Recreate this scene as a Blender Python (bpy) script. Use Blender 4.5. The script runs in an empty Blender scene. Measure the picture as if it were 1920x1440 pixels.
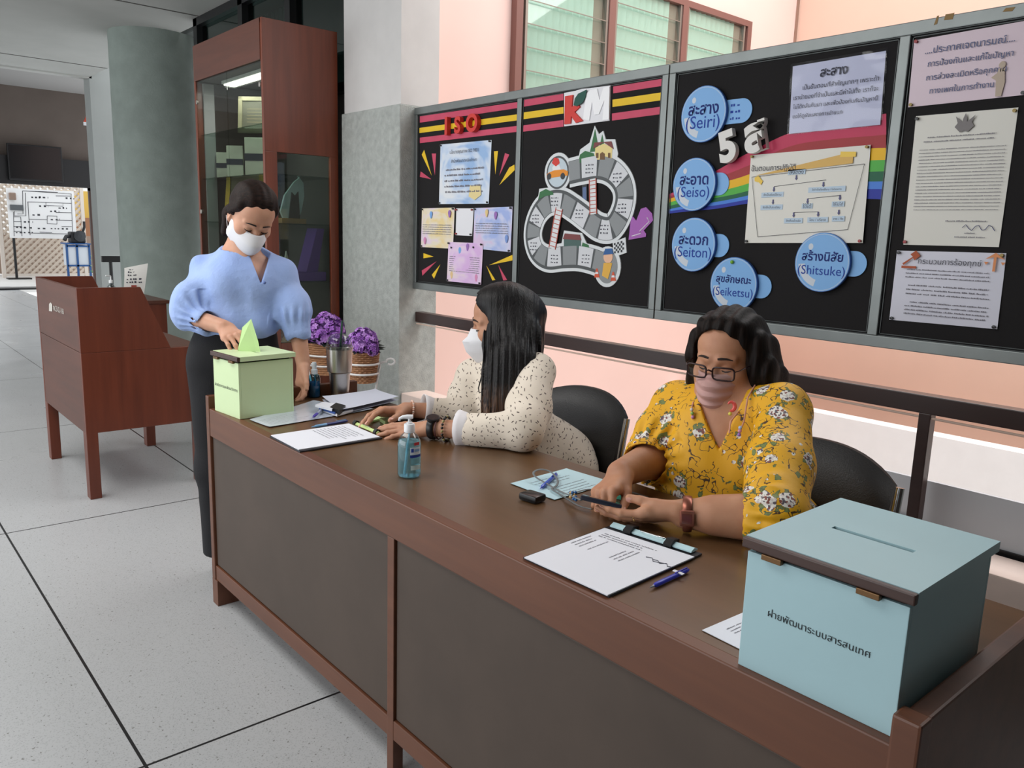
import bpy, bmesh, math, random
import numpy as np
from mathutils import Vector, Matrix

# ------------------------------------------------------------------ camera, world, exposure
SC = bpy.context.scene
COL = SC.collection
CAM = np.array([2.863, -1.01612, 1.4])
F = 1505.417
MV = np.array([[0.64848407, 0.76060167, 0.03087887],
               [-0.15891635, 0.09559736, 0.98265291],
               [-0.74445551, 0.64214192, -0.1828654]])
MV = np.array([MV[0] / np.linalg.norm(MV[0]), np.cross(MV[2], -MV[0]) * -1, MV[2]])
if MV[1][2] < 0: MV[1] = -MV[1]
cd = bpy.data.cameras.new('camera'); co = bpy.data.objects.new('camera', cd); COL.objects.link(co)
cd.sensor_fit = 'HORIZONTAL'; cd.sensor_width = 36.0; cd.lens = F * 36.0 / 1920.0
cd.clip_start = 0.05; cd.clip_end = 200
rx, ry, rz = MV[0], MV[1], -MV[2]
co.matrix_world = Matrix(((rx[0], ry[0], rz[0], CAM[0]), (rx[1], ry[1], rz[1], CAM[1]), (rx[2], ry[2], rz[2], CAM[2]), (0, 0, 0, 1)))
SC.camera = co
SC.view_settings.view_transform = 'Standard'; SC.view_settings.look = 'None'
SC.view_settings.gamma = 1.0; SC.view_settings.use_curve_mapping = False
SC.view_settings.exposure = 0.24
W = bpy.data.worlds.new('daylight'); SC.world = W; W.use_nodes = True
_bg = W.node_tree.nodes['Background']
_bg.inputs[0].default_value = (0.93, 0.97, 1.0, 1); _bg.inputs[1].default_value = 1.45

def area_light(name, loc, rot, sx, sy, power, color=(1, 1, 1)):
    l = bpy.data.lights.new(name, 'AREA'); l.shape = 'RECTANGLE'; l.size = sx; l.size_y = sy
    l.energy = power; l.color = color
    o = bpy.data.objects.new(name, l); COL.objects.link(o); o.location = loc; o.rotation_euler = rot
    return o
# daylight through the wide open side of the hall
area_light('hall_daylight', (-3.0, -6.0, 2.2), (math.radians(82), 0, 0), 11.0, 2.4, 150, (0.97, 0.98, 1.0))

# added overhead fill that brightens upward faces, no fixture behind it
area_light('overhead_fill', (-0.9, -1.3, 3.26), (0, 0, 0), 5.0, 1.2, 86, (1.0, 0.985, 0.96))
# sky light falling into the open courtyard beyond the rail
area_light('courtyard_skylight', (1.6, 4.6, 5.6), (math.radians(-28), 0, 0), 6.5, 3.2, 210, (1.0, 0.99, 0.98))

# ------------------------------------------------------------------ pixel -> place (1920 x 1440 frame)
def ray(px, py): return MV.T @ np.array([(px - 960) / F, (720 - py) / F, 1.0])
def PX(px, py, x): d = ray(px, py); return CAM + d * (x - CAM[0]) / d[0]
def PY(px, py, y): d = ray(px, py); return CAM + d * (y - CAM[1]) / d[1]
def PZ(px, py, z): d = ray(px, py); return CAM + d * (z - CAM[2]) / d[2]
def crop(x0, y0, s): return lambda x, y: (x0 + x * s, y0 + y * s)

# ------------------------------------------------------------------ materials
def lin(c):
    out = []
    for v in c[:3]:
        v = v / 255.0
        out.append(v / 12.92 if v <= 0.04045 else ((v + 0.055) / 1.055) ** 2.4)
    return (*out, 1.0)
MATS = {}
def _new(name):
    m = bpy.data.materials.new(name); m.use_nodes = True
    nt = m.node_tree; b = nt.nodes['Principled BSDF']
    return m, nt, b
def _mix(nt, fac, a, b, blend='MIX'):
    n = nt.nodes.new('ShaderNodeMix'); n.data_type = 'RGBA'; n.blend_type = blend
    for s, v in ((n.inputs[0], fac), (n.inputs[6], a), (n.inputs[7], b)):
        if isinstance(v, (tuple, list, float, int)): s.default_value = v
        else: nt.links.new(v, s)
    return n.outputs[2]
def _math(nt, op, a, b=None, c=None):
    n = nt.nodes.new('ShaderNodeMath'); n.operation = op
    for s, v in zip(n.inputs, (a, b, c)):
        if v is None: continue
        if isinstance(v, (float, int)): s.default_value = v
        else: nt.links.new(v, s)
    return n.outputs[0]
def _coords(nt, scale=(1, 1, 1), kind='Object', rot=(0, 0, 0)):
    t = nt.nodes.new('ShaderNodeTexCoord'); mp = nt.nodes.new('ShaderNodeMapping')
    mp.inputs['Scale'].default_value = scale; mp.inputs['Rotation'].default_value = rot
    nt.links.new(t.outputs[kind], mp.inputs['Vector']); return mp.outputs[0]
def _noise(nt, vec, scale, detail=3, rough=0.55):
    n = nt.nodes.new('ShaderNodeTexNoise'); n.inputs['Scale'].default_value = scale
    n.inputs['Detail'].default_value = detail; n.inputs['Roughness'].default_value = rough
    nt.links.new(vec, n.inputs['Vector']); return n.outputs[0]
def _ramp(nt, fac, stops):
    r = nt.nodes.new('ShaderNodeValToRGB'); e = r.color_ramp.elements
    while len(e) < len(stops): e.new(0.5)
    for q, (p, c) in zip(e, stops): q.position = p; q.color = c
    nt.links.new(fac, r.inputs[0]); return r.outputs[0]
def _bump(nt, b, h, strength, dist=0.01):
    n = nt.nodes.new('ShaderNodeBump'); n.inputs['Strength'].default_value = strength
    n.inputs['Distance'].default_value = dist
    nt.links.new(h, n.inputs['Height']); nt.links.new(n.outputs[0], b.inputs['Normal'])
def mat(name, c, rough=0.5, metal=0.0, var=0.0, vscale=8.0, bump=0.0, bscale=60.0, alpha=None, trans=0.0, ior=1.45, emit=0.0, coat=0.0, sheen=0.0, spec=None, sss=0.0):
    if name in MATS: return MATS[name]
    m, nt, b = _new(name); col = lin(c)
    b.inputs['Base Color'].default_value = col; b.inputs['Roughness'].default_value = rough
    b.inputs['Metallic'].default_value = metal; b.inputs['IOR'].default_value = ior
    b.inputs['Transmission Weight'].default_value = trans; b.inputs['Coat Weight'].default_value = coat
    b.inputs['Sheen Weight'].default_value = sheen
    if spec is not None: b.inputs['Specular IOR Level'].default_value = spec
    if sss:
        b.inputs['Subsurface Weight'].default_value = sss; b.inputs['Subsurface Radius'].default_value = (0.012, 0.005, 0.003)
        b.inputs['Subsurface Scale'].default_value = 1.0
    if alpha is not None: b.inputs['Alpha'].default_value = alpha
    if emit:
        b.inputs['Emission Color'].default_value = col; b.inputs['Emission Strength'].default_value = emit
    if var:
        v = _coords(nt); n = _noise(nt, v, vscale, 4)
        d = tuple(x * (1 - var) for x in col[:3]) + (1,); l = tuple(min(1, x * (1 + var)) for x in col[:3]) + (1,)
        nt.links.new(_ramp(nt, n, [(0.3, d), (0.7, l)]), b.inputs['Base Color'])
    if bump:
        v = _coords(nt); n = _noise(nt, v, bscale, 4); _bump(nt, b, n, bump)
    MATS[name] = m; return m
def wood(name, c1, c2, rough=0.35, axis='z', scale=1.0, coat=0.15):
    if name in MATS: return MATS[name]
    m, nt, b = _new(name)
    s = {'z': (9, 9, 0.6), 'x': (0.6, 9, 9), 'y': (9, 0.6, 9)}[axis]
    v = _coords(nt, tuple(q * scale for q in s)); n = _noise(nt, v, 2.2, 6, 0.6)
    v2 = _coords(nt); n2 = _noise(nt, v2, 2.5, 2)
    base = _ramp(nt, n, [(0.28, lin(c1)), (0.72, lin(c2))])
    col = _mix(nt, _math(nt, 'MULTIPLY', n2, 0.35), base, lin(tuple(q * 0.6 for q in c1)))
    nt.links.new(col, b.inputs['Base Color']); b.inputs['Roughness'].default_value = rough
    b.inputs['Coat Weight'].default_value = coat; b.inputs['Coat Roughness'].default_value = 0.2
    _bump(nt, b, n, 0.08, 0.003)
    MATS[name] = m; return m
def glass(name, tint=(255, 255, 255), alpha=0.12, rough=0.03):
    """thin window glass: mostly see-through with a sheen"""
    if name in MATS: return MATS[name]
    m, nt, b = _new(name); nt.nodes.remove(b)
    out = nt.nodes['Material Output']
    tr = nt.nodes.new('ShaderNodeBsdfTransparent'); tr.inputs[0].default_value = lin(tint)
    gl = nt.nodes.new('ShaderNodeBsdfGlossy'); gl.inputs['Roughness'].default_value = rough
    lw = nt.nodes.new('ShaderNodeLayerWeight'); lw.inputs[0].default_value = 0.5
    f = _math(nt, 'MULTIPLY_ADD', _math(nt, 'POWER', lw.outputs['Facing'], 4.0), 0.8, alpha * 0.5)
    mx = nt.nodes.new('ShaderNodeMixShader'); nt.links.new(f, mx.inputs[0]); nt.links.new(tr.outputs[0], mx.inputs[1]); nt.links.new(gl.outputs[0], mx.inputs[2])
    nt.links.new(mx.outputs[0], out.inputs[0]); MATS[name] = m; return m

# ------------------------------------------------------------------ mesh builder
class MB:
    def __init__(s): s.v = []; s.f = []; s.m = []
    def add(s, vs, fs, mi=0):
        o = len(s.v); s.v += [tuple(map(float, q)) for q in vs]
        s.f += [tuple(i + o for i in f) for f in fs]; s.m += [mi] * len(fs); return s
    def box(s, a, b, bev=0.0, mi=0, M=None):
        a = [min(p, q) for p, q in zip(a, b)], [max(p, q) for p, q in zip(a, b)]
        (x0, y0, z0), (x1, y1, z1) = a
        if bev <= 0:
            vs = [(x, y, z) for x in (x0, x1) for y in (y0, y1) for z in (z0, z1)]
            fs = [(0, 1, 3, 2), (4, 6, 7, 5), (0, 4, 5, 1), (2, 3, 7, 6), (0, 2, 6, 4), (1, 5, 7, 3)]
        else:
            bm = bmesh.new(); bmesh.ops.create_cube(bm, size=1)
            for v in bm.verts: v.co = Vector(((x0 + x1) / 2 + v.co.x * (x1 - x0), (y0 + y1) / 2 + v.co.y * (y1 - y0), (z0 + z1) / 2 + v.co.z * (z1 - z0)))
            bmesh.ops.bevel(bm, geom=bm.edges[:], offset=min(bev, .49 * min(x1 - x0, y1 - y0, z1 - z0)), segments=2, affect='EDGES', profile=0.6)
            bm.verts.index_update(); vs = [v.co[:] for v in bm.verts]; fs = [[v.index for v in f.verts] for f in bm.faces]; bm.free()
        if M is not None: vs = [(M @ Vector(v))[:] for v in vs]
        return s.add(vs, fs, mi)
    def prism(s, pts, ex, mi=0):
        """pts: planar 3-D polygon, ex: extrusion vector"""
        n = len(pts); ex = np.array(ex, float); P = [np.array(p, float) for p in pts]
        vs = P + [p + ex for p in P]
        fs = [tuple(range(n))[::-1], tuple(range(n, 2 * n))] + [(i, (i + 1) % n, n + (i + 1) % n, n + i) for i in range(n)]
        return s.add(vs, fs, mi)
    def lathe(s, prof, c=(0, 0, 0), n=32, mi=0, M=None):
        vs, fs = [], []; k = len(prof)
        for i in range(n):
            a = 2 * math.pi * i / n
            for r, z in prof: vs.append((c[0] + r * math.cos(a), c[1] + r * math.sin(a), c[2] + z))
        for i in range(n):
            j = (i + 1) % n
            for q in range(k - 1): fs.append((i * k + q, j * k + q, j * k + q + 1, i * k + q + 1))
        if prof[0][0] > 1e-5: fs.append(tuple(i * k for i in range(n))[::-1])
        if prof[-1][0] > 1e-5: fs.append(tuple(i * k + k - 1 for i in range(n)))
        if M is not None: vs = [(M @ Vector(v))[:] for v in vs]
        return s.add(vs, fs, mi)
    def tube(s, pts, r, n=8, mi=0, closed=False, flat=None, up=None):
        """sweep; r number or list; flat = second half-axis for a strap"""
        P = [np.array(p, float) for p in pts]; k = len(P); R = r if hasattr(r, '__len__') else [r] * k
        vs, fs = [], []; last = None
        for i in range(k):
            t = P[(i + 1) % k] - P[i - 1] if closed else P[min(i + 1, k - 1)] - P[max(i - 1, 0)]
            t = t / (np.linalg.norm(t) + 1e-12)
            if last is None:
                u = np.array(up if up is not None else ((0, 0, 1) if abs(t[2]) < .9 else (1, 0, 0)), float)
            else: u = last
            u = u - t * (u @ t); u /= np.linalg.norm(u) + 1e-12; last = u; w = np.cross(t, u)
            fl = R[i] if flat is None else flat
            for q in range(n):
                a = 2 * math.pi * q / n
                vs.append(P[i] + u * fl * math.cos(a) + w * R[i] * math.sin(a))
        for i in range(k if closed else k - 1):
            j = (i + 1) % k
            for q in range(n): fs.append((i * n + q, j * n + q, j * n + (q + 1) % n, i * n + (q + 1) % n))
        if not closed: fs += [tuple(range(n)), tuple(range((k - 1) * n, k * n))[::-1]]
        return s.add(vs, fs, mi)
    def ball(s, c, r, n=12, mi=0, M=None):
        r = r if hasattr(r, '__len__') else (r, r, r); vs, fs = [], []
        for i in range(n + 1):
            for j in range(2 * n):
                t = math.pi * i / n; p = math.pi * j / n
                v = Vector((r[0] * math.sin(t) * math.cos(p), r[1] * math.sin(t) * math.sin(p), r[2] * math.cos(t)))
                if M is not None: v = M @ v
                vs.append((c[0] + v[0], c[1] + v[1], c[2] + v[2]))
        for i in range(n):
            for j in range(2 * n): fs.append((i * 2 * n + j, (i + 1) * 2 * n + j, (i + 1) * 2 * n + (j + 1) % (2 * n), i * 2 * n + (j + 1) % (2 * n)))
        return s.add(vs, fs, mi)
    def build(s, name, mats, parent=None, smooth=False, weld=False):
        me = bpy.data.meshes.new(name); me.from_pydata(s.v, [], s.f)
        for m in (mats if isinstance(mats, (list, tuple)) else [mats]): me.materials.append(m)
        if any(s.m): me.polygons.foreach_set('material_index', s.m)
        if smooth:
            me.polygons.foreach_set('use_smooth', [True] * len(me.polygons))
        bm = bmesh.new(); bm.from_mesh(me)
        if weld: bmesh.ops.remove_doubles(bm, verts=bm.verts, dist=1e-5)
        bmesh.ops.recalc_face_normals(bm, faces=bm.faces)
        if smooth:
            for e in bm.edges:
                if len(e.link_faces) == 2 and e.calc_face_angle() > math.radians(40): e.smooth = False
        bm.to_mesh(me); bm.free()
        o = bpy.data.objects.new(name, me); COL.objects.link(o)
        if parent is not None: adopt(o, parent)
        return o
def adopt(o, p):
    o.parent = p; o.matrix_parent_inverse = Matrix.Identity(4)
    q = p
    while q.parent is not None: q = q.parent
    L = WORLD_OF.get(q.name)
    if L is not None: o.data.transform(L.inverted())
WORLD_OF = {}
def tag(o, label=None, cat=None, group=None, kind=None):
    for k, v in (('label', label), ('category', cat), ('group', group), ('kind', kind)):
        if v: o[k] = v
    return o
def thing(name, label, cat, loc=(0, 0, 0), rz=0.0, group=None):
    o = bpy.data.objects.new(name, None); COL.objects.link(o); o.empty_display_size = 0.05
    o.location = loc; o.rotation_euler = (0, 0, rz)
    WORLD_OF[o.name] = Matrix.Translation(loc) @ Matrix.Rotation(rz, 4, 'Z')
    return tag(o, label, cat, group)
def struct(o): o['kind'] = 'structure'; return o

# text as mesh (uses Blender's built-in font)
def text_mesh(body, extrude=0.0, bold=0.0, res=3):
    cu = bpy.data.curves.new('t', 'FONT'); cu.body = body; cu.size = 1.0; cu.resolution_u = res; cu.extrude = extrude
    cu.offset = bold; cu.align_x = 'LEFT'; cu.space_line = 1.0
    o = bpy.data.objects.new('t', cu); COL.objects.link(o)
    dg = bpy.context.evaluated_depsgraph_get(); me = bpy.data.meshes.new_from_object(o.evaluated_get(dg))
    vs = np.array([v.co[:] for v in me.vertices]) if len(me.vertices) else np.zeros((0, 3)); fs = [tuple(p.vertices) for p in me.polygons]
    bpy.data.objects.remove(o); bpy.data.curves.remove(cu); bpy.data.meshes.remove(me)
    return vs, fs
def add_text(mb, body, at, ux, uy, width=None, height=None, mi=0, extrude=0.0, bold=0.0, align='c', res=3):
    """write body on the plane spanned by ux, uy; at = centre of the line of writing; width (or cap height) in metres"""
    vs, fs = text_mesh(body, 0.0, bold, res)
    if not len(vs): return
    lo, hi = vs.min(0), vs.max(0); s = width / (hi[0] - lo[0]) if width else height / 0.72
    ux = np.array(ux, float); uy = np.array(uy, float); n = np.cross(ux, uy)
    cx = (lo[0] + hi[0]) / 2 if align == 'c' else lo[0]; cy = 0.36
    if extrude:
        vs2, fs2 = text_mesh(body, extrude / s, bold, res); vs, fs = vs2, fs2
    W3 = [np.array(at) + ux * (v[0] - cx) * s + uy * (v[1] - cy) * s + n * v[2] * s for v in vs]
    mb.add(W3, fs, mi)
def scribble(mb, at, ux, uy, length, h, rnd, mi=0, fill=0.9, wmin=0.012, wmax=0.05):
    """a line of print too small to read: a row of little strokes"""
    ux = np.array(ux, float); uy = np.array(uy, float); x = 0.0; at = np.array(at, float)
    while x < length:
        w = min(rnd.uniform(wmin, wmax), length - x); a = at + ux * x
        k = max(1, int(w / (h * 0.9)))
        for i in range(k):
            p = a + ux * (w * i / k); q = p + ux * (w / k * 0.72); hh = h * rnd.uniform(0.55, 1.0)
            mb.add([p, q, q + uy * hh, p + uy * hh], [(0, 1, 2, 3)], mi)
        x += w + h * rnd.uniform(0.3, 1.0)
RND = random.Random(7)
X3, Y3, Z3 = np.array([1., 0, 0]), np.array([0, 1., 0]), np.array([0, 0, 1.])
# ================================================================== SETTING
M_floor = None
def floor_material():
    m, nt, b = _new('terrazzo slabs with dark joints'); v = _coords(nt)
    sp = nt.nodes.new('ShaderNodeSeparateXYZ'); nt.links.new(v, sp.inputs[0])
    def joint(ax, off, per, w):
        q = _math(nt, 'ADD', sp.outputs[ax], off + 100 * per); q = _math(nt, 'MODULO', q, per)
        q = _math(nt, 'SUBTRACT', q, per / 2); q = _math(nt, 'ABSOLUTE', q)
        return _math(nt, 'LESS_THAN', q, w)
    # joints at y = -0.49 + k, x = 0.83 - 2.05 k
    jy = joint(1, 0.49 + 0.5, 1.0, 0.0042); jx = joint(0, -0.83 + 1.025, 2.05, 0.0042)
    j = _math(nt, 'MAXIMUM', jx, jy)
    vo = nt.nodes.new('ShaderNodeTexVoronoi'); vo.inputs['Scale'].default_value = 170; nt.links.new(v, vo.inputs['Vector'])
    chip = _ramp(nt, vo.outputs['Distance'], [(0.0, lin((150, 152, 154))), (0.45, lin((182, 184, 186)))])
    spk = _noise(nt, v, 95, 2, 0.4)
    spot = _math(nt, 'GREATER_THAN', spk, 0.69)
    c1 = _mix(nt, spot, chip, lin((120, 120, 118)))
    big = _noise(nt, v, 0.8, 3); c2 = _mix(nt, _math(nt, 'MULTIPLY', big, 0.22), c1, lin((150, 150, 148)))
    col = _mix(nt, j, c2, lin((22, 22, 24)))
    nt.links.new(col, b.inputs['Base Color']); b.inputs['Roughness'].default_value = 0.33
    n2 = _noise(nt, v, 3, 3); nt.links.new(_math(nt, 'MULTIPLY_ADD', n2, 0.22, 0.2), b.inputs['Roughness'])
    return m
M_floor = floor_material()
M_ceil = mat('ceiling paint', (176, 176, 172), 0.9, var=0.05, vscale=2)
M_white = mat('white wall paint', (204, 202, 200), 0.8, var=0.04, vscale=5)
M_grey = mat('grey wall paint', (150, 154, 152), 0.8, var=0.05, vscale=2)
M_pink = mat('pink courtyard paint', (238, 204, 194), 0.9, var=0.03, vscale=1.2)
M_pinkd = mat('salmon courtyard paint', (222, 186, 167), 0.9, var=0.03, vscale=1.2)
M_dark = mat('dark brown wall', (92, 82, 76), 0.8, var=0.08, vscale=2)
M_concrete = mat('rough washed concrete', (166, 170, 166), 0.9, var=0.14, vscale=22, bump=0.5, bscale=120)
M_concrete2 = mat('column concrete', (128, 138, 132), 0.75, var=0.10, vscale=6, bump=0.15, bscale=60)
M_black = mat('black frame', (18, 18, 20), 0.45)
M_glassd = glass('window glass', (210, 225, 220), 0.10)

struct(MB().box((-17, -6, -0.1), (4.6, 2.0, 0)).build('floor', M_floor))
mb = MB(); mb.box((-9.45, -6, 3.3), (4.6, 1.98, 3.45))
struct(mb.build('ceiling', M_ceil))
struct(MB().box((-16.2, -6, 3.95), (-9.45, 4.2, 4.1)).build('ceiling_far', mat('far ceiling paint', (150, 148, 146), 0.9)))
struct(MB().box((-9.6, -6, 3.28), (-9.45, 2.0, 4.0)).build('trim_1', M_ceil))
# thin seams of the ceiling boards
mb = MB()
for x in (-5.1, -1.6, -8.6): mb.box((x, -6, 3.294), (x + .012, 1.98, 3.301))
struct(mb.build('trim_2', mat('ceiling seam', (105, 104, 100), 0.9)))
struct(MB().box((4.6, -6, 0), (4.75, 2.0, 3.45)).build('wall_right', mat('dark light blocking wall', (64, 58, 54), 0.85)))  # unseen end wall, coloured dark so little light bounces off it
struct(MB().box((2.3, -2.75, 0), (4.75, -2.6, 3.45)).build('wall_blocker_front', mat('dark light blocking wall', (64, 58, 54), 0.85)))  # added unseen wall, blocks light from behind the camera
# back wall behind the cabinet (below and beside the transom windows)
mb = MB(); mb.box((-5.33, 1.95, 0), (-2.24, 2.05, 2.35)); mb.box((-5.40, 1.95, 0), (-5.33, 2.05, 3.3))
struct(mb.build('wall_back', M_white))
struct(MB().box((2.76, 1.86, 0), (4.6, 2.05, 3.3)).build('wall_blocker_side', M_concrete))  # added unseen wall, keeps courtyard light off the right-hand end faces
# transom windows over the cabinet
def transom():
    w = thing('window_1', 'dark framed transom windows above the wooden display cabinet', 'window', (-3.7, 1.94, 2.35)); struct(w)
    mb = MB(); z0, z1 = 2.35, 3.3
    mb.box((-5.26, 1.88, z1 - .07), (-2.24, 1.98, z1)); mb.box((-5.26, 1.88, z0), (-2.24, 1.98, z0 + .06))
    for x in (-5.26, -4.2, -3.3, -2.32): mb.box((x, 1.88, z0), (x + .09, 1.98, z1))
    mb.build('window_frame', M_black, w)
    for a, b_ in ((-5.17, -4.2), (-4.11, -3.3), (-3.21, -2.32)):
        MB().box((a, 1.935, z0 + .06), (b_, 1.941, z1 - .07)).build('pane', glass('transom glass', (150, 170, 165), 0.16), w)
transom()
# room behind the transom: dark wall, pale louvred window seen through the glass
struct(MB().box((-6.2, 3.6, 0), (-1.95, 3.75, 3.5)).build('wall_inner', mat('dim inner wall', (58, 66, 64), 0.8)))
struct(MB().box((-6.2, 2.05, 3.3), (-1.95, 3.75, 3.42)).build('ceiling_blocker_inner', mat('inner light blocker', (80, 84, 82), 0.9)))  # added roof, keeps sky light off the inner wall
mb = MB()
for a, b_ in (((395, 66), (452, 30)), ((486, 12), (536, -18))):
    p, q = PY(*a, 2.3), PY(*b_, 2.3); p[2] = q[2] = max(p[2], q[2])
    mb.box((p[0], 2.29, p[2] - .015), (q[0], 2.31, p[2] + .015)); k = 7
    for i in range(k): x = p[0] + (q[0] - p[0]) * (i + .5) / k; mb.box((x - .014, 2.29, p[2] - .35), (x + .014, 2.31, p[2]))
o = mb.build('window_grille', mat('white grille paint', (205, 208, 205), 0.6)); tag(o, 'white barred grille seen through the transom glass above the cabinet', 'grille')
# pillar: rough concrete below, painted above, the notice boards end against its right face
struct(MB().box((-2.24, 1.78, 0), (-1.51, 2.071, 2.168), 0.008).build('pillar_base', M_concrete))
struct(MB().box((-2.215, 1.79, 2.168), (-1.515, 2.071, 3.3)).build('pillar_top', M_white))
# round column, grey pier behind it
mb = MB(); mb.lathe([(0.42, 0), (0.42, 3.3)], (-6.30, 1.83, 0), 48)
struct(mb.build('column', M_concrete2, smooth=True))
struct(MB().box((-9.75, 1.97, 0), (-9.45, 3.4, 3.95)).build('wall_pier', M_grey))
# far wall with the wide opening
mb = MB(); mb.box((-16.2, -6, 2.62), (-16.0, 3.9, 3.95)); mb.box((-16.2, -6, 0), (-16.0, -1.6, 2.62)); mb.box((-16.2, 4.15, 0), (-16, 4.4, 3.95))
mb.box((-16.2, 3.9, 2.8), (-16, 4.15, 3.95))
struct(mb.build('wall_far', M_dark))
struct(MB().box((-16.1, -1.6, 2.08), (-15.85, 3.62, 2.62)).build('trim_3', mat('black door head', (20, 19, 22), 0.5)))
struct(MB().box((-16.3, -1.6, 0.0), (-15.9, 3.3, 0.035)).build('trim_4', M_black))
struct(MB().box((-40, -14, -0.14), (-17, 14, -0.04)).build('ground_outside', mat('pale outdoor paving', (205, 203, 200), 0.5, var=.06, vscale=1)))
struct(MB().box((-34.2, -14, -0.1), (-34.0, 14, 3.2)).build('wall_outside', mat('pale outdoor wall', (226, 224, 222), 0.9)))
# courtyard beyond the rail
struct(MB().box((-2.0, 2.071, -1.2), (-1.75, 6.6, 6.2)).build('wall_courtyard_left', M_pink))
struct(MB().box((-2.0, 6.5, -1.2), (9, 6.7, 6.2)).build('wall_courtyard_back', M_pinkd))
struct(MB().box((-2, 2.0, -1.3), (9, 7, -1.2)).build('ground_courtyard', mat('courtyard paving', (200, 196, 190), 0.9, var=.05)))
struct(MB().box((-1.75, 4.9, -1.2), (9, 5.05, 0.085)).build('wall_courtyard_low', mat('whitewashed low wall', (236, 232, 230), 0.9, var=.02)))
struct(MB().box((-1.51, 1.80, 0), (2.76, 2.0, 0.36), 0.006).build('curb', mat('pink curb paint', (226, 206, 196), 0.8, var=.05)))
mb = MB(); mb.tube([(-1.75 + 0.3, 6.46, 0.02), (8.5, 6.46, 0.02)], 0.02)
struct(mb.build('trim_5', mat('conduit', (225, 205, 195), 0.6)))
# the seam between wall panels
struct(MB().box((-1.752, 6.47, -1.2), (-1.735, 6.5, 6)).build('trim_6', mat('wall joint', (150, 118, 102), 0.9)))

# louvre window on the courtyard's left wall
def louvre():
    xw = -1.75; g = lambda px, py: PX(px, py, xw)
    y0, y1 = g(966, 120)[1], g(1392, 75)[1]; m1, m2 = g(1137, 60)[1], g(1275, 40)[1]
    zt = g(1393, 52)[2]; zb = 1.6
    w = thing('window_2', 'brown framed louvre window on the pink courtyard wall', 'window', (xw, (y0 + y1) / 2, zb)); struct(w)
    mb = MB(); t = 0.05
    mb.box((xw, y0 - t, zb), (xw + .06, y0 + .01, zt)); mb.box((xw, y1 - .01, zb), (xw + .06, y1 + t, zt))
    mb.box((xw, y0 - t, zt), (xw + .06, y1 + t, zt + t)); mb.box((xw, y0 - t, zb - t), (xw + .08, y1 + t, zb))
    for m_ in (m1, m2): mb.box((xw, m_ - .035, zb), (xw + .06, m_ + .035, zt))
    mb.build('window_frame', mat('brown window paint', (128, 88, 80), 0.5), w)
    mb = MB(); ed = [y0, m1, m2, y1]
    for a, b_ in zip(ed[:-1], ed[1:]):
        z = zb + .01
        while z < zt - .05:
            mb.prism([(xw + .042, a + .06, z), (xw + .02, a + .06, z + .165), (xw + .025, a + .06, z + .165), (xw + .047, a + .06, z)], (0, b_ - a - .12, 0)); z += .158
    mb.build('louvre_glass', glass('louvre glass', (244, 250, 247), 0.12), w)
    mb = MB()
    for a, b_ in zip(ed[:-1], ed[1:]):
        for yy in (a + .04, b_ - .06): mb.box((xw + .004, yy, zb), (xw + .05, yy + .022, zt))
        z = zb + .17
        while z < zt: mb.box((xw + .045, a + .06, z - .004), (xw + .05, b_ - .06, z + .002)); z += .158
    mb.build('louvre_clips', mat('louvre metal', (150, 142, 134), 0.4, .6), w)
    mb = MB(); n = 90
    for a, b_ in zip(ed[:-1], ed[1:]):
        k = int((b_ - a) / .09)
        for i in range(k):
            ya, yb = a + .04 + (b_ - a - .22) * i / k, a + .04 + (b_ - a - .22) * (i + 1) / k
            mb.add([(xw + .004, ya, zb), (xw + .024, yb, zb), (xw + .024, yb, zt), (xw + .004, ya, zt)], [(0, 1, 2, 3)])
    mb.build('curtain', mat('pale green curtain strips', (205, 226, 216), 0.9), w)
    MB().box((xw - .002, y0, zb), (xw + .003, y1, zt)).build('recess_shade', mat('painted shade behind louvres', (165, 150, 140), 0.9), w)  # flat sheet on the wall, coloured as the shade behind the louvres
louvre()
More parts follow.
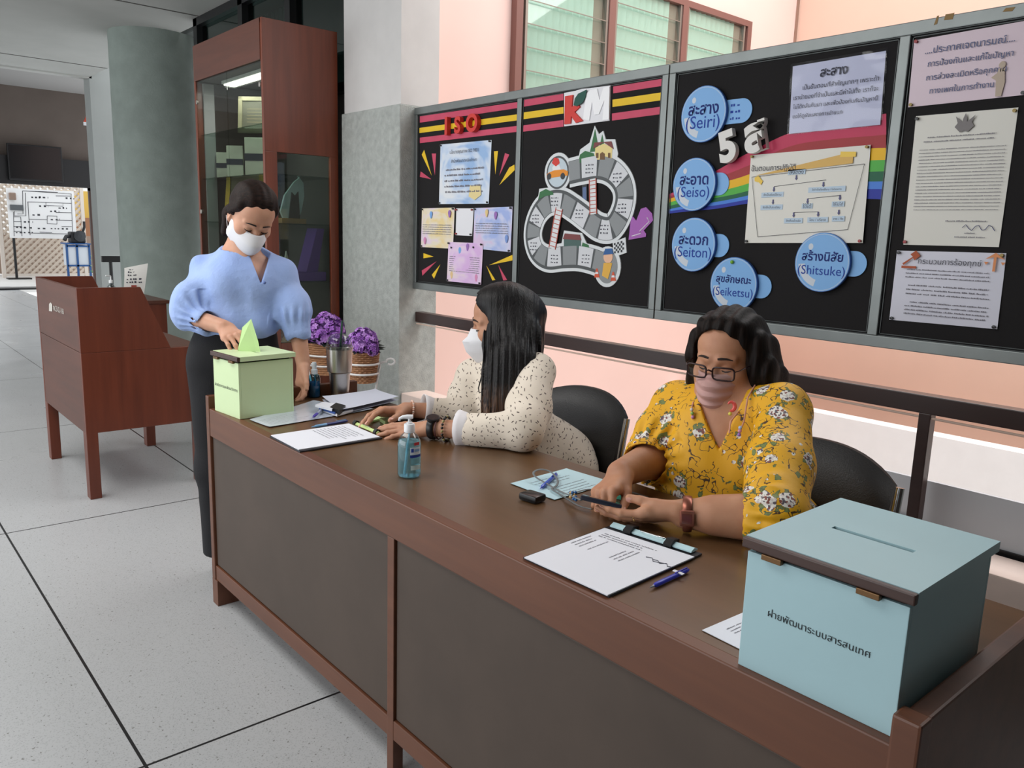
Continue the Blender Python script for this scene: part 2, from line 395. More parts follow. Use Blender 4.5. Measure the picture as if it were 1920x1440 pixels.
# ================================================================== FURNITURE
WD = wood('reception desk wood', (94, 54, 35), (114, 69, 45), 0.42, 'x', 1.0, 0.04)
WDT = wood('worn desk top', (92, 66, 42), (112, 80, 52), 0.3, 'x', 0.5, 0.2)
WDP = mat('dark brown front panel', (74, 62, 54), 0.6, var=0.10, vscale=5)
WDC = wood('red brown wood', (94, 43, 26), (118, 57, 36), 0.38, 'z', 1.0, .06)
WDC2 = wood('red brown wood along x', (82, 45, 32), (102, 58, 42), 0.42, 'x', 1.0, .06)
ZT = 0.753
def reception_desk():
    t = thing('reception_desk', 'long dark brown wooden desk with two front panels, two women sit behind it', 'desk', (1.25, 0.3, 0))
    L, D = 2.508, 0.60; x0, x1 = 0.0, L
    MB().box((x0 + .03, 0.004, ZT - .03), (x1 - .03, D, ZT), 0.003).build('top', WDT, t)
    MB().box((x0 + .03, -.002, 0.652), (x1 - .03, 0.03, ZT + .001), 0.003).build('front_apron', WD, t)
    MB().box((x0 + .03, 0.0, 0.10), (x1 - .03, 0.03, 0.155), 0.002).build('bottom_rail', WD, t)
    MB().box((1.228, -.001, 0.0), (1.258, 0.03, 0.652), 0.002).build('middle_post', WD, t)
    for a, b_ in ((0.034, 1.224), (1.262, x1 - .034)):
        MB().box((a, 0.006, 0.159), (b_, 0.022, 0.648), 0.002).build('front_panel', WDP, t)
    MB().box((0.03, .026, .1), (x1 - .03, .034, .66)).build('gap_shade_board', mat('painted gap shade', (14, 11, 10), 0.8), t)  # near-black board puts shade into the gaps round the panels
    for x in (x0, x1 - .03):
        MB().box((x, -.004, 0.1), (x + .03, D, 0.798), 0.004).build('end_panel', WD, t)
    for x in (x0, x1 - .05):
        for y in (-.004, D - .08): MB().box((x, y, 0), (x + .05, y + .08, 0.1), 0.002).build('foot', WD, t)
    MB().box((x1 - .036, -.005, .1), (x1 + .002, .03, .8), .004).build('corner_post', WD, t)
reception_desk()
# voting booth desks
def booth(x0, y0, label, first):
    t = thing('voting_booth', label, 'voting booth', (x0 + .46, y0 + .3, 0))
    w, d = 0.965, 0.60; g = (x0, y0)
    def B(a, b_, bev=.003): return MB().box((x0 + a[0], y0 + a[1], a[2]), (x0 + b_[0], y0 + b_[1], b_[2]), bev)
    B((0.026, 0.001, .345), (w - .026, 0.024, .757)).build('back_panel', WDC2, t)
    B((.0225, 0, .759), (w - .0225, 0.022, 1.075)).build('upper_back_panel', WDC2, t)
    for x in (0, w - .022):
        B((x + (.003 if x == 0 else -.003), 0.0, .345), (x + .022, d, .757)).build('side_panel', WDC, t)
        pr = [(x0 + x, y0 + 0, .758), (x0 + x, y0 + .43, .758), (x0 + x, y0 + .295, 1.078), (x0 + x, y0, 1.078)]
        MB().prism(pr, (.022, 0, 0)).build('wing_panel', WDC, t)
    B((.02, .02, .735), (w - .02, d, .758)).build('writing_top', WDC2, t)
    B((.02, d - .04, .345), (w - .02, d - .02, .735)).build('front_panel', WDC, t)
    for x in (0, w - .065):
        for y in (0, d - .06): B((x, y, 0), (x + .065, y + .055, .35), .004).build('leg', WDC, t)
    return t
BT = booth(-2.46, -0.075, 'red brown wooden voting booth with white lettering on its back panel', True)
mb = MB(); add_text(mb, 'สพ.23-02-1/60', PY(109, 580, -.0765), X3, Z3, width=.25); 
mb.prism([PY(92, 583, -.0765), PY(92, 570, -.0765), PY(95, 567, -.0765), PY(98, 571, -.0765), PY(98, 584, -.0765)], (0, -.0004, 0))
mb.build('lettering', mat('pale stencil paint', (190, 186, 178), .7), BT)
def pedestal():
    t = thing('side_table', 'low brown table behind the voting booth carrying the paper notice', 'table', (-3.6, .75, 0))
    MB().box((-4.0, .50, .82), (-3.3, .93, .845), .003).build('top', WDC2, t)
    MB().box((-3.335, .52, 0), (-3.31, .91, .82), .002).build('side_panel', WDC, t)
    MB().box((-3.99, .52, 0), (-3.965, .91, .82), .002).build('side_panel', WDC, t)
    MB().box((-3.965, .52, .3), (-3.335, .54, .82), .002).build('front_panel', WDC2, t)
pedestal()

# display cabinet beside the pillar
CBZ = wood('cabinet wood', (108, 52, 33), (136, 68, 45), 0.38, 'z'); CBX = wood('cabinet wood along x', (88, 46, 33), (110, 60, 44), 0.42, 'x')
def cabinet():
    x0, x1, y0, y1, h = -3.52, -2.29, 1.25, 1.78, 2.70
    t = thing('display_cabinet', 'tall red brown wooden display cabinet with glass front and lit top beside the pillar', 'cabinet', ((x0 + x1) / 2, 1.5, 0))
    k = .05
    MB().box((x0, y0, 0), (x0 + .03, y1, h), .003).build('side_panel', CBZ, t)
    # right side with the glazed opening
    sp = [(x1, y0, 0), (x1, y1, 0), (x1, y1, h), (x1, y0, h)]
    mb = MB(); X0 = x1 - .03
    mb.box((X0, y0, 1.885), (x1, y1, h), .002); mb.box((X0, y0, 0), (x1, y0 + .085, 1.885), .002); mb.box((X0, 1.72, 0), (x1, y1, 1.885), .002)
    mb.box((X0, y0 + .085, 0), (x1, 1.72, .62), .002)
    mb.build('side_frame', CBZ, t)
    MB().box((x1 - .018, y0 + .085, .62), (x1 - .014, 1.72, 1.885)).build('side_glass', glass('cabinet glass', (225, 230, 226), .07), t)
    MB().box((x0 + .03, y1 - .02, 0), (x1 - .03, y1, h)).build('back_panel', mat('cabinet back', (66, 59, 57), .8), t)
    MB().box((x0 + .02, y0 - .004, 2.45), (x1 - .028, y0 + .02, h)).build('cornice_board', CBX, t)
    MB().box((x0 + .02, y0, h - .03), (x1 - .02, y1, h)).build('roof', CBZ, t)
    MB().box((x0 + .03, y0 + .02, 2.44), (x1 - .03, y1 - .02, 2.46)).build('ceiling_board', mat('cabinet ceiling', (64, 58, 56), .7), t)
    MB().box((x0 + .02, y0, 0), (x1 - .02, y1 - .02, .62)).build('plinth', CBZ, t)
    for z in (1.03, 1.42, 1.74, 2.06):
        MB().box((x0 + .03, y0 + .03, z), (x1 - .03, y1 - .02, z + .008)).build('shelf', glass('shelf glass', (215, 228, 222), .05), t)
    xm = (x0 + x1) / 2
    for a, b_ in ((x0 + .03, xm - .002), (xm + .002, x1 - .03)):
        d = MB().box((a, y0 + .006, .62), (b_, y0 + .011, 2.45)).build('glass_door', glass('cabinet glass', (225, 230, 226), .07), t)
        xs = a + .02 if a < xm - .3 else b_ - .02
        for z in (.8, 1.5, 2.3):
            MB().lathe([(0, 0), (.016, 0), (.016, .008), (0, .01)], (0, 0, 0), 16, M=Matrix.Translation((xs, y0 + .004, z)) @ Matrix.Rotation(math.pi / 2, 4, 'X')).build('hinge', mat('hinge metal', (170, 165, 158), .35, .8), d)
    MB().box((x0 + .031, y0 + .05, .62), (x0 + .05, y0 + .13, 2.44)).build('inner_strip', mat('white inner strip', (178, 178, 180), .8), t)  # pale upright strip on the inside of the left panel
    MB().box((x0 + .03, y0 + .13, .62), (x0 + .034, y1 - .02, 2.44)).build('lining', mat('cabinet back', (66, 59, 57), .8), t)
    # fluorescent lamp under the cabinet ceiling
    lm = MB().box((x0 + .28, y0 + .10, 2.415), (x1 - .12, y0 + .2, 2.438)).build('lamp', mat('lamp tray', (210, 210, 206), .5), t)
    MB().box((x0 + .3, y0 + .11, 2.405), (x1 - .14, y0 + .19, 2.415)).build('lamp_tube', mat('lit tube', (255, 252, 245), .4, emit=4.0), lm)
cabinet()
area = area_light('cabinet_lamp', (-2.85, 1.40, 2.40), (0, 0, 0), .8, .08, 6.0, (1, .97, .92))
# things inside the cabinet
GOLD = mat('gold frame', (170, 140, 50), .35, .6, bump=.4, bscale=90)
def frame_thing(c, w, h, tilt, label, fm, pm, rz=0.0, name='framed_certificate', d=.02, border=.03):
    t = thing(name, label, 'frame', c, rz, 'framed items in the display cabinet')
    M = Matrix.Translation(c) @ Matrix.Rotation(rz, 4, 'Z') @ Matrix.Rotation(tilt, 4, 'X')
    mb = MB()
    for a, b_ in (((-w / 2, 0, 0), (-w / 2 + border, d, h)), ((w / 2 - border, 0, 0), (w / 2, d, h)), ((-w / 2, 0, 0), (w / 2, d, border)), ((-w / 2, 0, h - border), (w / 2, d, h))): mb.box(a, b_, .002, M=M)
    mb.build('frame', fm, t)
    mb = MB(); mb.box((-w / 2 + border, d * .4, border), (w / 2 - border, d * .8, h - border), M=M); mb.build('sheet', pm, t)
    mb = MB()
    for i in range(5): mb.box((-w * .28, d * .36, h * (.3 + i * .09)), (w * .28, d * .4, h * (.315 + i * .09)), M=M)
    mb.build('print_lines', mat('faded print', (150, 140, 110), .8), t)
frame_thing((-3.20, 1.46, 1.428), .30, .36, -.2, 'gold framed certificate behind the standing woman in the cabinet', GOLD, mat('aged paper', (130, 120, 98), .7), math.radians(42), border=.035)
frame_thing((-2.98, 1.50, 2.068), .30, .26, -.1, 'pale framed picture on the top cabinet shelf', mat('pale wood frame', (150, 146, 118), .6), mat('picture sheet', (98, 98, 84), .6), math.radians(42))
for i, (px, w, h, y, lab) in enumerate(((418, .10, .20, 1.40, 'narrow pale plaque at the left of the cabinet shelf'), (441, .13, .24, 1.42, 'square pale plaque in the middle of the cabinet shelf'), (477, .14, .28, 1.44, 'large pale plaque at the right of the cabinet shelf'))):
    x = PY(px, 330, y)[0]; t = thing('plaque', lab, 'plaque', (x, y, 1.748), math.radians(42), 'plaques in the display cabinet'); M = Matrix.Translation((x, y, 1.748)) @ Matrix.Rotation(math.radians(42), 4, 'Z')
    MB().box((-w / 2, 0, .012), (w / 2, .015, h), .003, M=M).build('slab', mat('pale plaque', (196, 196, 180), .5, var=.1), t)
    MB().box((-w / 2, -.003, h * .42), (w / 2, 0, h * .6), M=M).build('blue_band', mat('navy band', (40, 46, 62), .6), t)
    MB().box((-w / 2 - .01, -.03, 0), (w / 2 + .01, .045, .012), .003, M=M).build('base', mat('plaque base', (60, 50, 44), .5), t)
# shield trophies seen through the side glass
def shield(c, lab, s=1.0, dk=False):
    t = thing('shield_trophy', lab, 'trophy', c, 0, 'shield trophies in the display cabinet')
    pr = [(0, -.07, .03), (0, -.10, .1), (0, -.06, .24), (0, 0.03, .36), (0, .08, .40), (0, .115, .36), (0, .12, .24), (0, .09, .1), (0, .05, .03)]
    MB().prism([(c[0] + p[0], c[1] + p[1] * s * .8, c[2] + p[2] * s * .78) for p in pr], (.02, 0, 0)).build('plate', mat('pale blue glass plate' if not dk else 'dark glass plate', (176, 196, 200) if not dk else (70, 84, 86), .25), t)
    pr = [(0, -.03, .04), (0, .0, .27), (0, .03, .24), (0, .06, .28), (0, .07, .04)]
    MB().prism([(c[0] + .02 + p[0], c[1] + p[1] * s * .8, c[2] + p[2] * s * .78) for p in pr], (.012, 0, 0)).build('figure', mat('dark figure', (62, 50, 44), .5), t)
    MB().box((c[0] - .03, c[1] - .09, c[2]), (c[0] + .06, c[1] + .09, c[2] + .035), .004).build('base', mat('trophy wood', (150, 118, 80), .5), t)
shield((-2.46, 1.50, 1.428), 'pale blue shield trophy behind the side glass of the cabinet')
shield((-2.56, 1.38, 1.428), 'dark shield trophy half hidden by the front corner of the cabinet', .85, True)
PUR = mat('purple velvet', (92, 52, 140), .6)
t = thing('presentation_box', 'open purple presentation box with tall leaning lid on the cabinet shelf', 'box', (-2.42, 1.62, 1.038))
MB().box((-2.5, 1.46, 1.038), (-2.33, 1.70, 1.10), .004).build('tray', PUR, t)
MB().prism([(-2.5, 1.56, 1.10), (-2.5, 1.645, 1.40), (-2.5, 1.70, 1.40), (-2.5, 1.645, 1.10)], (.15, 0, 0)).build('lid', PUR, t)
for i, (x, y, z, r, c, lab) in enumerate(((-2.40, 1.40, 1.038, .03, (150, 150, 120), 'small glass figurine left of the purple box'), (-2.42, 1.445, 1.038, .026, (190, 196, 190), 'taller glass figurine touching the purple box'), (-2.36, 1.42, .62, .05, (150, 125, 90), 'carved brown ornament on the lower cabinet shelf'))):
    mb = MB(); mb.lathe([(r, 0), (r * .8, .02), (r * .3, .05), (r * .9, .09), (r * .7, .13), (r * .2, .17 + .03 * i), (0, .175 + .03 * i)], (x, y, z), 20)
    tag(mb.build('figurine', mat('figurine %d' % i, c, .3), smooth=True), lab, 'figurine')
# ------------------------------------------------------------------ chairs, rail
LEA = mat('black leather', (16, 15, 18), 0.38, bump=.12, bscale=260, spec=.6)
CHR = mat('chrome tube', (190, 192, 192), .18, 1.0)
def chair_shape(label):
    t = thing('office_chair', label, 'chair', (0, 0, 0), 0, 'black chairs behind the desk')
    W_ = .27; mb = MB(); N = 16; M_ = 12; vs = []; 
    # curved padded back: grid front and rear
    def pt(u, v, side):
        # arched top edge, gently wrapped around the sitter
        xx = (u - .5) * 2 * W_ * (1 - .06 * v)
        zt = .425 - .065 * abs(2 * u - 1) ** 2.3
        zz = v * zt
        wrap = .07 * (2 * u - 1) ** 2
        th = .028 * (1 - .75 * abs(2 * u - 1) ** 6) * (1 - .7 * abs(2 * v - 1) ** 8)
        return (xx, -wrap + .10 * v * v + side * th, .40 + zz)
    for side in (-1, 1):
        vs = [pt(i / N, j / M_, side) for i in range(N + 1) for j in range(M_ + 1)]
        fs = [(i * (M_ + 1) + j, (i + 1) * (M_ + 1) + j, (i + 1) * (M_ + 1) + j + 1, i * (M_ + 1) + j + 1) for i in range(N) for j in range(M_)]
        mb.add(vs, fs)
    b0 = 0; b1 = (N + 1) * (M_ + 1); q = lambda i, j: i * (M_ + 1) + j
    rim = [q(i, 0) for i in range(N + 1)] + [q(N, j) for j in range(1, M_ + 1)] + [q(i, M_) for i in range(N - 1, -1, -1)] + [q(0, j) for j in range(M_ - 1, 0, -1)]
    n = len(rim); mb.f += [(rim[k], rim[(k + 1) % n], rim[(k + 1) % n] + b1, rim[k] + b1) for k in range(n)]; mb.m += [0] * n
    mb.build('backrest', LEA, t, smooth=True)
    MB().box((-.25, -.44, .40), (.25, .0, .475), .03).build('seat', LEA, t, smooth=True)
    for s in (-1, 1):
        mb = MB(); x = s * (W_ + .005)
        mb.tube([(x, .0, .765), (x, -.03, .6), (x, -.07, .42), (x, -.07, .02), (x, -.06, .012), (x, -.42, .012), (x, -.43, .03), (x, -.43, .42)], .012, 10)
        mb.build('leg', CHR, t, smooth=True)
    MB().tube([(-W_, -.43, .41), (W_, -.43, .41)], .011).build('stretcher', CHR, t)
    return t
def copy_thing(t, label, loc, rz, group=None):
    r = t.copy(); COL.objects.link(r); r.location = loc; r.rotation_euler = (0, 0, rz); r['label'] = label
    if group: r['group'] = group
    for ch in list(t.children):
        c = ch.copy(); COL.objects.link(c); c.parent = r
        for g in list(ch.children):
            d = g.copy(); COL.objects.link(d); d.parent = c
    return r
CH1 = chair_shape('black leather chair with chrome legs under the woman in the cream blouse')
CH1.location = (.735, 1.13, 0)
CH2 = copy_thing(CH1, 'black leather chair with chrome legs under the woman in the yellow blouse', (1.705, 1.13, 0), 0)
# the railing
RAIL = wood('dark rail wood', (44, 25, 22), (60, 36, 31), .4, 'x')
r = thing('railing', 'dark brown wooden railing on square posts behind the two chairs', 'railing', (1.5, 1.93, .36))
MB().box((-1.51, 1.905, .822), (2.76, 1.965, .888), .004).build('rail', RAIL, r)
for x in (1.705,): MB().box((x - .012, 1.905, .36), (x + .03, 1.95, .824), .003).build('post', RAIL, r)
mb = MB(); mb.tube([(-1.5, 1.91, .812), (.6, 1.913, .806), (1.2, 1.913, .812), (2.6, 1.912, .803), (2.75, 1.912, .81)], .0045); tag(mb.build('cable', mat('beige cable', (206, 180, 165), .6)), 'thin beige cable running under the dark handrail', 'cable')
# grey metal sheet standing behind the railing, with its black bottom channel
t = thing('metal_sheet', 'grey metal sheet with rust stains standing behind the railing post', 'metal sheet', (2.0, 2.06, .345))
def rust():
    m, nt, b = _new('grey sheet with rust'); v = _coords(nt)
    n = _noise(nt, v, 3.0, 5, .65); n2 = _noise(nt, v, 14, 3)
    c = _mix(nt, _ramp(nt, n, [(.62, (0, 0, 0, 1)), (.74, (1, 1, 1, 1))]), lin((196, 200, 206)), lin((186, 168, 126)))
    nt.links.new(_mix(nt, _math(nt, 'MULTIPLY', n2, .25), c, lin((176, 180, 186))), b.inputs['Base Color']); b.inputs['Roughness'].default_value = .5; return m
MB().box((.35, 2.03, -.2), (2.74, 2.045, .552)).build('sheet', rust(), t)
MB().box((.35, 2.018, .345), (2.74, 2.03, .372)).build('bottom_channel', M_black, t)
mb = MB(); mb.box((1.56, 2.012, .372), (1.68, 2.02, .40)); pl = mb.build('number_plate', M_black, t)
mb = MB(); add_text(mb, '105', (1.635, 2.0115, .386), X3, Z3, height=.017); mb.build('number', mat('white number', (190, 190, 190), .6), pl)
# ================================================================== NOTICE BOARDS
YB = 1.88                      # front of the aluminium frames
FELT = mat('black felt', (24, 22, 23), .95, var=.12, vscale=120)
ALU = mat('brushed aluminium', (122, 127, 126), .45, .75, var=.06, vscale=12)
ALU2 = mat('dull aluminium groove', (70, 74, 74), .5, .6)
B = lambda px, py, y=YB + .012: PY(px, py, y)
YF = YB + .012                 # felt surface
BZ0, BZ1 = B(776.5, 541)[2], B(780, 203)[2]
def board(name_label, x0, x1, mull):
    t = thing('notice_board', name_label, 'notice board', ((x0 + x1) / 2, YB + .02, BZ0), 0, 'black felt notice boards on the railing')
    fw = .042
    MB().box((x0 + .01, YF, BZ0 + .01), (x1 - .01, YF + .02, BZ1 - .01)).build('felt_panel', FELT, t)
    for nm, a, b_ in (('frame', (x0, YB, BZ0), (x1, YB + .035, BZ0 + fw)), ('frame', (x0, YB, BZ1 - fw), (x1, YB + .035, BZ1)),
                      ('frame', (x0, YB, BZ0 + fw), (x0 + fw * .8, YB + .035, BZ1 - fw)), ('frame', (x1 - fw * .8, YB, BZ0 + fw), (x1, YB + .035, BZ1 - fw))):
        MB().box(a, b_, .003).build(nm, ALU, t)
    edges = [x0 + fw * .8] + [m for q in mull for m in (q - .016, q + .016)] + [x1 - fw * .8]
    for q in mull: MB().box((q - .018, YB, BZ0 + fw), (q + .018, YB + .03, BZ1 - fw), .003).build('mullion', ALU, t)
    mb = MB()
    for a, b_ in zip(edges[::2], edges[1::2]):
        for ins, dz in ((.0, .002), (.007, .004)):
            e = ins; lo, hi = BZ0 + fw, BZ1 - fw
            mb.box((a + e, YB + .004 + dz, lo + e), (b_ - e, YF, lo + e + .003)); mb.box((a + e, YB + .004 + dz, hi - e - .003), (b_ - e, YF, hi - e))
            mb.box((a + e, YB + .004 + dz, lo + e), (a + e + .003, YF, hi - e)); mb.box((b_ - e - .003, YB + .004 + dz, lo + e), (b_ - e, YF, hi - e))
    mb.build('groove', ALU2, t)
    return t
xa, xb, xc = B(779, 300)[0], (B(1262, 117)[0] + B(1226, 596)[0]) / 2, B(1702, 57)[0]
xc = (B(1705, 57)[0] + B(1634, 628)[0]) / 2
nb1 = board('black notice board with two panels behind the cream blouse woman', xa, xb - .003, [(B(977, 170)[0] + B(968, 500)[0]) / 2])
nb2 = board('black notice board with two panels behind the yellow blouse woman', xb + .003, 2.70, [xc])
# taped scraps on the top edge and scuffed label on the bottom edge
for pts, lab in ((((1751, 47), (1757, 30), (1761, 29), (1757, 45)), 'thin scrap of old brown tape on the board top frame'),
            (((1770, 38), (1773, 27), (1790, 24), (1786, 36)), 'square scrap of old brown tape on the board top frame'),
            (((1880, 22), (1886, 15), (1904, 13), (1898, 21)), 'scrap of old brown tape at the far end of the board top frame')):
    tag(MB().prism([B(p[0], p[1], YB - .0005) for p in pts], (0, -.0006, 0)).build('tape_scrap', mat('old tape', (128, 98, 40), .5)), lab, 'tape')

PINK = mat('crimson pink card', (196, 70, 98), .6, var=.08, vscale=9)
YEL = mat('yellow card', (226, 186, 30), .6, var=.05, vscale=9)
RED = mat('red foam', (206, 52, 44), .55)
WHT = mat('white card', (226, 226, 230), .7)
INK = mat('dark print', (62, 62, 74), .8); PALE = mat('fine print', (122, 120, 128), .8)
NAVY = mat('navy print', (28, 42, 110), .8)
PIN = {k: mat('pin ' + k, c, .3) for k, c in (('black', (24, 24, 28)), ('red', (150, 30, 34)), ('brass', (150, 125, 40)), ('green', (120, 180, 60)))}
def flat(name, pts, m, t=.0015, off=0.0, parent=None, label=None, cat=None, group=None):
    """a card on the board: outline read off the board's own plane, real thickness"""
    P = [B(px, py, YF - off) for px, py in pts]
    for p in P: p[1] = YF - off
    o = MB().prism(P, (0, -t, 0)).build(name, m, parent)
    return tag(o, label, cat, group) if label else o
def sheet(name, pts, m, label, cat='paper', group=None, pins=('black',) * 4, curl=.004, off=.002, n=8, pinat=(.04,)):
    """sheet of paper pinned at its corners, its middle slightly bowed off the board"""
    c = [B(px, py, YF - off) for px, py in pts]; mid = sum(c) / 4
    t = thing(name, label, cat, (mid[0], YF, mid[2]), 0, group)
    mb = MB(); vs = []
    for i in range(n + 1):
        for j in range(n + 1):
            u, v = i / n, j / n
            p = (c[0] * (1 - u) + c[1] * u) * (1 - v) + (c[3] * (1 - u) + c[2] * u) * v
            b_ = curl * (16 * u * (1 - u) * v * (1 - v) + .6 * math.sin(3 * u + 2 * v) ** 2 * v)
            vs.append((p[0], YF - off - b_, p[2]))
    fs = [(i * (n + 1) + j, (i + 1) * (n + 1) + j, (i + 1) * (n + 1) + j + 1, i * (n + 1) + j + 1) for i in range(n) for j in range(n)]
    mb.add(vs, fs); mb.add([(v[0], v[1] + .0004, v[2]) for v in vs], fs); mb.build('page', m, t, smooth=True)
    for k, q in enumerate(c):
        if pins and k < len(pins) and pins[k]:
            d = (mid - q) / np.linalg.norm(mid - q) * .012; p = q + d
            MB().lathe([(.0045, 0), (.0045, .004), (.003, .006), (.006, .009), (.0055, .011), (0, .0115)], (0, 0, 0), 12, M=Matrix.Translation((p[0], YF - off - .0008, p[2])) @ Matrix.Rotation(math.pi / 2, 4, 'X')).build('push_pin', PIN[pins[k]], t, smooth=True)
    t['_c'] = [list(map(float, q)) for q in c]; return t
def page_at(t, u, v, d=.0095):
    c = [np.array(q) for q in t['_c']]; p = (c[0] * (1 - u) + c[1] * u) * (1 - v) + (c[3] * (1 - u) + c[2] * u) * v
    return np.array([p[0], YF - d, p[2]])
def lines(t, rows, u0, u1, v0, v1, h=.35, m=None, ragged=.12, name='print_lines', wmax=.05):
    mb = MB(); c = [np.array(q) for q in t['_c']]; ux = c[1] - c[0]; wd = np.linalg.norm(ux); ux = ux / wd
    gap = np.linalg.norm(c[3] - c[0]) * (v1 - v0) / max(rows, 1)
    for i in range(rows):
        a = u0 + RND.uniform(0, ragged) * (i % 4 == 0); e = u1 - RND.uniform(0, ragged)
        scribble(mb, page_at(t, a, v0 + (v1 - v0) * (i + .5) / rows), X3, Z3, (e - a) * wd, gap * h, RND, wmax=wmax)
    return mb.build(name, m or PALE, t)
def words_on(t, body, u, v, wfrac, m, name='lettering', bold=0.0, d=.0098):
    c = [np.array(q) for q in t['_c']]; wd = np.linalg.norm(c[1] - c[0])
    mb = MB(); add_text(mb, body, page_at(t, u, v, d), X3, Z3, width=wd * wfrac, bold=bold); return mb.build(name, m, t)

c1 = crop(770, 140, .3194)
# stripes of card along the top
for nm, m, pts in (('upper pink', PINK, ((55, 245), (635, 160), (635, 195), (55, 282))), ('yellow', YEL, ((52, 313), (632, 232), (632, 268), (52, 343))), ('lower pink', PINK, ((55, 370), (632, 300), (632, 335), (55, 402)))):
    flat('card_stripe', [c1(*p) for p in pts], m, label='%s card stripe across the top of the left panel' % nm, cat='card stripe', group='card stripes on the notice board')
for nm, m, pts in (('upper pink', PINK, ((665, 148), (898, 112), (898, 150), (665, 188))), ('yellow', YEL, ((662, 222), (898, 190), (898, 228), (662, 262))), ('lower pink', PINK, ((660, 298), (898, 266), (898, 305), (660, 335)))):
    flat('card_stripe', [c1(*p) for p in pts], m, label='short %s card stripe left of the KM sign' % nm, cat='card stripe', group='card stripes on the notice board')
for nm, m, pts in (('upper pink', PINK, ((1190, 70), (1478, 24), (1478, 66), (1190, 110))), ('yellow', YEL, ((1186, 147), (1475, 104), (1475, 150), (1186, 190))), ('lower pink', PINK, ((1183, 228), (1470, 188), (1470, 232), (1183, 270)))):
    flat('card_stripe', [c1(*p) for p in pts], m, label='short %s card stripe right of the KM sign' % nm, cat='card stripe', group='card stripes on the notice board')
# foam letters I S O
for ch, (x, y), h, w in (('I', (231, 302), .098, .024), ('S', (298, 296), .09, .06), ('O', (382, 283), .095, .068)):
    p = B(*c1(x, y)); mb = MB(); add_text(mb, ch, (p[0], YF - .017, p[2]), X3, Z3, height=h, extrude=.014, bold=.035, res=5)
    tag(mb.build('foam_letter', RED), 'red foam letter %s on the yellow stripe' % ch, 'foam letter', 'red foam letters')
# KM sign
t = thing('km_sign', 'white board sign with red K, white M and dark green leaf between pink stripes', 'sign', B(*c1(1040, 180)))
flat('backing', [c1(*p) for p in ((906, 108), (970, 96), (1010, 84), (1060, 80), (1085, 76), (1178, 64), (1172, 270), (1040, 288), (906, 304))], WHT, .006, parent=t)
flat('letter_k', [c1(*p) for p in ((912, 128), (958, 120), (952, 190), (985, 172), (1000, 190), (968, 220), (1016, 272), (975, 284), (948, 244), (944, 288), (908, 292))], RED, .008, .006, t)
flat('leaf', [c1(*p) for p in ((958, 180), (966, 140), (985, 112), (1035, 88), (1028, 130), (1010, 165), (978, 186))], mat('dark green card', (20, 78, 68), .6), .003, .014, t)
flat('letter_m', [c1(*p) for p in ((1016, 262), (1034, 112), (1058, 92), (1098, 84), (1112, 150), (1136, 76), (1172, 70), (1168, 264), (1130, 268), (1140, 150), (1108, 232), (1082, 236), (1068, 160), (1052, 270))], mat('bright white letter', (242, 242, 244), .5), .005, .006, t)
# the ISO notices
WASH = {}
def wash(name, a, b_, c):
    m, nt, bs = _new(name); v = _coords(nt, kind='Generated'); n = _noise(nt, v, 2.2, 2)
    nt.links.new(_ramp(nt, n, [(.35, lin(a)), (.5, lin(b_)), (.66, lin(c))]), bs.inputs['Base Color']); bs.inputs['Roughness'].default_value = .7; return m
P1 = sheet('notice', [c1(*p) for p in ((175, 410), (475, 383), (460, 757), (168, 760))], wash('blue wash paper', (150, 182, 222), (204, 216, 232), (222, 226, 230)), 'pale blue printed ISO notice pinned under the red letters')
words_on(P1, 'นโยบายคุณภาพ ISO 9001', .5, .14, .56, INK)
words_on(P1, 'สำนักพัฒนาเทคนิคศึกษา', .5, .29, .5, INK)
lines(P1, 5, .12, .9, .40, .86, .34, ragged=.08)
PO = mat('cream print ink', (224, 206, 150), .7)
MBd = MB(); MBd.prism([page_at(P1, u, v, .0082) for u, v in ((.64, .70), (.84, .70), (.86, .86), (.74, .94), (.62, .88))], (0, -.0002, 0)); MBd.build('printed_pennant', PO, P1)
def balloons(t, spots):
    for u, v, c in spots:
        m = mat('balloon %d%d%d' % c, c, .7); p = page_at(t, u, v, .0092)
        MB().prism([(p[0] + .014 * math.sin(a) * (1 if math.cos(a) > 0 else .8), p[1], p[2] + .02 * math.cos(a) * (1 if math.cos(a) > 0 else 1.25)) for a in np.linspace(0, 2 * math.pi, 14)[:-1]], (0, -.0003, 0)).build('printed_balloon', m, t)
P2 = sheet('notice', [c1(*p) for p in ((66, 785), (258, 780), (250, 1022), (62, 1012))], wash('yellow wash paper', (228, 206, 150), (226, 216, 196), (224, 204, 222)), 'cream and pink notice with balloons at the board left edge', group='balloon notices')
lines(P2, 5, .06, .96, .40, .68, .4, ragged=.02); balloons(P2, ((.32, .16, (120, 168, 224)), (.88, .14, (150, 108, 176)), (.14, .82, (210, 140, 180))))
t = sheet('blank_sheet', [c1(*p) for p in ((268, 785), (370, 785), (362, 947), (266, 942))], WHT, 'small white sheet between the two balloon notices', pins=('red', 'red', 'black', 'red'))
P3 = sheet('notice', [c1(*p) for p in ((375, 783), (598, 775), (588, 1042), (368, 1020))], wash('blue violet wash paper', (160, 178, 226), (200, 204, 230), (216, 190, 220)), 'blue and lilac notice with balloons right of the white sheet', group='balloon notices')
lines(P3, 5, .06, .94, .36, .64, .4, ragged=.02); balloons(P3, ((.36, .12, (222, 196, 140)), (.6, .18, (150, 108, 176)), (.9, .70, (120, 150, 210))))
P4 = sheet('notice', [c1(*p) for p in ((222, 982), (425, 990), (415, 1232), (214, 1212))], wash('lilac wash paper', (214, 176, 222), (222, 196, 226), (226, 208, 214)), 'lilac balloon notice hanging lowest, overlapping the two above', group='balloon notices', off=.006)
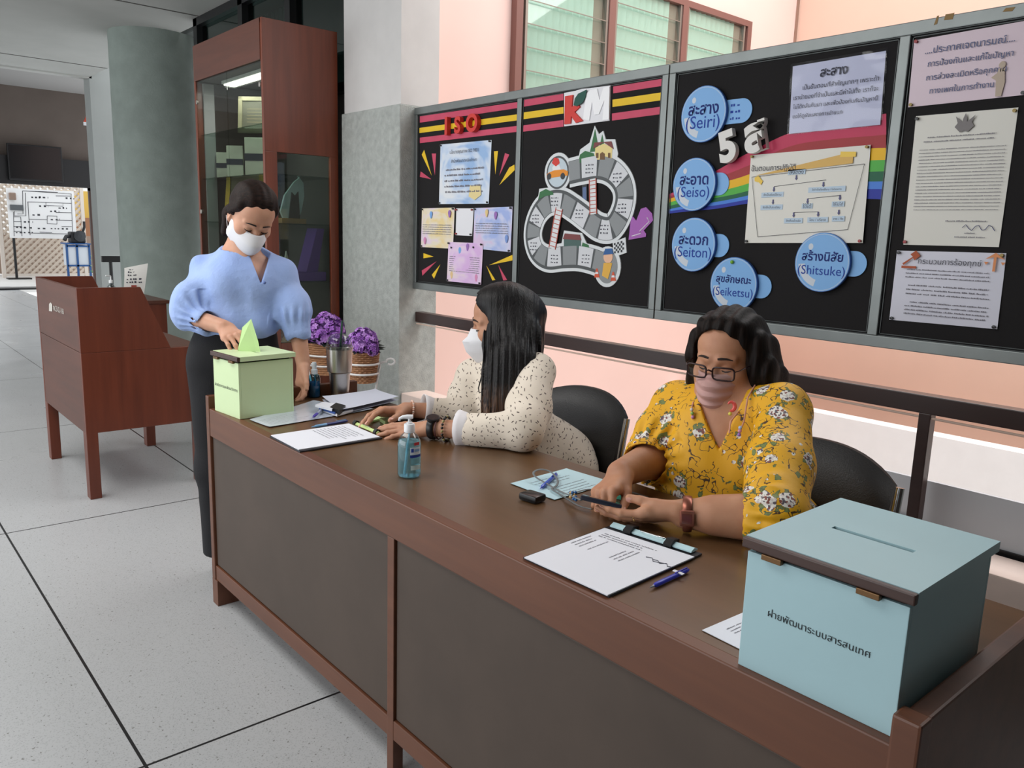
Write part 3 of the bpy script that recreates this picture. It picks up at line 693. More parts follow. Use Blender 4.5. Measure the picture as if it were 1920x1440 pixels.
lines(P4, 8, .06, .94, .34, .76, .4, ragged=.02); balloons(P4, ((.36, .2, (120, 168, 224)), (.58, .1, (150, 108, 176)), (.14, .82, (222, 190, 140)), (.86, .84, (210, 140, 180))))
# burst wedges of card around the notices
for m, nm, pts, where in ((YEL, 'yellow', ((66, 470), (80, 442), (124, 592)), 'tall, left of the ISO notice'), (PINK, 'pink', ((125, 463), (150, 463), (143, 590)), 'upright, touching the ISO notice left side'), (PINK, 'pink', ((60, 568), (55, 600), (122, 614)), 'short, flat, at the board left edge'),
        (YEL, 'yellow', ((490, 450), (514, 448), (498, 585)), 'narrow, right of the ISO notice'), (PINK, 'pink', ((555, 460), (580, 470), (522, 592)), 'leaning, right of the ISO notice'), (YEL, 'yellow', ((580, 545), (610, 528), (612, 560), (522, 648)), 'broad, nearest the middle frame'),
        (YEL, 'yellow', ((76, 1048), (76, 1078), (135, 1068)), 'short, under the cream notice'), (PINK, 'pink', ((66, 1150), (70, 1180), (152, 1096)), 'long, left of the lilac notice'), (YEL, 'yellow', ((125, 1175), (138, 1198), (174, 1115)), 'close to the lilac notice left edge'),
        (YEL, 'yellow', ((462, 1118), (598, 1058), (600, 1090)), 'long, under the blue notice'), (YEL, 'yellow', ((446, 1122), (480, 1208), (498, 1205)), 'narrow, right of the lilac notice'), (PINK, 'pink', ((516, 1118), (545, 1208), (567, 1205)), 'narrow, above the cream blouse woman')):
    flat('card_wedge', [c1(*p) for p in pts], m, label='%s card wedge, %s' % (nm, where), cat='card wedge', group='card burst wedges')
# the board-game road of the KM panel
GREYS = (mat('grey road card', (136, 140, 142), .6), mat('light road card', (206, 208, 212), .6)); RIM = mat('dark road rim', (78, 82, 84), .6); WB = mat('white cut-out card', (214, 218, 220), .6)
def catmull(P, n):
    P = [np.array(p, float) for p in P]; P = [2 * P[0] - P[1]] + P + [2 * P[-1] - P[-2]]; out = []
    for i in range(1, len(P) - 2):
        for k in range(n):
            s = k / n; a, b_, c, d = P[i - 1:i + 3]
            out.append(.5 * (2 * b_ + (c - a) * s + (2 * a - 5 * b_ + 4 * c - d) * s * s + (3 * b_ - a - 3 * c + d) * s ** 3))
    return out + [P[-2]]
def km_game():
    t = thing('game_poster', 'white cut-out poster of a winding grey board-game road with ladders', 'poster', B(*c1(1000, 760)))
    ctr = [(935, 578), (1010, 560), (1110, 545), (1190, 572), (1246, 640), (1260, 730), (1232, 830), (1180, 900), (1110, 895), (1040, 845), (960, 785), (890, 745), (820, 750), (762, 805), (728, 885), (722, 965), (748, 1040), (810, 1080), (900, 1072), (990, 1070), (1080, 1090), (1150, 1120)]
    cc = [B(*c1(*p)) for p in ctr]; cl = catmull([(p[0], p[2]) for p in cc], 8)
    def strip(w0, w1, y, th, m, name, a=0, b_=None, mbx=None):
        Q = cl[a:b_]; mb = mbx or MB(); n = len(Q); L, R = [], []
        for i, p in enumerate(Q):
            d = Q[min(i + 1, n - 1)] - Q[max(i - 1, 0)]; d = d / np.linalg.norm(d); nn = np.array([-d[1], d[0]])
            L.append(p + nn * w0); R.append(p + nn * w1)
        for y_, s in ((y, 1), (y - th, -1)):
            vs = [(p[0], y_, p[1]) for p in L] + [(p[0], y_, p[1]) for p in R]; mb.add(vs, [(i, i + 1, n + i + 1, n + i) for i in range(n - 1)])
        k = len(mb.v) - 4 * n
        mb.f += [(k + i, k + i + 1, k + 2 * n + i + 1, k + 2 * n + i) for i in range(n - 1)] + [(k + n + i, k + n + i + 1, k + 3 * n + i + 1, k + 3 * n + i) for i in range(n - 1)]; mb.m += [0] * (2 * n - 2)
        return mb if mbx else mb.build(name, m, t)
    strip(.072, -.072, YF, .006, WB, 'white_backing')
    circ = lambda px, py, r, y, th, m, name, k=1.0: MB().prism([(p[0], y, p[2]) for p in [B(*c1(px, py)) + np.array([r * k * math.cos(a), 0, r * math.sin(a)]) for a in np.linspace(0, 2 * math.pi, 33)[:-1]]], (0, -th, 0)).build(name, m, t)
    circ(868, 575, .098, YF, .0062, WB, 'white_backing'); circ(1158, 1128, .098, YF, .0062, WB, 'white_backing', .9)
    poly = lambda pts, y, th, m, name: MB().prism([(q[0], y, q[2]) for q in [B(*c1(*p)) for p in pts]], (0, -th, 0)).build(name, m, t)
    poly(((980, 540), (1000, 440), (1055, 400), (1085, 300), (1110, 350), (1135, 330), (1150, 380), (1205, 380), (1222, 465), (1205, 540)), YF, .0058, WB, 'white_backing')
    poly(((750, 740), (760, 670), (840, 660), (860, 740)), YF, .0058, WB, 'white_backing'); poly(((880, 1040), (905, 915), (1010, 930), (1060, 1040)), YF, .0058, WB, 'white_backing')
    poly(((1190, 985), (1265, 955), (1272, 1045), (1200, 1070)), YF, .0058, WB, 'white_backing')
    strip(.056, -.056, YF - .0063, .0006, RIM, 'road_rim')
    n = len(cl); m_ = 21; st = [int(i * (n - 1) / m_) for i in range(m_ + 1)]
    for i in range(m_): strip(.054, -.040, YF - .0071, .0005, GREYS[i % 2], 'road_tile', st[i], st[i + 1])
    mb = MB()
    for i in range(0, m_):
        if i % 2 == 0: continue
        c = cl[(st[i] + st[i + 1]) // 2]
        for k in range(3): scribble(mb, (c[0] - .03, YF - .0079, c[1] + .012 - .018 * k), X3, Z3, .055, .008, RND, wmax=.02)
    mb.build('tile_print', INK, t)
    y = YF - .0078
    circ(868, 575, .082, YF - .0063, .0006, RIM, 'start_disc'); circ(868, 575, .072, YF - .007, .0005, mat('pale disc', (190, 204, 212), .6), 'start_disc'); circ(1158, 1128, .08, YF - .0063, .0008, GREYS[0], 'goal_disc', .85)
    OR = mat('orange print', (224, 140, 40), .6); GR = mat('green print', (52, 108, 66), .6); SK = mat('printed skin', (226, 180, 150), .6); TL = mat('printed dark', (52, 56, 60), .6)
    poly(((806, 585), (820, 575), (850, 562), (905, 556), (930, 568), (930, 592), (806, 610)), y, .001, OR, 'printed_car')
    for p in ((820, 598), (900, 596)): circ(*p, .016, y - .0012, .0006, TL, 'printed_wheel')
    poly(((835, 520), (850, 488), (875, 492), (882, 520), (860, 540)), y, .001, RED, 'printed_hat'); poly(((838, 545), (850, 530), (880, 530), (892, 562), (842, 572)), y, .0008, WHT, 'printed_rider')
    for pts in (((1058, 455), (1088, 318), (1112, 450)), ((1108, 450), (1130, 352), (1148, 440))): poly(pts, YF - .006, .001, GR, 'printed_tree')
    poly(((990, 520), (1000, 470), (1030, 448), (1080, 462), (1090, 505)), YF - .006, .0012, GR, 'printed_bush'); poly(((755, 735), (765, 690), (800, 672), (842, 690), (845, 705), (790, 715)), YF - .0074, .0012, GR, 'printed_bush')
    poly(((1085, 500), (1090, 430), (1140, 405), (1190, 430), (1185, 500)), YF - .0062, .0012, mat('printed cream house', (226, 206, 140), .6), 'printed_house')
    poly(((1078, 435), (1085, 400), (1185, 392), (1198, 438), (1140, 398)), YF - .0075, .001, mat('printed roof', (120, 62, 62), .6), 'printed_roof')
    poly(((1118, 500), (1118, 465), (1132, 455), (1146, 465), (1146, 500)), YF - .0076, .0008, mat('printed door', (110, 80, 50), .6), 'printed_door')
    for x in (1095, 1165): poly(((x, 490), (x, 460), (x + 14, 460), (x + 14, 490)), YF - .0076, .0008, mat('printed door', (110, 80, 50), .6), 'printed_window')
    def ladder(a, b_, w):
        mb = MB(); A, Bb = [B(*c1(*p)) for p in (a, b_)]; A[1] = Bb[1] = YF - .0095; d = Bb - A; nn = np.array([-d[2], 0, d[0]]); nn = nn / np.linalg.norm(nn) * w
        for s in (-1, 1): mb.tube([A + nn * s, Bb + nn * s], .0028, 6)
        for k in range(9): q = A + d * (k + .5) / 9; mb.tube([q - nn, q + nn], .002, 6)
        mb.build('ladder', mat('printed ladder', (190, 96, 84), .6), t)
        fl = MB().prism([A - nn, A + nn, Bb + nn, Bb - nn], (0, .0015, 0)).build('ladder_back', WB, t)
    ladder((1076, 612), (1080, 820), .022); ladder((880, 785), (838, 1020), .024)
    poly(((1010, 650), (1038, 645), (1040, 745), (1012, 752)), YF - .001, .004, TL, 'printed_phone'); poly(((1014, 662), (1035, 658), (1036, 735), (1015, 742)), YF - .0052, .0006, mat('printed screen', (90, 110, 150), .6), 'printed_screen')
    poly(((905, 1010), (905, 960), (1005, 960), (1005, 1018)), YF - .006, .0014, mat('printed shop', (70, 96, 92), .6), 'printed_shop'); poly(((900, 965), (912, 932), (1000, 940), (1008, 972)), YF - .0078, .001, mat('printed roof', (120, 62, 62), .6), 'printed_awning')
    poly(((1005, 1030), (1015, 985), (1050, 1000), (1058, 1038)), YF - .0062, .0012, GR, 'printed_bush')
    mb = MB(); q0 = [B(*c1(*p)) for p in ((1198, 990), (1258, 972), (1258, 1040), (1200, 1050))]
    for i in range(6):
        for j in range(5):
            if (i + j) % 2: continue
            f = lambda u, v: (q0[0] * (1 - u) + q0[1] * u) * (1 - v) + (q0[3] * (1 - u) + q0[2] * u) * v
            vv = [f(i / 6, j / 5), f((i + 1) / 6, j / 5), f((i + 1) / 6, (j + 1) / 5), f(i / 6, (j + 1) / 5)]
            mb.add([(p[0], YF - .0068, p[2]) for p in vv], [(0, 1, 2, 3)])
    mb.build('printed_flag', TL, t)
    circ(1166, 1070, .03, y, .001, SK, 'printed_face'); poly(((1138, 1058), (1150, 1022), (1190, 1020), (1198, 1052)), y - .0012, .001, mat('printed blue cap', (46, 92, 150), .6), 'printed_cap')
    poly(((1130, 1180), (1140, 1105), (1190, 1105), (1180, 1150), (1165, 1200)), y, .001, mat('printed amber', (220, 170, 70), .6), 'printed_worker')
    for x, z in ((1100, 1170), (1196, 1190)):
        poly(((x - 16, z + 20), (x - 4, z - 32), (x + 4, z - 32), (x + 16, z + 20)), y, .001, mat('printed cone', (206, 84, 52), .6), 'printed_cone')
        poly(((x - 10, z), (x - 7, z - 12), (x + 7, z - 12), (x + 10, z)), y - .0012, .0004, WHT, 'printed_band')
km_game()
flat('arrow_card', [c1(*p) for p in ((1355, 788), (1385, 778), (1420, 815), (1427, 855), (1372, 915), (1386, 935), (1384, 952), (1283, 970), (1297, 845), (1308, 832), (1328, 858))], mat('purple card', (160, 92, 172), .6), .005, label='purple arrow card at the right edge of the KM panel', cat='arrow card')
mb = MB(); mb.tube([B(*c1(*p), YF - .0055) for p in ((1388, 838), (1402, 862), (1345, 918), (1352, 932), (1298, 948))], .0022, 5); o = mb.build('arrow_outline', WHT); o.parent = bpy.data.objects['arrow_card']

# ---- 5 S panel
c3 = crop(1230, 260, .25); c2 = crop(1230, 60, .2344)
RB = [mat('rainbow ' + n, c, .42, spec=.3) for n, c in (('crimson', (186, 50, 84)), ('red', (156, 44, 48)), ('yellow', (226, 176, 24)), ('green', (78, 170, 66)), ('dark green', (18, 92, 62)), ('blue', (70, 124, 210)), ('dark blue', (28, 44, 150)))]
st = {100: (418, 436, 452, 478, 505, 530, 545, 562), 250: (350, 375, 405, 440, 472, 500, 522, 545), 450: (243, 300, 345, 400, 445, 475, 500, 526), 700: (105, 200, 268, 335, 390, 425, 455, 486), 1000: (-40, 60, 145, 225, 290, 345, 395, 455), 1300: (-120, 8, 95, 180, 255, 325, 380, 450), 1600: (-168, -18, 74, 164, 248, 322, 378, 452), 1728: (-188, -30, 70, 160, 245, 320, 378, 458)}
xs = sorted(st)
t = thing('rainbow_banner', 'glossy seven colour rainbow swoosh rising to the right across the five S panel', 'banner', B(*c3(1000, 200)))
nmR = ('crimson_band', 'red_band', 'yellow_band', 'green_band', 'dark_green_band', 'blue_band', 'dark_blue_band')
for k in range(7):
    up = catmull([(x, st[x][k]) for x in xs], 5); dn = catmull([(x, st[x][k + 1]) for x in xs], 5)
    mb = MB(); P = [B(*c3(*p)) for p in up]; Q = [B(*c3(*p)) for p in dn]; n = len(P)
    wv = lambda p: YF - .0025 - .0012 * math.sin(p[0] * 38 + k)
    vs = [(p[0], wv(p), p[2]) for p in P] + [(p[0], wv(p) + .0006, p[2]) for p in Q]
    mb.add(vs, [(i, i + 1, n + i + 1, n + i) for i in range(n - 1)]); mb.build(nmR[k], RB[k], t)
# numerals 5 and the Thai letter, thick white foam
for ch, (x, y), h, lab in (('5', (612, 915), .118, 'thick white foam numeral 5 tilted on the black board'), ('ส', (835, 822), .125, 'thick white foam Thai letter tilted right of the numeral 5')):
    p = B(*c2(x, y)); a = math.radians(14); mb = MB()
    add_text(mb, ch, (p[0], YF - .03, p[2]), (math.cos(a), 0, math.sin(a)), (-math.sin(a), 0, math.cos(a)), height=h, extrude=.012, bold=.05, res=6)
    tag(mb.build('foam_letter', mat('white foam', (222, 220, 216), .7)), lab, 'foam letter')
BLU = mat('pale blue disc card', (116, 168, 220), .45); BLE = mat('disc rim', (60, 100, 170), .5); GLO = mat('printed highlight', (196, 204, 214), .5); BTX = mat('blue print', (26, 60, 150), .7)
def disc(cx, cy, top, thai, eng, lab, tabw=.0, pin=False, long=False):
    p = B(cx, cy, YF - .022); r = B(cx, top, YF - .022)[2] - p[2]; y = YF - .004
    t = thing('word_disc', lab, 'disc', (p[0], YF, p[2]), 0, 'pale blue word discs')
    ring = lambda r_, y_, cx_=0., n=44: [(p[0] + cx_ + r_ * math.cos(a), y_, p[2] + r_ * math.sin(a)) for a in np.linspace(0, 2 * math.pi, n + 1)[:-1]]
    # tab behind
    rt = r * .42; L = r * (1.08 if not long else 1.55)
    tb = [(p[0] + L + rt * math.cos(a), y + .002, p[2] + rt * math.sin(a)) for a in np.linspace(math.pi / 2, -math.pi / 2, 15)] + [(p[0] + r * .4, y + .002, p[2] - rt), (p[0] + r * .4, y + .002, p[2] + rt)]
    MB().prism(tb, (0, -.004, 0)).build('tab', BLU, t)
    if long:
        mb = MB()
        for k in range(3): scribble(mb, (p[0] + r * 1.08, y - .0025, p[2] + .02 - .026 * k), X3, Z3, r * .45, .011, RND, wmax=.03)
        mb.build('tab_print', BTX, t)
    MB().prism(ring(r, y - .004), (0, -.014, 0)).build('disc', [BLE], t)
    MB().prism(ring(r * .985, y - .0181), (0, -.0006, 0)).build('face', BLU, t)
    mb = MB(); a_ = ring(r * .955, y - .0189); b_ = ring(r * .94, y - .0189); n = len(a_); mb.add(a_ + b_, [(i, (i + 1) % n, n + (i + 1) % n, n + i) for i in range(n)]); mb.build('rim_line', GLO, t)
    hl = [(p[0] + r * rr * math.cos(a), y - .0188, p[2] + r * rr * math.sin(a)) for rr, sq in ((.86, 1), (.62, -1)) for a in np.linspace(3.25, 4.45, 12)[::sq]]
    MB().prism(hl, (0, -.0002, 0)).build('highlight', GLO, t)
    MB().prism([(p[0] - r * .45 + r * .09 * math.cos(a), y - .0188, p[2] + r * .52 + r * .11 * math.sin(a)) for a in np.linspace(0, 6.283, 13)[:-1]], (0, -.0002, 0)).build('highlight', GLO, t)
    mb = MB(); add_text(mb, thai, (p[0], y - .0195, p[2] + r * .2), X3, Z3, width=r * min(1.5, .27 * len(thai)), bold=.02); mb.build('thai_lettering', NAVY, t)
    mb = MB(); add_text(mb, eng, (p[0], y - .0195, p[2] - r * .26), X3, Z3, width=r * min(1.72, .2 * len(eng) + .1)); mb.build('latin_lettering', BTX, t)
    if pin: MB().ball((p[0] - .01, y - .024, p[2] + r * .82), .008, 8).build('push_pin', PIN['green'], t, smooth=True)
disc(1318.6, 214, 161, 'สะสาง', '(Seiri)', 'highest pale blue disc, reads Seiri, with long tab', long=True)
disc(1300.8, 346, 296, 'สะอาด', '(Seiso)', 'pale blue disc over the rainbow left end, reads Seiso')
disc(1299.5, 458.8, 408, 'สะดวก', '(Seiton)', 'pale blue disc under the rainbow left end, reads Seiton')
disc(1374.5, 533.8, 482, 'สุขลักษณะ', '(Seiketsu)', 'pale blue disc above the yellow blouse woman, reads Seiketsu', pin=True)
disc(1540.8, 492, 436, 'สร้างนิสัย', '(Shitsuke)', 'pale blue disc on the flow chart bottom edge, reads Shitsuke')
# plastic sleeve notice
SL = sheet('sleeve_notice', [c2(*p) for p in ((1095, 275), (1840, 150), (1795, 742), (1065, 815))], mat('blue white paper', (200, 204, 222), .6), 'white notice in a shiny plastic sleeve above the rainbow', off=.006, pins=(), curl=.003)
cs = [np.array(q) for q in SL['_c']]
words_on(SL, 'สะสาง', .48, .16, .3, INK, bold=.02, d=.0125)
for k, (s, w, u) in enumerate((('เป็นขั้นตอนที่สำคัญมากๆ เพราะถ้า', .82, .55), ('เรานำของที่จำเป็นและมีค่าไปทิ้ง เราก็จะ', .92, .5), ('ไม่ได้กลับคืนมา และเพื่อป้องกันกับปัญหานี้', .92, .5), ('ขอให้ดูผังแสดงการจำแนก', .56, .32))):
    words_on(SL, s, u, .35 + .135 * k, w, INK, d=.0125)
mb = MB(); a, b_ = page_at(SL, -.01, -.03, .0145), page_at(SL, 1.03, 1.02, .0145); vs = []
n = 10
for i in range(n + 1):
    for j in range(n + 1):
        q = page_at(SL, -.01 + 1.04 * i / n, -.03 + 1.05 * j / n, .0145); vs.append((q[0], q[1] - .0015 * math.sin(i * 1.3 + j * .9) - .004 * (i > 7) * math.sin(j * 2.1) ** 2, q[2]))
mb.add(vs, [(i * (n + 1) + j, (i + 1) * (n + 1) + j, (i + 1) * (n + 1) + j + 1, i * (n + 1) + j + 1) for i in range(n) for j in range(n)]); mb.build('plastic_sleeve', glass('clear plastic', (245, 245, 250), .05, .08), SL, smooth=True)
# flow chart
FC = sheet('flow_chart', [c3(*p) for p in ((712, 124), (1610, 46), (1553, 782), (668, 782))], mat('flow chart paper', (222, 220, 212), .7), 'white flow chart sheet with gold ribbon pinned over the rainbow', pins=('brass', 'brass', 'red', 'black'), off=.008, curl=.004)
words_on(FC, 'ขั้นตอนการปฏิบัติ', .22, .16, .4, INK, d=.014)
TAN = mat('gold ribbon print', (212, 172, 96), .6); TAN2 = mat('bright gold print', (232, 196, 86), .6); BX = mat('pale blue box print', (186, 204, 220), .7); ARW = mat('violet arrow print', (92, 92, 130), .7)
def fpoly(pts, m, name, d=.0135): return MB().prism([page_at(FC, u, v, d) for u, v in pts], (0, -.0003, 0)).build(name, m, FC)
fpoly(((.06, .235), (.88, .055), (.88, .175)), TAN, 'ribbon'); fpoly(((.78, .045), (.90, .06), (.90, .11), (.78, .10)), TAN2, 'ribbon_fold', .0139)
fpoly(((.055, .26), (.09, .235), (.12, .285), (.135, .30), (.12, .345), (.10, .315), (.06, .30)), TAN2, 'thumb_pin_print')
mb = MB()
fr = [(.03, .25), (.97, .19), (.88, .86), (.12, .93), (.03, .25)]
for (u, v), (u2, v2) in zip(fr[:-1], fr[1:]): mb.tube([page_at(FC, u, v, .0136), page_at(FC, u2, v2, .0136)], .0008, 4)
for (u, v), (u2, v2) in (((.24, .37), (.68, .33)), ((.54, .52), (.80, .50)), ((.43, .665), (.635, .665))): mb.tube([page_at(FC, u, v, .0136), page_at(FC, u2, v2, .0136)], .0008, 4)
mb.build('chart_lines', INK, FC)
for u, v in ((.43, .285), (.24, .40), (.66, .375), (.24, .54), (.54, .545), (.80, .52), (.43, .69), (.635, .69), (.80, .675)):
    w, h = .012, .05
    fpoly(((u - w * .5, v - h * .5), (u + w * .5, v - h * .5), (u + w * .5, v + .005), (u + w, v + .005), (u, v + h * .6), (u - w, v + .005), (u - w * .5, v + .005)), ARW, 'chart_arrow')
for (u, v, w, s) in ((.43, .225, .15, 'สิ่งของ'), (.23, .46, .2, 'จำเป็นต้องใช้งาน'), (.69, .43, .3, 'ไม่จำเป็นต้องใช้งาน / ไม่ต้องการ'), (.23, .60, .2, 'จัดให้เป็นระเบียบ'), (.54, .60, .09, 'ใช้ได้'), (.79, .59, .1, 'ใช้ไม่ได้'), (.43, .755, .16, 'จัดเก็บเข้าคลัง'), (.635, .75, .17, 'โอน / บริจาค'), (.80, .745, .1, 'ขาย / ทิ้ง')):
    fpoly(((u - w / 2, v - .028), (u + w / 2, v - .028), (u + w / 2, v + .028), (u - w / 2, v + .028)), BX, 'chart_box'); words_on(FC, s, u, v, w * .8, INK, 'box_lettering', d=.0142)
# announcements on the last panel
c4 = crop(1620, 20, .458)
A1 = sheet('announcement', [c4(*p) for p in ((205, 122), (668, 40), (668, 344), (182, 396))], mat('pinkish paper', (214, 196, 206), .6), 'pinkish announcement sheet at the top of the right panel', pins=('red', None, 'black', 'brass'))
for k, (s, w, u) in enumerate((('....ประกาศเจตนารมณ์....', .8, .52), ('การป้องกันและแก้ไขปัญหา', .76, .53), ('การล่วงละเมิดหรือคุกคาม', .72, .5), ('ทางเพศในการทำงาน', .58, .47))): words_on(A1, s, u, .2 + .2 * k, w, mat('slate print', (92, 100, 132), .8), bold=.008)
fig = mat('printed sepia figure', (182, 166, 150), .7); mb = MB(); p = page_at(A1, .80, .70, .0095); mb.prism([(p[0] + dx * .7, p[1], p[2] + dz * .7) for dx, dz in ((-.012, .03), (.012, .03), (.02, -.03), (.012, -.09), (-.012, -.09), (-.018, -.02), (-.04, -.005), (-.018, .012))], (0, -.0003, 0)); mb.ball((p[0], p[1], p[2] + .032), (.010, .001, .011), 8); mb.build('printed_figure', fig, A1)
A2 = sheet('announcement', [c4(*p) for p in ((213, 432), (632, 396), (553, 968), (162, 958))], mat('cream paper', (216, 214, 206), .6), 'tall cream typed announcement with garuda crest, middle of the right panel', pins=('black', 'brass', None, 'red'))
lines(A2, 2, .12, .85, .16, .225, .3, ragged=.1); lines(A2, 19, .08, .95, .255, .74, .26, ragged=.02); lines(A2, 1, .42, .86, .80, .83, .35); lines(A2, 2, .55, .86, .89, .95, .3)
mb = MB(); p = page_at(A2, .52, .08, .0095)
for s in (-1, 1): mb.prism([(p[0] + s * a, p[1], p[2] + b_) for a, b_ in ((.004, .0), (.03, .022), (.022, .0), (.03, -.012), (.012, -.03), (.0, -.026))], (0, -.0003, 0))
mb.prism([(p[0] + a, p[1], p[2] + b_) for a, b_ in ((-.008, -.026), (-.006, .014), (0, .03), (.006, .014), (.008, -.026))], (0, -.0004, 0)); mb.build('crest', mat('pale crest print', (128, 124, 124), .8), A2)
mb = MB(); p = page_at(A2, .62, .86, .0098); mb.tube([(p[0] + .01 * k, p[1], p[2] + .010 * math.sin(k * 1.7)) for k in range(11)], .001, 5); mb.build('signature', NAVY, A2)
A3 = sheet('announcement', [c4(*p) for p in ((135, 982), (583, 993), (547, 1304), (105, 1265))], mat('lilac white paper', (206, 206, 218), .6), 'white complaint process sheet with gavel, lowest on the right panel', pins=('black', 'brass', 'black', 'black'), curl=.006)
words_on(A3, 'กระบวนการร้องทุกข์', .52, .14, .58, INK, d=.0115); lines(A3, 3, .12, .9, .24, .40, .34, ragged=.05); lines(A3, 3, .14, .92, .46, .64, .36, ragged=.05); lines(A3, 4, .14, .94, .70, .92, .38, ragged=.05)
BRN = mat('gavel print', (170, 84, 52), .7); mb = MB(); p = page_at(A3, .16, .13, .0115); mb.prism([(p[0] + a, p[1], p[2] + b_) for a, b_ in ((-.03, -.02), (.02, -.02), (.02, -.028), (-.03, -.028))], (0, -.0003, 0)); mb.prism([(p[0] + a, p[1], p[2] + b_) for a, b_ in ((-.028, -.012), (.005, .012), (-.004, .02), (.014, .034), (.03, .016), (.012, .0), (.006, .008), (-.024, -.018))], (0, -.0003, 0)); mb.build('gavel_print', BRN, A3)
mb = MB(); p = page_at(A3, .92, .12, .0115); mb.prism([(p[0] + a, p[1], p[2] + b_) for a, b_ in ((-.004, -.03), (-.004, .016), (-.03, .008), (0, .03), (.03, .008), (.004, .016), (.004, -.03))], (0, -.0003, 0)); mb.prism([(p[0] + a, p[1], p[2] + b_) for a, b_ in ((-.032, .0), (-.018, .0), (-.025, -.01))], (0, -.0003, 0)); mb.prism([(p[0] + a, p[1], p[2] + b_) for a, b_ in ((.032, .0), (.018, .0), (.025, -.01))], (0, -.0003, 0)); mb.build('scales_print', mat('scales print', (214, 140, 92), .7), A3)
for o in list(bpy.data.objects):
    if '_c' in o: del o['_c']
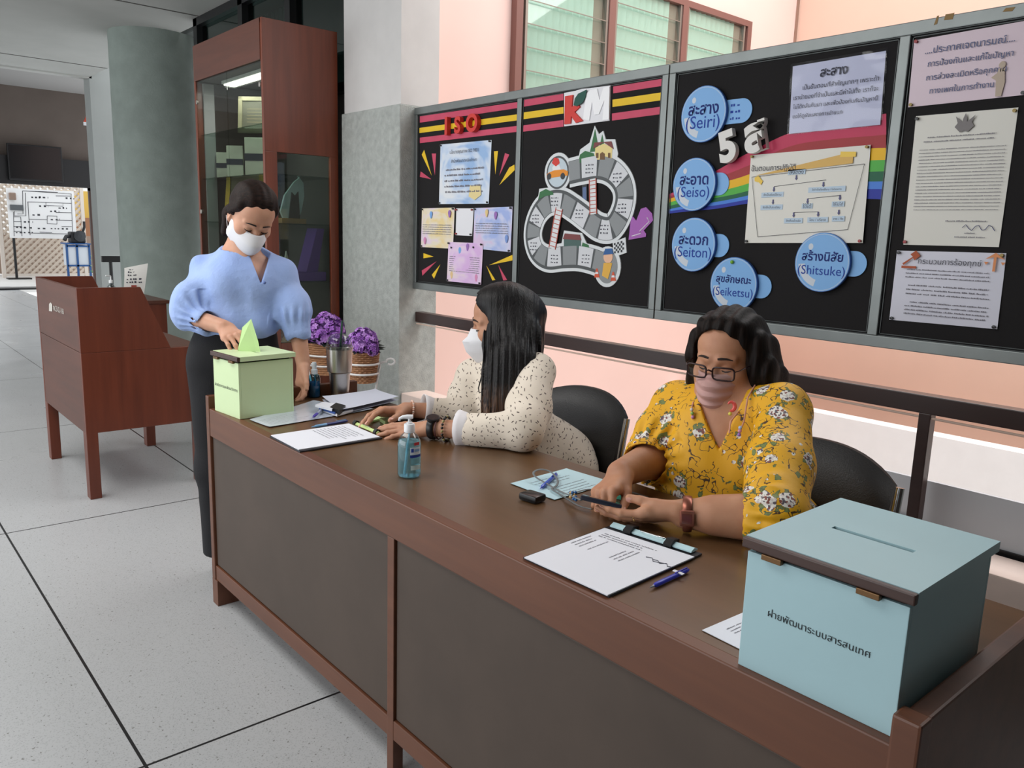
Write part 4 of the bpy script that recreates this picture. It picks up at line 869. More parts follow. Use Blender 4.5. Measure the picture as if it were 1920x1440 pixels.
# ================================================================== FAR END OF THE HALL
def far():
    xw = -15.82
    # television on the black door head
    t = thing('television', 'black flat television mounted above the far opening of the hall', 'television', (xw, 2.5, 2.1))
    a, b_ = PX(11, 268, xw), PX(119, 345, xw)
    MB().box((xw - .02, a[1], b_[2] + .02), (xw + .05, b_[1], a[2]), .01).build('housing', mat('black tv', (12, 12, 16), .4), t)
    MB().box((xw + .05, a[1] + .03, b_[2] + .06), (xw + .054, b_[1] - .03, a[2] - .03)).build('screen', mat('dark screen', (8, 8, 12), .2), t)
    # sky-lit transom at the right of the door head, brown framed glass door below it
    w = thing('window_3', 'small bright transom window with dark bars beside the far door head', 'window', (-16.1, 3.78, 2.1)); struct(w)
    MB().box((-16.06, 3.62, 2.1), (-16.05, 3.95, 2.8)).build('pane', glass('clear far glass', (245, 248, 250), .05), w)
    mb = MB()
    for z in (2.1, 2.25, 2.58, 2.78): mb.box((-16.04, 3.62, z), (-16, 3.95, z + .03))
    mb.box((-16.04, 3.6, 2.1), (-16, 3.65, 2.8)); mb.build('window_frame', M_black, w)
    d = thing('door_1', 'dark framed glass door with a long black pull handle at the far opening', 'door', (-16.1, 3.7, 0)); struct(d)
    mb = MB(); mb.box((-16.12, 3.42, 0), (-16.04, 3.52, 2.1)); mb.box((-16.12, 3.42, 2.03), (-16.04, 4.1, 2.1)); mb.box((-16.12, 3.42, 0), (-16.04, 4.1, .08)); mb.build('door_frame', mat('brown door frame', (60, 40, 34), .5), d)
    MB().box((-16.09, 3.52, .08), (-16.075, 4.1, 2.03)).build('pane', glass('clear far glass', (245, 248, 250), .05), d)
    mb = MB(); mb.tube([(-15.95, 3.8, .72), (-15.95, 3.8, 1.2)], .018); 
    for z in (.82, 1.1): mb.tube([(-15.95, 3.8, z), (-16.08, 3.8, z)], .012)
    mb.build('door_handle', M_black, d)
    # lattice fence and wiring diagram board outside
    xl = -20.5
    t = thing('lattice_fence', 'pale wooden lattice screen standing outdoors behind the diagram board', 'lattice', (xl, 3.2, 0))
    y0, y1, z1 = PX(5, 480, xl)[1], PX(160, 480, xl)[1], 2.4
    sl = MB(); k = 0
    for s in (1, -1):
        c = y0 - z1
        while c < y1 + z1:
            # line y - s*z = c clipped
            pts = []
            for z in (0.05, z1):
                pts.append((c + s * z, z))
            (ya, za), (yb, zb) = pts
            def clip(y):  # z at y on this line
                return (y - c) / s
            P = []
            for (yy, zz) in pts: P.append((min(max(yy, y0), y1), None))
            za = min(max(clip(P[0][0]), .05), z1); zb = min(max(clip(P[1][0]), .05), z1)
            if abs(P[0][0] - P[1][0]) > .02:
                sl.tube([(xl + .015 * s, P[0][0], za), (xl + .015 * s, P[1][0], zb)], .032, 4, flat=.01, up=(1, 0, 0))
            c += .155
    sl.build('lattice', mat('pale lattice wood', (206, 192, 178), .7), t)
    mb = MB()
    for y in (y0, y1): mb.box((xl - .04, y - .04, -.05), (xl + .04, y + .04, z1))
    mb.box((xl - .03, y0, 0), (xl + .03, y1, .06)); mb.box((xl - .03, y0, z1 - .06), (xl + .03, y1, z1)); mb.build('fence_frame', mat('pale lattice frame', (214, 204, 194), .7), t)
    MB().box((xl - 1.2, y0 - 1, 0), (xl - 1.1, y1 + 1, 1.0)).build('shade_board', mat('brown shade behind lattice', (150, 130, 116), .8), t)  # added board, coloured as the shade seen through the lattice
    xd = -19.9; q = lambda px, py: PX(px, py, xd)
    t = thing('diagram_board', 'white wiring diagram board on a black pole in front of the lattice', 'board', (xd, 3.1, 0))
    a, b_, c_, d_ = q(11, 352), q(138, 357), q(134, 447), q(15, 446)
    MB().box((xd - .03, a[1], d_[2]), (xd, b_[1], a[2]), .004).build('panel', mat('white enamel panel', (232, 232, 232), .5), t)
    BLK = mat('diagram line', (60, 60, 66), .7); c5 = crop(0, 300, .18056); mb = MB()
    for pl in (((235, 318), (240, 560), (180, 560)), ((265, 340), (270, 580), (150, 580), (150, 530)), ((232, 320), (740, 352), (755, 780)), ((285, 435), (480, 440)), ((480, 440), (655, 448), (655, 480), (478, 472), (478, 440)), ((655, 448), (740, 450)), ((300, 615), (490, 620)), ((490, 580), (592, 583), (592, 665), (490, 662), (490, 580)), ((592, 625), (750, 628)), ((290, 435), (312, 780)), ((312, 758), (700, 768)), ((412, 748), (540, 752)), ((580, 372), (735, 375)), ((580, 545), (740, 548)), ((140, 590), (215, 590), (228, 790)), ((140, 640), (225, 640)), ((140, 690), (228, 690)), ((142, 742), (228, 742)), ((140, 540), (148, 790)), ((640, 690), (745, 692)), ((235, 320), (600, 335))):
        mb.tube([PX(*c5(*p), xd + .004) for p in pl], .006, 4)
    mb.build('wiring_lines', BLK, t)
    mb = MB(); rr = random.Random(3)
    for x, y in ((345, 395), (425, 395), (700, 405), (425, 487), (625, 505), (540, 540), (355, 577), (545, 625), (265, 650), (410, 718), (545, 718), (265, 710), (660, 722), (265, 760), (185, 705), (185, 760)):
        p = PX(*c5(x - 18, y), xd + .004); scribble(mb, p, Y3, Z3, .2, .045, rr, wmin=.04, wmax=.08)
    mb.build('diagram_print', BLK, t)
    p = PX(*c5(125, 375), xd); MB().box((xd, p[1] - .07, p[2] - .09), (xd + .1, p[1] + .07, p[2] + .08), .02).build('meter', mat('brown meter', (140, 118, 104), .5), t)
    p = PX(*c5(172, 492), xd); MB().box((xd, p[1] - .14, p[2] - .07), (xd + .05, p[1] + .14, p[2] + .06), .01).build('display', mat('grey display', (88, 92, 96), .4), t)
    y = q(29, 480)[1]; MB().tube([(xd - .05, y, -.02), (xd - .05, y, d_[2] + .2)], .03).build('pole', M_black, t); MB().box((xd - .2, y - .2, -.04), (xd + .1, y + .3, -.01), .005).build('foot', M_black, t)
    # blue trolley with an engine on top
    xt = -18.9; q = lambda px, py: PX(px, py, xt)
    t = thing('trolley', 'white and blue metal trolley outdoors by the far door, engine on top', 'trolley', (xt, 3.9, 0))
    ya, yb, zt = q(124, 460)[1], q(166, 460)[1], q(124, 458)[2]; zb = q(124, 498)[2]; BL = mat('blue steel', (40, 84, 140), .5)
    MB().box((xt - .45, ya + .02, zb), (xt + .02, yb - .02, zt - .02)).build('body', mat('pale steel panel', (206, 212, 220), .5), t)
    for y in (ya, ya + .22, yb): MB().box((xt - .0, y - .02, -.04), (xt + .045, y + .025, zt)).build('leg', BL, t)
    for z in (zb, zt - .04): MB().box((xt, ya, z - .02), (xt + .045, yb, z + .02)).build('rail', BL, t)
    MB().box((xt - .5, ya - .02, zt), (xt + .06, yb + .04, zt + .03)).build('top', BL, t)
    t = thing('engine', 'black engine block resting on top of the blue trolley', 'engine', (xt, 3.9, zt + .03))
    y = (ya + yb) / 2; m = mat('black engine', (26, 26, 30), .5)
    MB().box((xt - .35, y - .13, zt + .03), (xt, y + .2, zt + .3), .04).build('block', m, t)
    MB().lathe([(.0, 0), (.13, 0), (.13, .05), (.05, .06), (0, .06)], (0, 0, 0), 20, M=Matrix.Translation((xt, y + .06, zt + .2)) @ Matrix.Rotation(math.pi / 2, 4, 'Y')).build('flywheel', mat('dark steel', (60, 62, 66), .4, .5), t)
    mb = MB(); mb.tube([(xt - .1, y - .1, zt + .2), (xt - .05, y - .22, zt + .18), (xt, y - .27, zt + .1)], .045); mb.build('intake_pipe', m, t)
    mb = MB(); mb.tube([(xt - .1, y + .16, zt + .3), (xt - .1, y + .2, zt + .42), (xt - .1, y + .2, zt + .55)], .03); mb.build('exhaust', m, t)
    # greenery behind the glass door
    t = thing('potted_plant', 'green leafy plant outdoors behind the far glass door', 'plant', (-17.6, 4.0, 0)); rr = random.Random(5)
    mb = MB()
    for i in range(70):
        a, r_, z = rr.uniform(0, 6.28), rr.uniform(.02, .26), rr.uniform(.2, .62); p = np.array([-17.6 + r_ * math.cos(a), 4.02 + r_ * math.sin(a), z]); d = np.array([math.cos(a), math.sin(a), rr.uniform(-.2, .8)]) * .13; s_ = np.cross(d, Z3) * .28
        mb.add([p, p + d * .5 + s_, p + d, p + d * .5 - s_], [(0, 1, 2, 3)])
    mb.build('foliage', mat('leaf green', (96, 150, 84), .5), t)
    MB().lathe([(.12, 0), (.17, .3), (.15, .3), (.0, .28)], (-17.6, 4.02, -.04), 20).build('pot', mat('clay pot', (150, 96, 70), .7), t)
    o = MB().box((-24, 4.6, 0), (-23.9, 7.2, 1.5)).build('wooden_screen', mat('brown outdoor boards', (150, 104, 74), .7)); tag(o, 'brown wooden screen outdoors seen through the far glass door', 'screen')
    o = MB().box((-25, 4.6, -.05), (-24.9, 7.5, 2.3)).build('yellow_banner', mat('yellow banner', (214, 176, 84), .7)); tag(o, 'yellow banner outdoors above the brown screen', 'banner')
    # black T-shaped stand before the pier, red sign on the pier's edge
    xs = -8.7; q = lambda px, py: PX(px, py, xs); p0, p1 = q(190, 480), q(232, 490)
    t = thing('sign_stand', 'black T shaped stand in front of the grey pier', 'stand', (xs, 1.9, 0))
    MB().box((xs - .03, p0[1], p1[2] - .01), (xs + .03, p1[1] + .02, p0[2]), .005).build('head', M_black, t)
    yc = q(209, 520)[1]; MB().tube([(xs, yc, .02), (xs, yc, p0[2])], .022, 10).build('pole', M_black, t); MB().lathe([(.2, 0), (.2, .015), (.03, .03), (.0, .03)], (xs, yc, 0), 28).build('base', M_black, t)
    xr = -12; p = PX(164, 222, xr)
    t = thing('wall_sign', 'small red sign sticking out at the left edge of the grey pier', 'sign', p)
    mb = MB(); p0 = PX(157, 231, xr); p1 = PX(169, 214, xr); mb.prism([(xr, p0[1], p0[2] + .02), (xr, p1[1] + .2, p0[2] + .02), (xr, p1[1] + .2, p1[2]), (xr, p0[1] + .06, p1[2])], (-.03, 0, 0)); mb.build('plate', mat('red sign', (196, 72, 48), .6), t)
    MB().box((xr, p0[1], p0[2] - .03), (xr - .03, p1[1] + .2, p0[2] + .02)).build('lower_strip', WHT, t)
    MB().tube([(xr - .015, p0[1] + .15, p1[2]), (xr - .015, p0[1] + .15, 3.95)], .008).build('hanger', M_black, t)
far()
def desk_notice():
    # paper notice and pump bottle on the side table behind the booth
    x = -3.42; q = lambda px, py: PX(px, py, x); a, b_, c_, d_ = q(237, 503), q(279, 494), q(268, 551), q(230, 548)
    t = thing('table_notice', 'curled white paper notice standing on the low table behind the voting booth', 'notice', (x, .68, .845))
    mb = MB(); n = 8; vs = []
    dz = .845 - min(c_[2], d_[2])
    for i in range(n + 1):
        for j in range(n + 1):
            u, v = i / n, j / n; p = (a * (1 - u) + b_ * u) * (1 - v) + (d_ * (1 - u) + c_ * u) * v
            vs.append((p[0] + .05 * (1 - v) ** 2 * -1 + .03 * u * (1 - v) ** 2, p[1], p[2] + (dz + .002) * v))
    fs = [(i * (n + 1) + j, (i + 1) * (n + 1) + j, (i + 1) * (n + 1) + j + 1, i * (n + 1) + j + 1) for i in range(n) for j in range(n)]
    mb.add(vs, fs); mb.add([(v[0] - .001, v[1], v[2]) for v in vs], fs); mb.build('page', mat('notice paper', (222, 220, 216), .7), t, smooth=True)
    f = lambda u, v: (a * (1 - u) + b_ * u) * (1 - v) + (d_ * (1 - u) + c_ * u) * v + np.array([-.05 * (1 - v) ** 2 + .03 * u * (1 - v) ** 2 + .003, 0, 0])
    mb = MB()
    for v, u0, u1, h in ((.12, .2, .8, .008), (.22, .15, .85, .011), (.34, .15, .85, .011), (.5, .12, .9, .014), (.62, .12, .9, .014)):
        scribble(mb, f(u0, v), Y3, Z3, (u1 - u0) * .14, h, RND, wmax=.03)
    mb.build('notice_print', INK, t)
    p = f(.5, .78); MB().box((p[0], p[1] - .018, p[2] - .016), (p[0] + .001, p[1] + .018, p[2] + .014)).build('red_mark', mat('red print', (160, 70, 60), .7), t)
    c = (-3.55, .60, .846)
    t = thing('pump_bottle', 'clear hand gel pump bottle on the low table beside the paper notice', 'bottle', c)
    mb = MB(); mb.lathe([(.03, 0), (.032, .06), (.028, .09), (.012, .105), (.012, .115)], c, 20); mb.build('bottle', glass('bottle plastic', (225, 232, 232), .2), t, smooth=True)
    mb = MB(); mb.lathe([(.014, .115), (.014, .135), (.005, .137), (.005, .165), (0, .165)], c, 14); mb.tube([(c[0], c[1], c[2] + .165), (c[0] + .01, c[1] - .035, c[2] + .168)], .005); mb.build('pump', mat('white plastic', (226, 228, 230), .4), t, smooth=True)
desk_notice()
# ================================================================== THINGS ON THE DESK
T0 = ZT + .0012
DW = wood('dark bare lid edge', (52, 28, 22), (72, 42, 32), .5, 'x', 3)
def ballot_box(name, label, c, rz, w, d, h, colm, text, tw, tz, lidov=.007, slotw=.5):
    """c = front left bottom corner; box runs w along its own x, d along its own y"""
    t = thing(name, label, 'ballot box', (c[0], c[1], T0), rz, 'ballot boxes on the desk')
    M = Matrix.Translation((c[0], c[1], T0)) @ Matrix.Rotation(rz, 4, 'Z'); k = .008
    mb = MB()
    for a, b_ in (((0, 0, 0), (w, k, h)), ((0, d - k, 0), (w, d, h)), ((0, k, 0), (k, d - k, h)), ((w - k, k, 0), (w, d - k, h)), ((k, k, 0), (w - k, d - k, k))): mb.box(a, b_, .0012, M=M)
    mb.build('body', colm, t)
    lz = h + .006; lt = .016; o = lidov; mb = MB(); sl = w * slotw / 2; ym = d * .5
    for a, b_ in (((-o, .004, lz), (w + o, ym - .006, lz + lt)), ((-o, ym + .006, lz), (w + o, d + o, lz + lt)), ((-o, ym - .006, lz), (w / 2 - sl, ym + .006, lz + lt)), ((w / 2 + sl, ym - .006, lz), (w + o, ym + .006, lz + lt))): mb.box(a, b_, M=M)
    lid = mb.build('lid', colm, t)
    MB().box((-o, -o, lz), (w + o, .004, lz + lt * .96), .002, M=M).build('bare_edge', DW, lid)
    MB().box((w / 2 - sl, ym - .0065, lz + .001), (w / 2 + sl, ym + .0065, lz + lt * .5), M=M).build('slot_shade', mat('painted slot shade', (34, 22, 20), .8), lid)  # dark filler paints the shade inside the slot
    MB().box((.01, .006, h - .004), (w - .01, d - .01, h + .007), M=M).build('inner_shadow_rim', mat('painted lid gap shadow', (26, 16, 14), .9), t)  # near-black block puts the shadow into the gap under the lid
    for u in (.18, .78): MB().box((w * u - .016, -.0085, h - .003), (w * u + .016, 0, h + .0055), .001, M=M).build('hinge', mat('brass hinge', (112, 84, 56), .4, .7), t)
    ux = np.array((M.to_3x3() @ Vector((1, 0, 0)))[:]); at = M @ Vector((w * .5, -.0008, tz)); mb = MB()
    add_text(mb, text, at[:], ux, Z3, width=tw); mb.build('lettering', mat('black print', (28, 34, 38), .7), t)
    return t, M, (w, d, h + .006 + lt)
GRN = mat('pale green paint', (206, 226, 178), .42, var=.02); BLUB = mat('pale blue paint', (166, 198, 205), .42, var=.02)
gb, GM, gdim = ballot_box('ballot_box', 'pale green ballot box, a voting slip going into its slot', (.0705, .004), math.radians(5.2), .183, .206, .192, GRN, 'ฝ่ายวิชาการและพัฒนาวิชาการ', .165, .098)
bb, BM_, bdim = ballot_box('ballot_box', 'pale blue ballot box at the near end of the desk, nobody voting', (2.230, .012), math.radians(.8), .240, .292, .187, BLUB, 'ฝ่ายพัฒนาระบบสารสนเทศ', .155, .103, slotw=.52)

WPAP = mat('white office paper', (226, 228, 236), .6); PLAST = mat('paper in plastic', (206, 214, 226), .22, coat=.4)
def flat_sheet(name, px, z, label, m, cat='paper', group=None, th=.0007, lift=0.0, nsub=8, print_=None, par=None):
    c = [PZ(a, b_, z) for a, b_ in px]; mid = sum(c) / 4
    t = thing(name, label, cat, (mid[0], mid[1], z), 0, group); n = nsub
    pos = lambda u, v, dz=0.: (c[0] * (1 - u) + c[1] * u) * (1 - v) + (c[3] * (1 - u) + c[2] * u) * v + np.array([0, 0, lift * (abs(2 * u - 1) ** 4 + abs(2 * v - 1) ** 4) * .5 + dz])
    mb = MB(); fs = [(i * (n + 1) + j, (i + 1) * (n + 1) + j, (i + 1) * (n + 1) + j + 1, i * (n + 1) + j + 1) for i in range(n) for j in range(n)]
    mb.add([pos(i / n, j / n, th) for i in range(n + 1) for j in range(n + 1)], fs); mb.add([pos(i / n, j / n) for i in range(n + 1) for j in range(n + 1)], fs)
    mb.build('page', m, t, smooth=True); return t, pos
def desk_print(t, pos, rows, u0, u1, v0, v1, h=.004, m=None, along='u', name='print_lines', skip=.0):
    mb = MB(); 
    for i in range(rows):
        f = v0 + (v1 - v0) * i / max(1, rows - 1)
        p = pos(u0, f, .0011) if along == 'u' else pos(f, u0, .0011); q = pos(u1, f, .0011) if along == 'u' else pos(f, u1, .0011)
        d = q - p; L = np.linalg.norm(d); d = d / L; nrm = np.cross(Z3, d)
        if RND.random() < skip: continue
        scribble(mb, p, d, nrm, L * RND.uniform(.7, 1), h, RND, wmin=.006, wmax=.03)
    mb.build(name, m or PALE, t)
# left clipboard
def clipboard(label, px, pxp, clip_end, bar_m, board_m, z=T0):
    c = [PZ(a, b_, z) for a, b_ in px]; t = thing('clipboard', label, 'clipboard', sum(c) / 4, 0, 'clipboards on the desk')
    MB().prism(c, (0, 0, .004)).build('board', board_m, t)
    p = [PZ(a, b_, z + .006) for a, b_ in pxp]; pos = lambda u, v, dz=0.: (p[0] * (1 - u) + p[1] * u) * (1 - v) + (p[3] * (1 - u) + p[2] * u) * v + np.array([0, 0, dz])
    MB().prism([pos(0, 0, -.0018), pos(1, 0, -.0018), pos(1, 1, -.0018), pos(0, 1, -.0018)], (0, 0, .0022)).build('paper', WPAP, t)
    return t, pos
cbl, pl_ = clipboard('white form on a dark clipboard under the hands of the cream blouse woman', ((506, 820), (655, 797), (717, 823), (562, 849)), ((508, 816), (654, 794), (712, 819), (560, 843)), 1, None, mat('dark board', (40, 40, 46), .5))
desk_print(cbl, pl_, 9, .1, .92, .48, .86, .0035, along='v', skip=.2)
# spring clip lying across its far end
def clip_bar(t, a, b_, m, w=.022, jaws=(.08, .92), z=T0 + .0065, jawm=None):
    a, b_ = PZ(*a, z), PZ(*b_, z); d = b_ - a; L = np.linalg.norm(d); d = d / L; n = np.cross(Z3, d)
    f = lambda s, o, h: a + d * s * L + n * o + np.array([0, 0, h])
    mb = MB(); mb.prism([f(0, -w / 2, 0), f(0, w / 2, 0), f(0, w / 2, .003), f(0, 0, .008), f(0, -w / 2, .003)], d * L); o = mb.build('clip_bar', m, t)
    for j in jaws:
        MB().prism([f(j - .05, -w * .75, .0), f(j - .05, w * .6, .0), f(j - .05, w * .6, .010), f(j - .05, -w * .2, .014), f(j - .05, -w * .75, .006)], d * L * .09).build('clip_jaw', jawm or M_black, t)
    MB().tube([f(.35, 0, .008), f(.4, -w * .5, .013), f(.6, -w * .5, .013), f(.65, 0, .008)], .0012, 6).build('spring_wire', CHR, t)
clip_bar(cbl, (667, 795), (710, 813), mat('lime clip', (196, 216, 140), .4), .014, jaws=(.02, .93))
cbr, pr_ = clipboard('white form on a dark clipboard with pale blue clip bar beside a blue pen', ((981, 1048), (1150, 986), (1316, 1041), (1142, 1121)), ((983, 1045), (1134, 990), (1302, 1044), (1139, 1116)), 1, None, mat('dark board', (40, 40, 46), .5))
desk_print(cbr, pr_, 3, .1, .75, .80, .88, .004, along='v'); desk_print(cbr, pr_, 12, .5, .78, .06, .62, .0035, along='u', skip=.25)
mb = MB(); q = pr_(.72, .72, .0012); mb.tube([q + X3 * .012 * k + Y3 * .007 * math.sin(2.1 * k) for k in range(5)], .0007, 4); q = pr_(.72, .80, .0012); mb.tube([q + X3 * .01 * k + Y3 * .006 * math.sin(2.6 * k) for k in range(6)], .0007, 4); mb.build('signature', INK, cbr)
clip_bar(cbr, (1150, 985), (1302, 1034), mat('pale blue clip bar', (186, 216, 222), .35), .026, jaws=(.24, .74))
# loose papers at the left
s1, p1_ = flat_sheet('plastic_folder', ((468, 788), (588, 752), (700, 768), (506, 802)), T0, 'clear plastic folder of forms sticking out from under the green ballot box', PLAST, 'folder', lift=.003)
desk_print(s1, p1_, 6, .05, .5, .3, .8, .003)
s2, p2_ = flat_sheet('paper_stack', ((604, 752), (704, 738), (748, 752), (640, 778)), T0 + .004, 'grey white stack of papers beyond the right hand of the cream blouse woman', mat('stack paper', (202, 206, 220), .6), lift=.006, th=.014)
t = thing('book_stack', 'small stack of white booklets held by a black binder clip', 'booklets', PZ(612, 764, T0 + .004))
for i, (px, z, m) in enumerate((((592, 766), (604, 758), (640, 766), (625, 776)), ) * 3 and [(((606, 772), (640, 765), (662, 772), (632, 781)), .004, WPAP), (((598, 767), (622, 760), (652, 768), (628, 777)), .010, mat('blue cover', (60, 90, 160), .5)), (((591, 763), (606, 757), (640, 762), (622, 771)), .018, WPAP)]):
    MB().prism([PZ(a, b_, T0 + z) for a, b_ in px], (0, 0, .006 if i == 1 else .008)).build('booklet', m, t)
MB().prism([PZ(a, b_, T0 + .012) for a, b_ in ((619, 771), (630, 763), (648, 768), (637, 778))], (0, 0, .016)).build('binder_clip', M_black, t)
# pens
def pen(label, a, b_, cols, r=.0048, z=T0, cap=None, clip=True):
    a, b_ = PZ(*a, z + r), PZ(*b_, z + r); L = np.linalg.norm(b_ - a); d = Vector((b_ - a) / L); t = thing('pen', label, 'pen', a, 0, 'pens on the desk')
    M = Matrix.Translation(a) @ d.to_track_quat('Z', 'Y').to_matrix().to_4x4(); mb = MB()
    mb.lathe([(0, 0), (.0008, .001), (.0024, .012), (.0025, .013)], n=16, M=M); mb.build('tip', cols[0], t, smooth=True)
    MB().lathe([(.0026, .013), (r, .02), (r * 1.05, .045), (r, .06)], n=18, M=M).build('grip', cols[1], t, smooth=True)
    MB().lathe([(r, .06), (r, L - .012), (r * .8, L - .004), (r * .5, L), (0, L)], n=18, M=M).build('barrel', cols[2], t, smooth=True)
    if clip: MB().box((-.0012, r, L - .045), (.0012, r + .002, L - .006), .0005, M=M).build('clip', cols[3], t)
    return t
BPL = mat('blue pen plastic', (34, 44, 170), .3); GPN = mat('grey pen plastic', (150, 156, 176), .3); CYP = mat('pale blue pen', (120, 170, 214), .3); NVP = mat('navy pen', (40, 54, 120), .3)
pen('blue ballpoint pen beside the right hand clipboard', (1218, 1102), (1291, 1068), (mat('steel tip', (150, 150, 156), .3, .8), BPL, BPL, BPL))
p = PZ(1272, 1077, T0 + .0052); MB().box((p[0] - .012, p[1] - .0035, p[2] + .0035), (p[0] + .012, p[1] + .0035, p[2] + .0052)).build('pen_sticker', mat('white sticker', (215, 216, 222), .5), bpy.data.objects['pen'])
pen('transparent pen with dark blue cap lying on the plastic folder', (586, 783), (606, 766), (mat('violet cap', (66, 50, 160), .35), mat('violet cap', (66, 50, 160), .35), GPN, GPN), z=T0 + .006, clip=False)
pen('two tone blue pen lying on the desk above the left clipboard', (583, 801), (652, 789), (CYP, CYP, NVP, CYP))
# green slips and phone at the cream blouse woman's hands
o = MB().prism([PZ(a, b_, T0) for a, b_ in ((712, 790), (752, 777), (760, 781), (722, 797))], (0, 0, .012)).build('folded_slips', mat('pale green slips', (188, 214, 150), .6)); tag(o, 'folded pale green voting slips under the right hand of the cream blouse woman', 'slips')
o = MB().prism([PZ(a, b_, T0) for a, b_ in ((683, 785), (700, 780), (716, 786), (698, 793))], (0, 0, .006)).build('folded_slips', mat('pale green slips', (188, 214, 150), .6)); tag(o, 'small pale green slip left of the thumb of the cream blouse woman', 'slips')
t = thing('smartphone', 'black phone with white edge lying between the hands of the cream blouse woman', 'phone', PZ(765, 790, T0))
c = [PZ(a, b_, T0) for a, b_ in ((721, 792), (772, 777), (812, 787), (757, 804))]; MB().prism(c, (0, 0, .008)).build('case', mat('white case', (226, 226, 230), .4), t)
mid = sum(c) / 4; MB().prism([mid + (q - mid) * .9 + Z3 * .0081 for q in c], (0, 0, .0006)).build('screen', mat('black screen', (14, 14, 18), .12), t)
# bottles
def gel_bottle():
    c = PZ(767, 892, T0); R_ = .0315
    t = thing('hand_gel_bottle', 'blue hand gel pump bottle standing at the middle of the desk', 'bottle', c)
    prof = [(0, .001), (R_ * .9, .001), (R_, .006), (R_, .085), (R_ * .93, .1), (R_ * .7, .113), (.013, .121), (.0125, .127)]
    mb = MB(); mb.lathe(prof, c, 40); mb.build('bottle', glass('clear bottle', (232, 242, 246), .16), t, smooth=True)
    gm, nt, b = _new('blue gel'); b.inputs['Base Color'].default_value = lin((176, 228, 238)); b.inputs['Roughness'].default_value = .12; b.inputs['Transmission Weight'].default_value = .8; b.inputs['IOR'].default_value = 1.2
    mb = MB(); mb.lathe([(0, .003), (R_ * .88, .003), (R_ * .96, .008), (R_ * .96, .085), (R_ * .88, .098), (0, .1)], c, 40); mb.build('gel', gm, t, smooth=True)
    mb = MB(); mb.lathe([(.0135, .121), (.0145, .122), (.0145, .142), (.013, .144), (.008, .145), (.008, .148), (.004, .149), (.004, .161), (0, .161)], c, 28); mb.build('pump_collar', mat('white pump plastic', (232, 234, 238), .35), t, smooth=True)
    d = -MV[0]; h0 = c + Z3 * .163; mb = MB(); mb.tube([h0 - d * .009, h0 + d * .006, h0 + d * .018 - Z3 * .001, h0 + d * .026 - Z3 * .005, h0 + d * .027 - Z3 * .011], [.0055, .006, .0045, .0038, .003], 12); mb.build('nozzle', mat('white pump plastic', (232, 234, 238), .35), t, smooth=True)
    mb = MB(); mb.tube([c + Z3 * .12, c + Z3 * .08 + d * .004, c + Z3 * .03 + d * .008, c + Z3 * .006 + d * .01], .003, 8); mb.build('dip_tube', mat('pale tube', (190, 222, 234), .3), t, smooth=True)
    # label wrapped round the side that faces right in the picture
    a0 = math.atan2(-MV[2][1], -MV[2][0])
    def wrap(z0, z1, f0, f1, m, name, dr=.0006):
        mb = MB(); n = 12; vs = []
        for i in range(n + 1):
            a = a0 + f0 + (f1 - f0) * i / n
            for z in (z0, z1): vs.append((c[0] + (R_ + dr) * math.cos(a), c[1] + (R_ + dr) * math.sin(a), c[2] + z))
        mb.add(vs, [(2 * i, 2 * i + 2, 2 * i + 3, 2 * i + 1) for i in range(n)]); return mb.build(name, m, t, smooth=True)
    wrap(.066, .086, .2, 1.25, mat('white label', (214, 226, 236), .4), 'label'); wrap(.058, .065, .2, 1.3, mat('blue label band', (36, 62, 150), .4), 'label_band'); wrap(.091, .099, .55, 1.1, mat('red label', (196, 52, 60), .4), 'red_label', .0002)
    wrap(.024, .037, .25, 1.2, mat('pale label', (196, 224, 226), .4), 'label'); wrap(.04, .056, .3, 1.2, mat('mid label', (120, 176, 190), .4), 'label')
    wrap(.073, .083, .28, .5, mat('blue roundel', (40, 74, 170), .4), 'label_roundel', .001); wrap(.074, .081, .58, 1.1, mat('pale blue letters', (130, 170, 214), .4), 'label_print', .001)
gel_bottle()
def spray():
    c = PZ(590, 744, T0); t = thing('spray_bottle', 'small blue spray bottle left of the steel tumbler', 'bottle', c)
    gm, nt, b = _new('blue alcohol'); b.inputs['Base Color'].default_value = lin((30, 132, 176)); b.inputs['Roughness'].default_value = .1; b.inputs['Transmission Weight'].default_value = .4; b.inputs['IOR'].default_value = 1.2
    mb = MB(); mb.lathe([(0, .002), (.019, .002), (.0205, .006), (.0205, .06), (0, .06)], c, 28); mb.build('liquid', gm, t, smooth=True)
    mb = MB(); mb.lathe([(0, .001), (.021, .001), (.022, .005), (.022, .078), (.018, .087), (.011, .091)], c, 28); mb.build('bottle', glass('teal clear bottle', (150, 214, 232), .14), t, smooth=True)
    mb = MB(); mb.lathe([(.0115, .09), (.013, .091), (.013, .108), (.009, .11), (.009, .128), (.0095, .13), (.008, .137), (0, .138)], c, 20); mb.tube([c + Z3 * .128, c + Z3 * .128 - MV[0] * .012], .004, 8); mb.build('spray_head', mat('white spray plastic', (214, 224, 232), .35), t, smooth=True)
    mb = MB(); mb.tube([c + Z3 * .09, c + Z3 * .05 + MV[0] * .006, c + Z3 * .02 + MV[0] * .002, c + Z3 * .006 - MV[0] * .008], .0018, 6); mb.build('dip_tube', mat('pale tube', (190, 222, 234), .3), t, smooth=True)
spray()
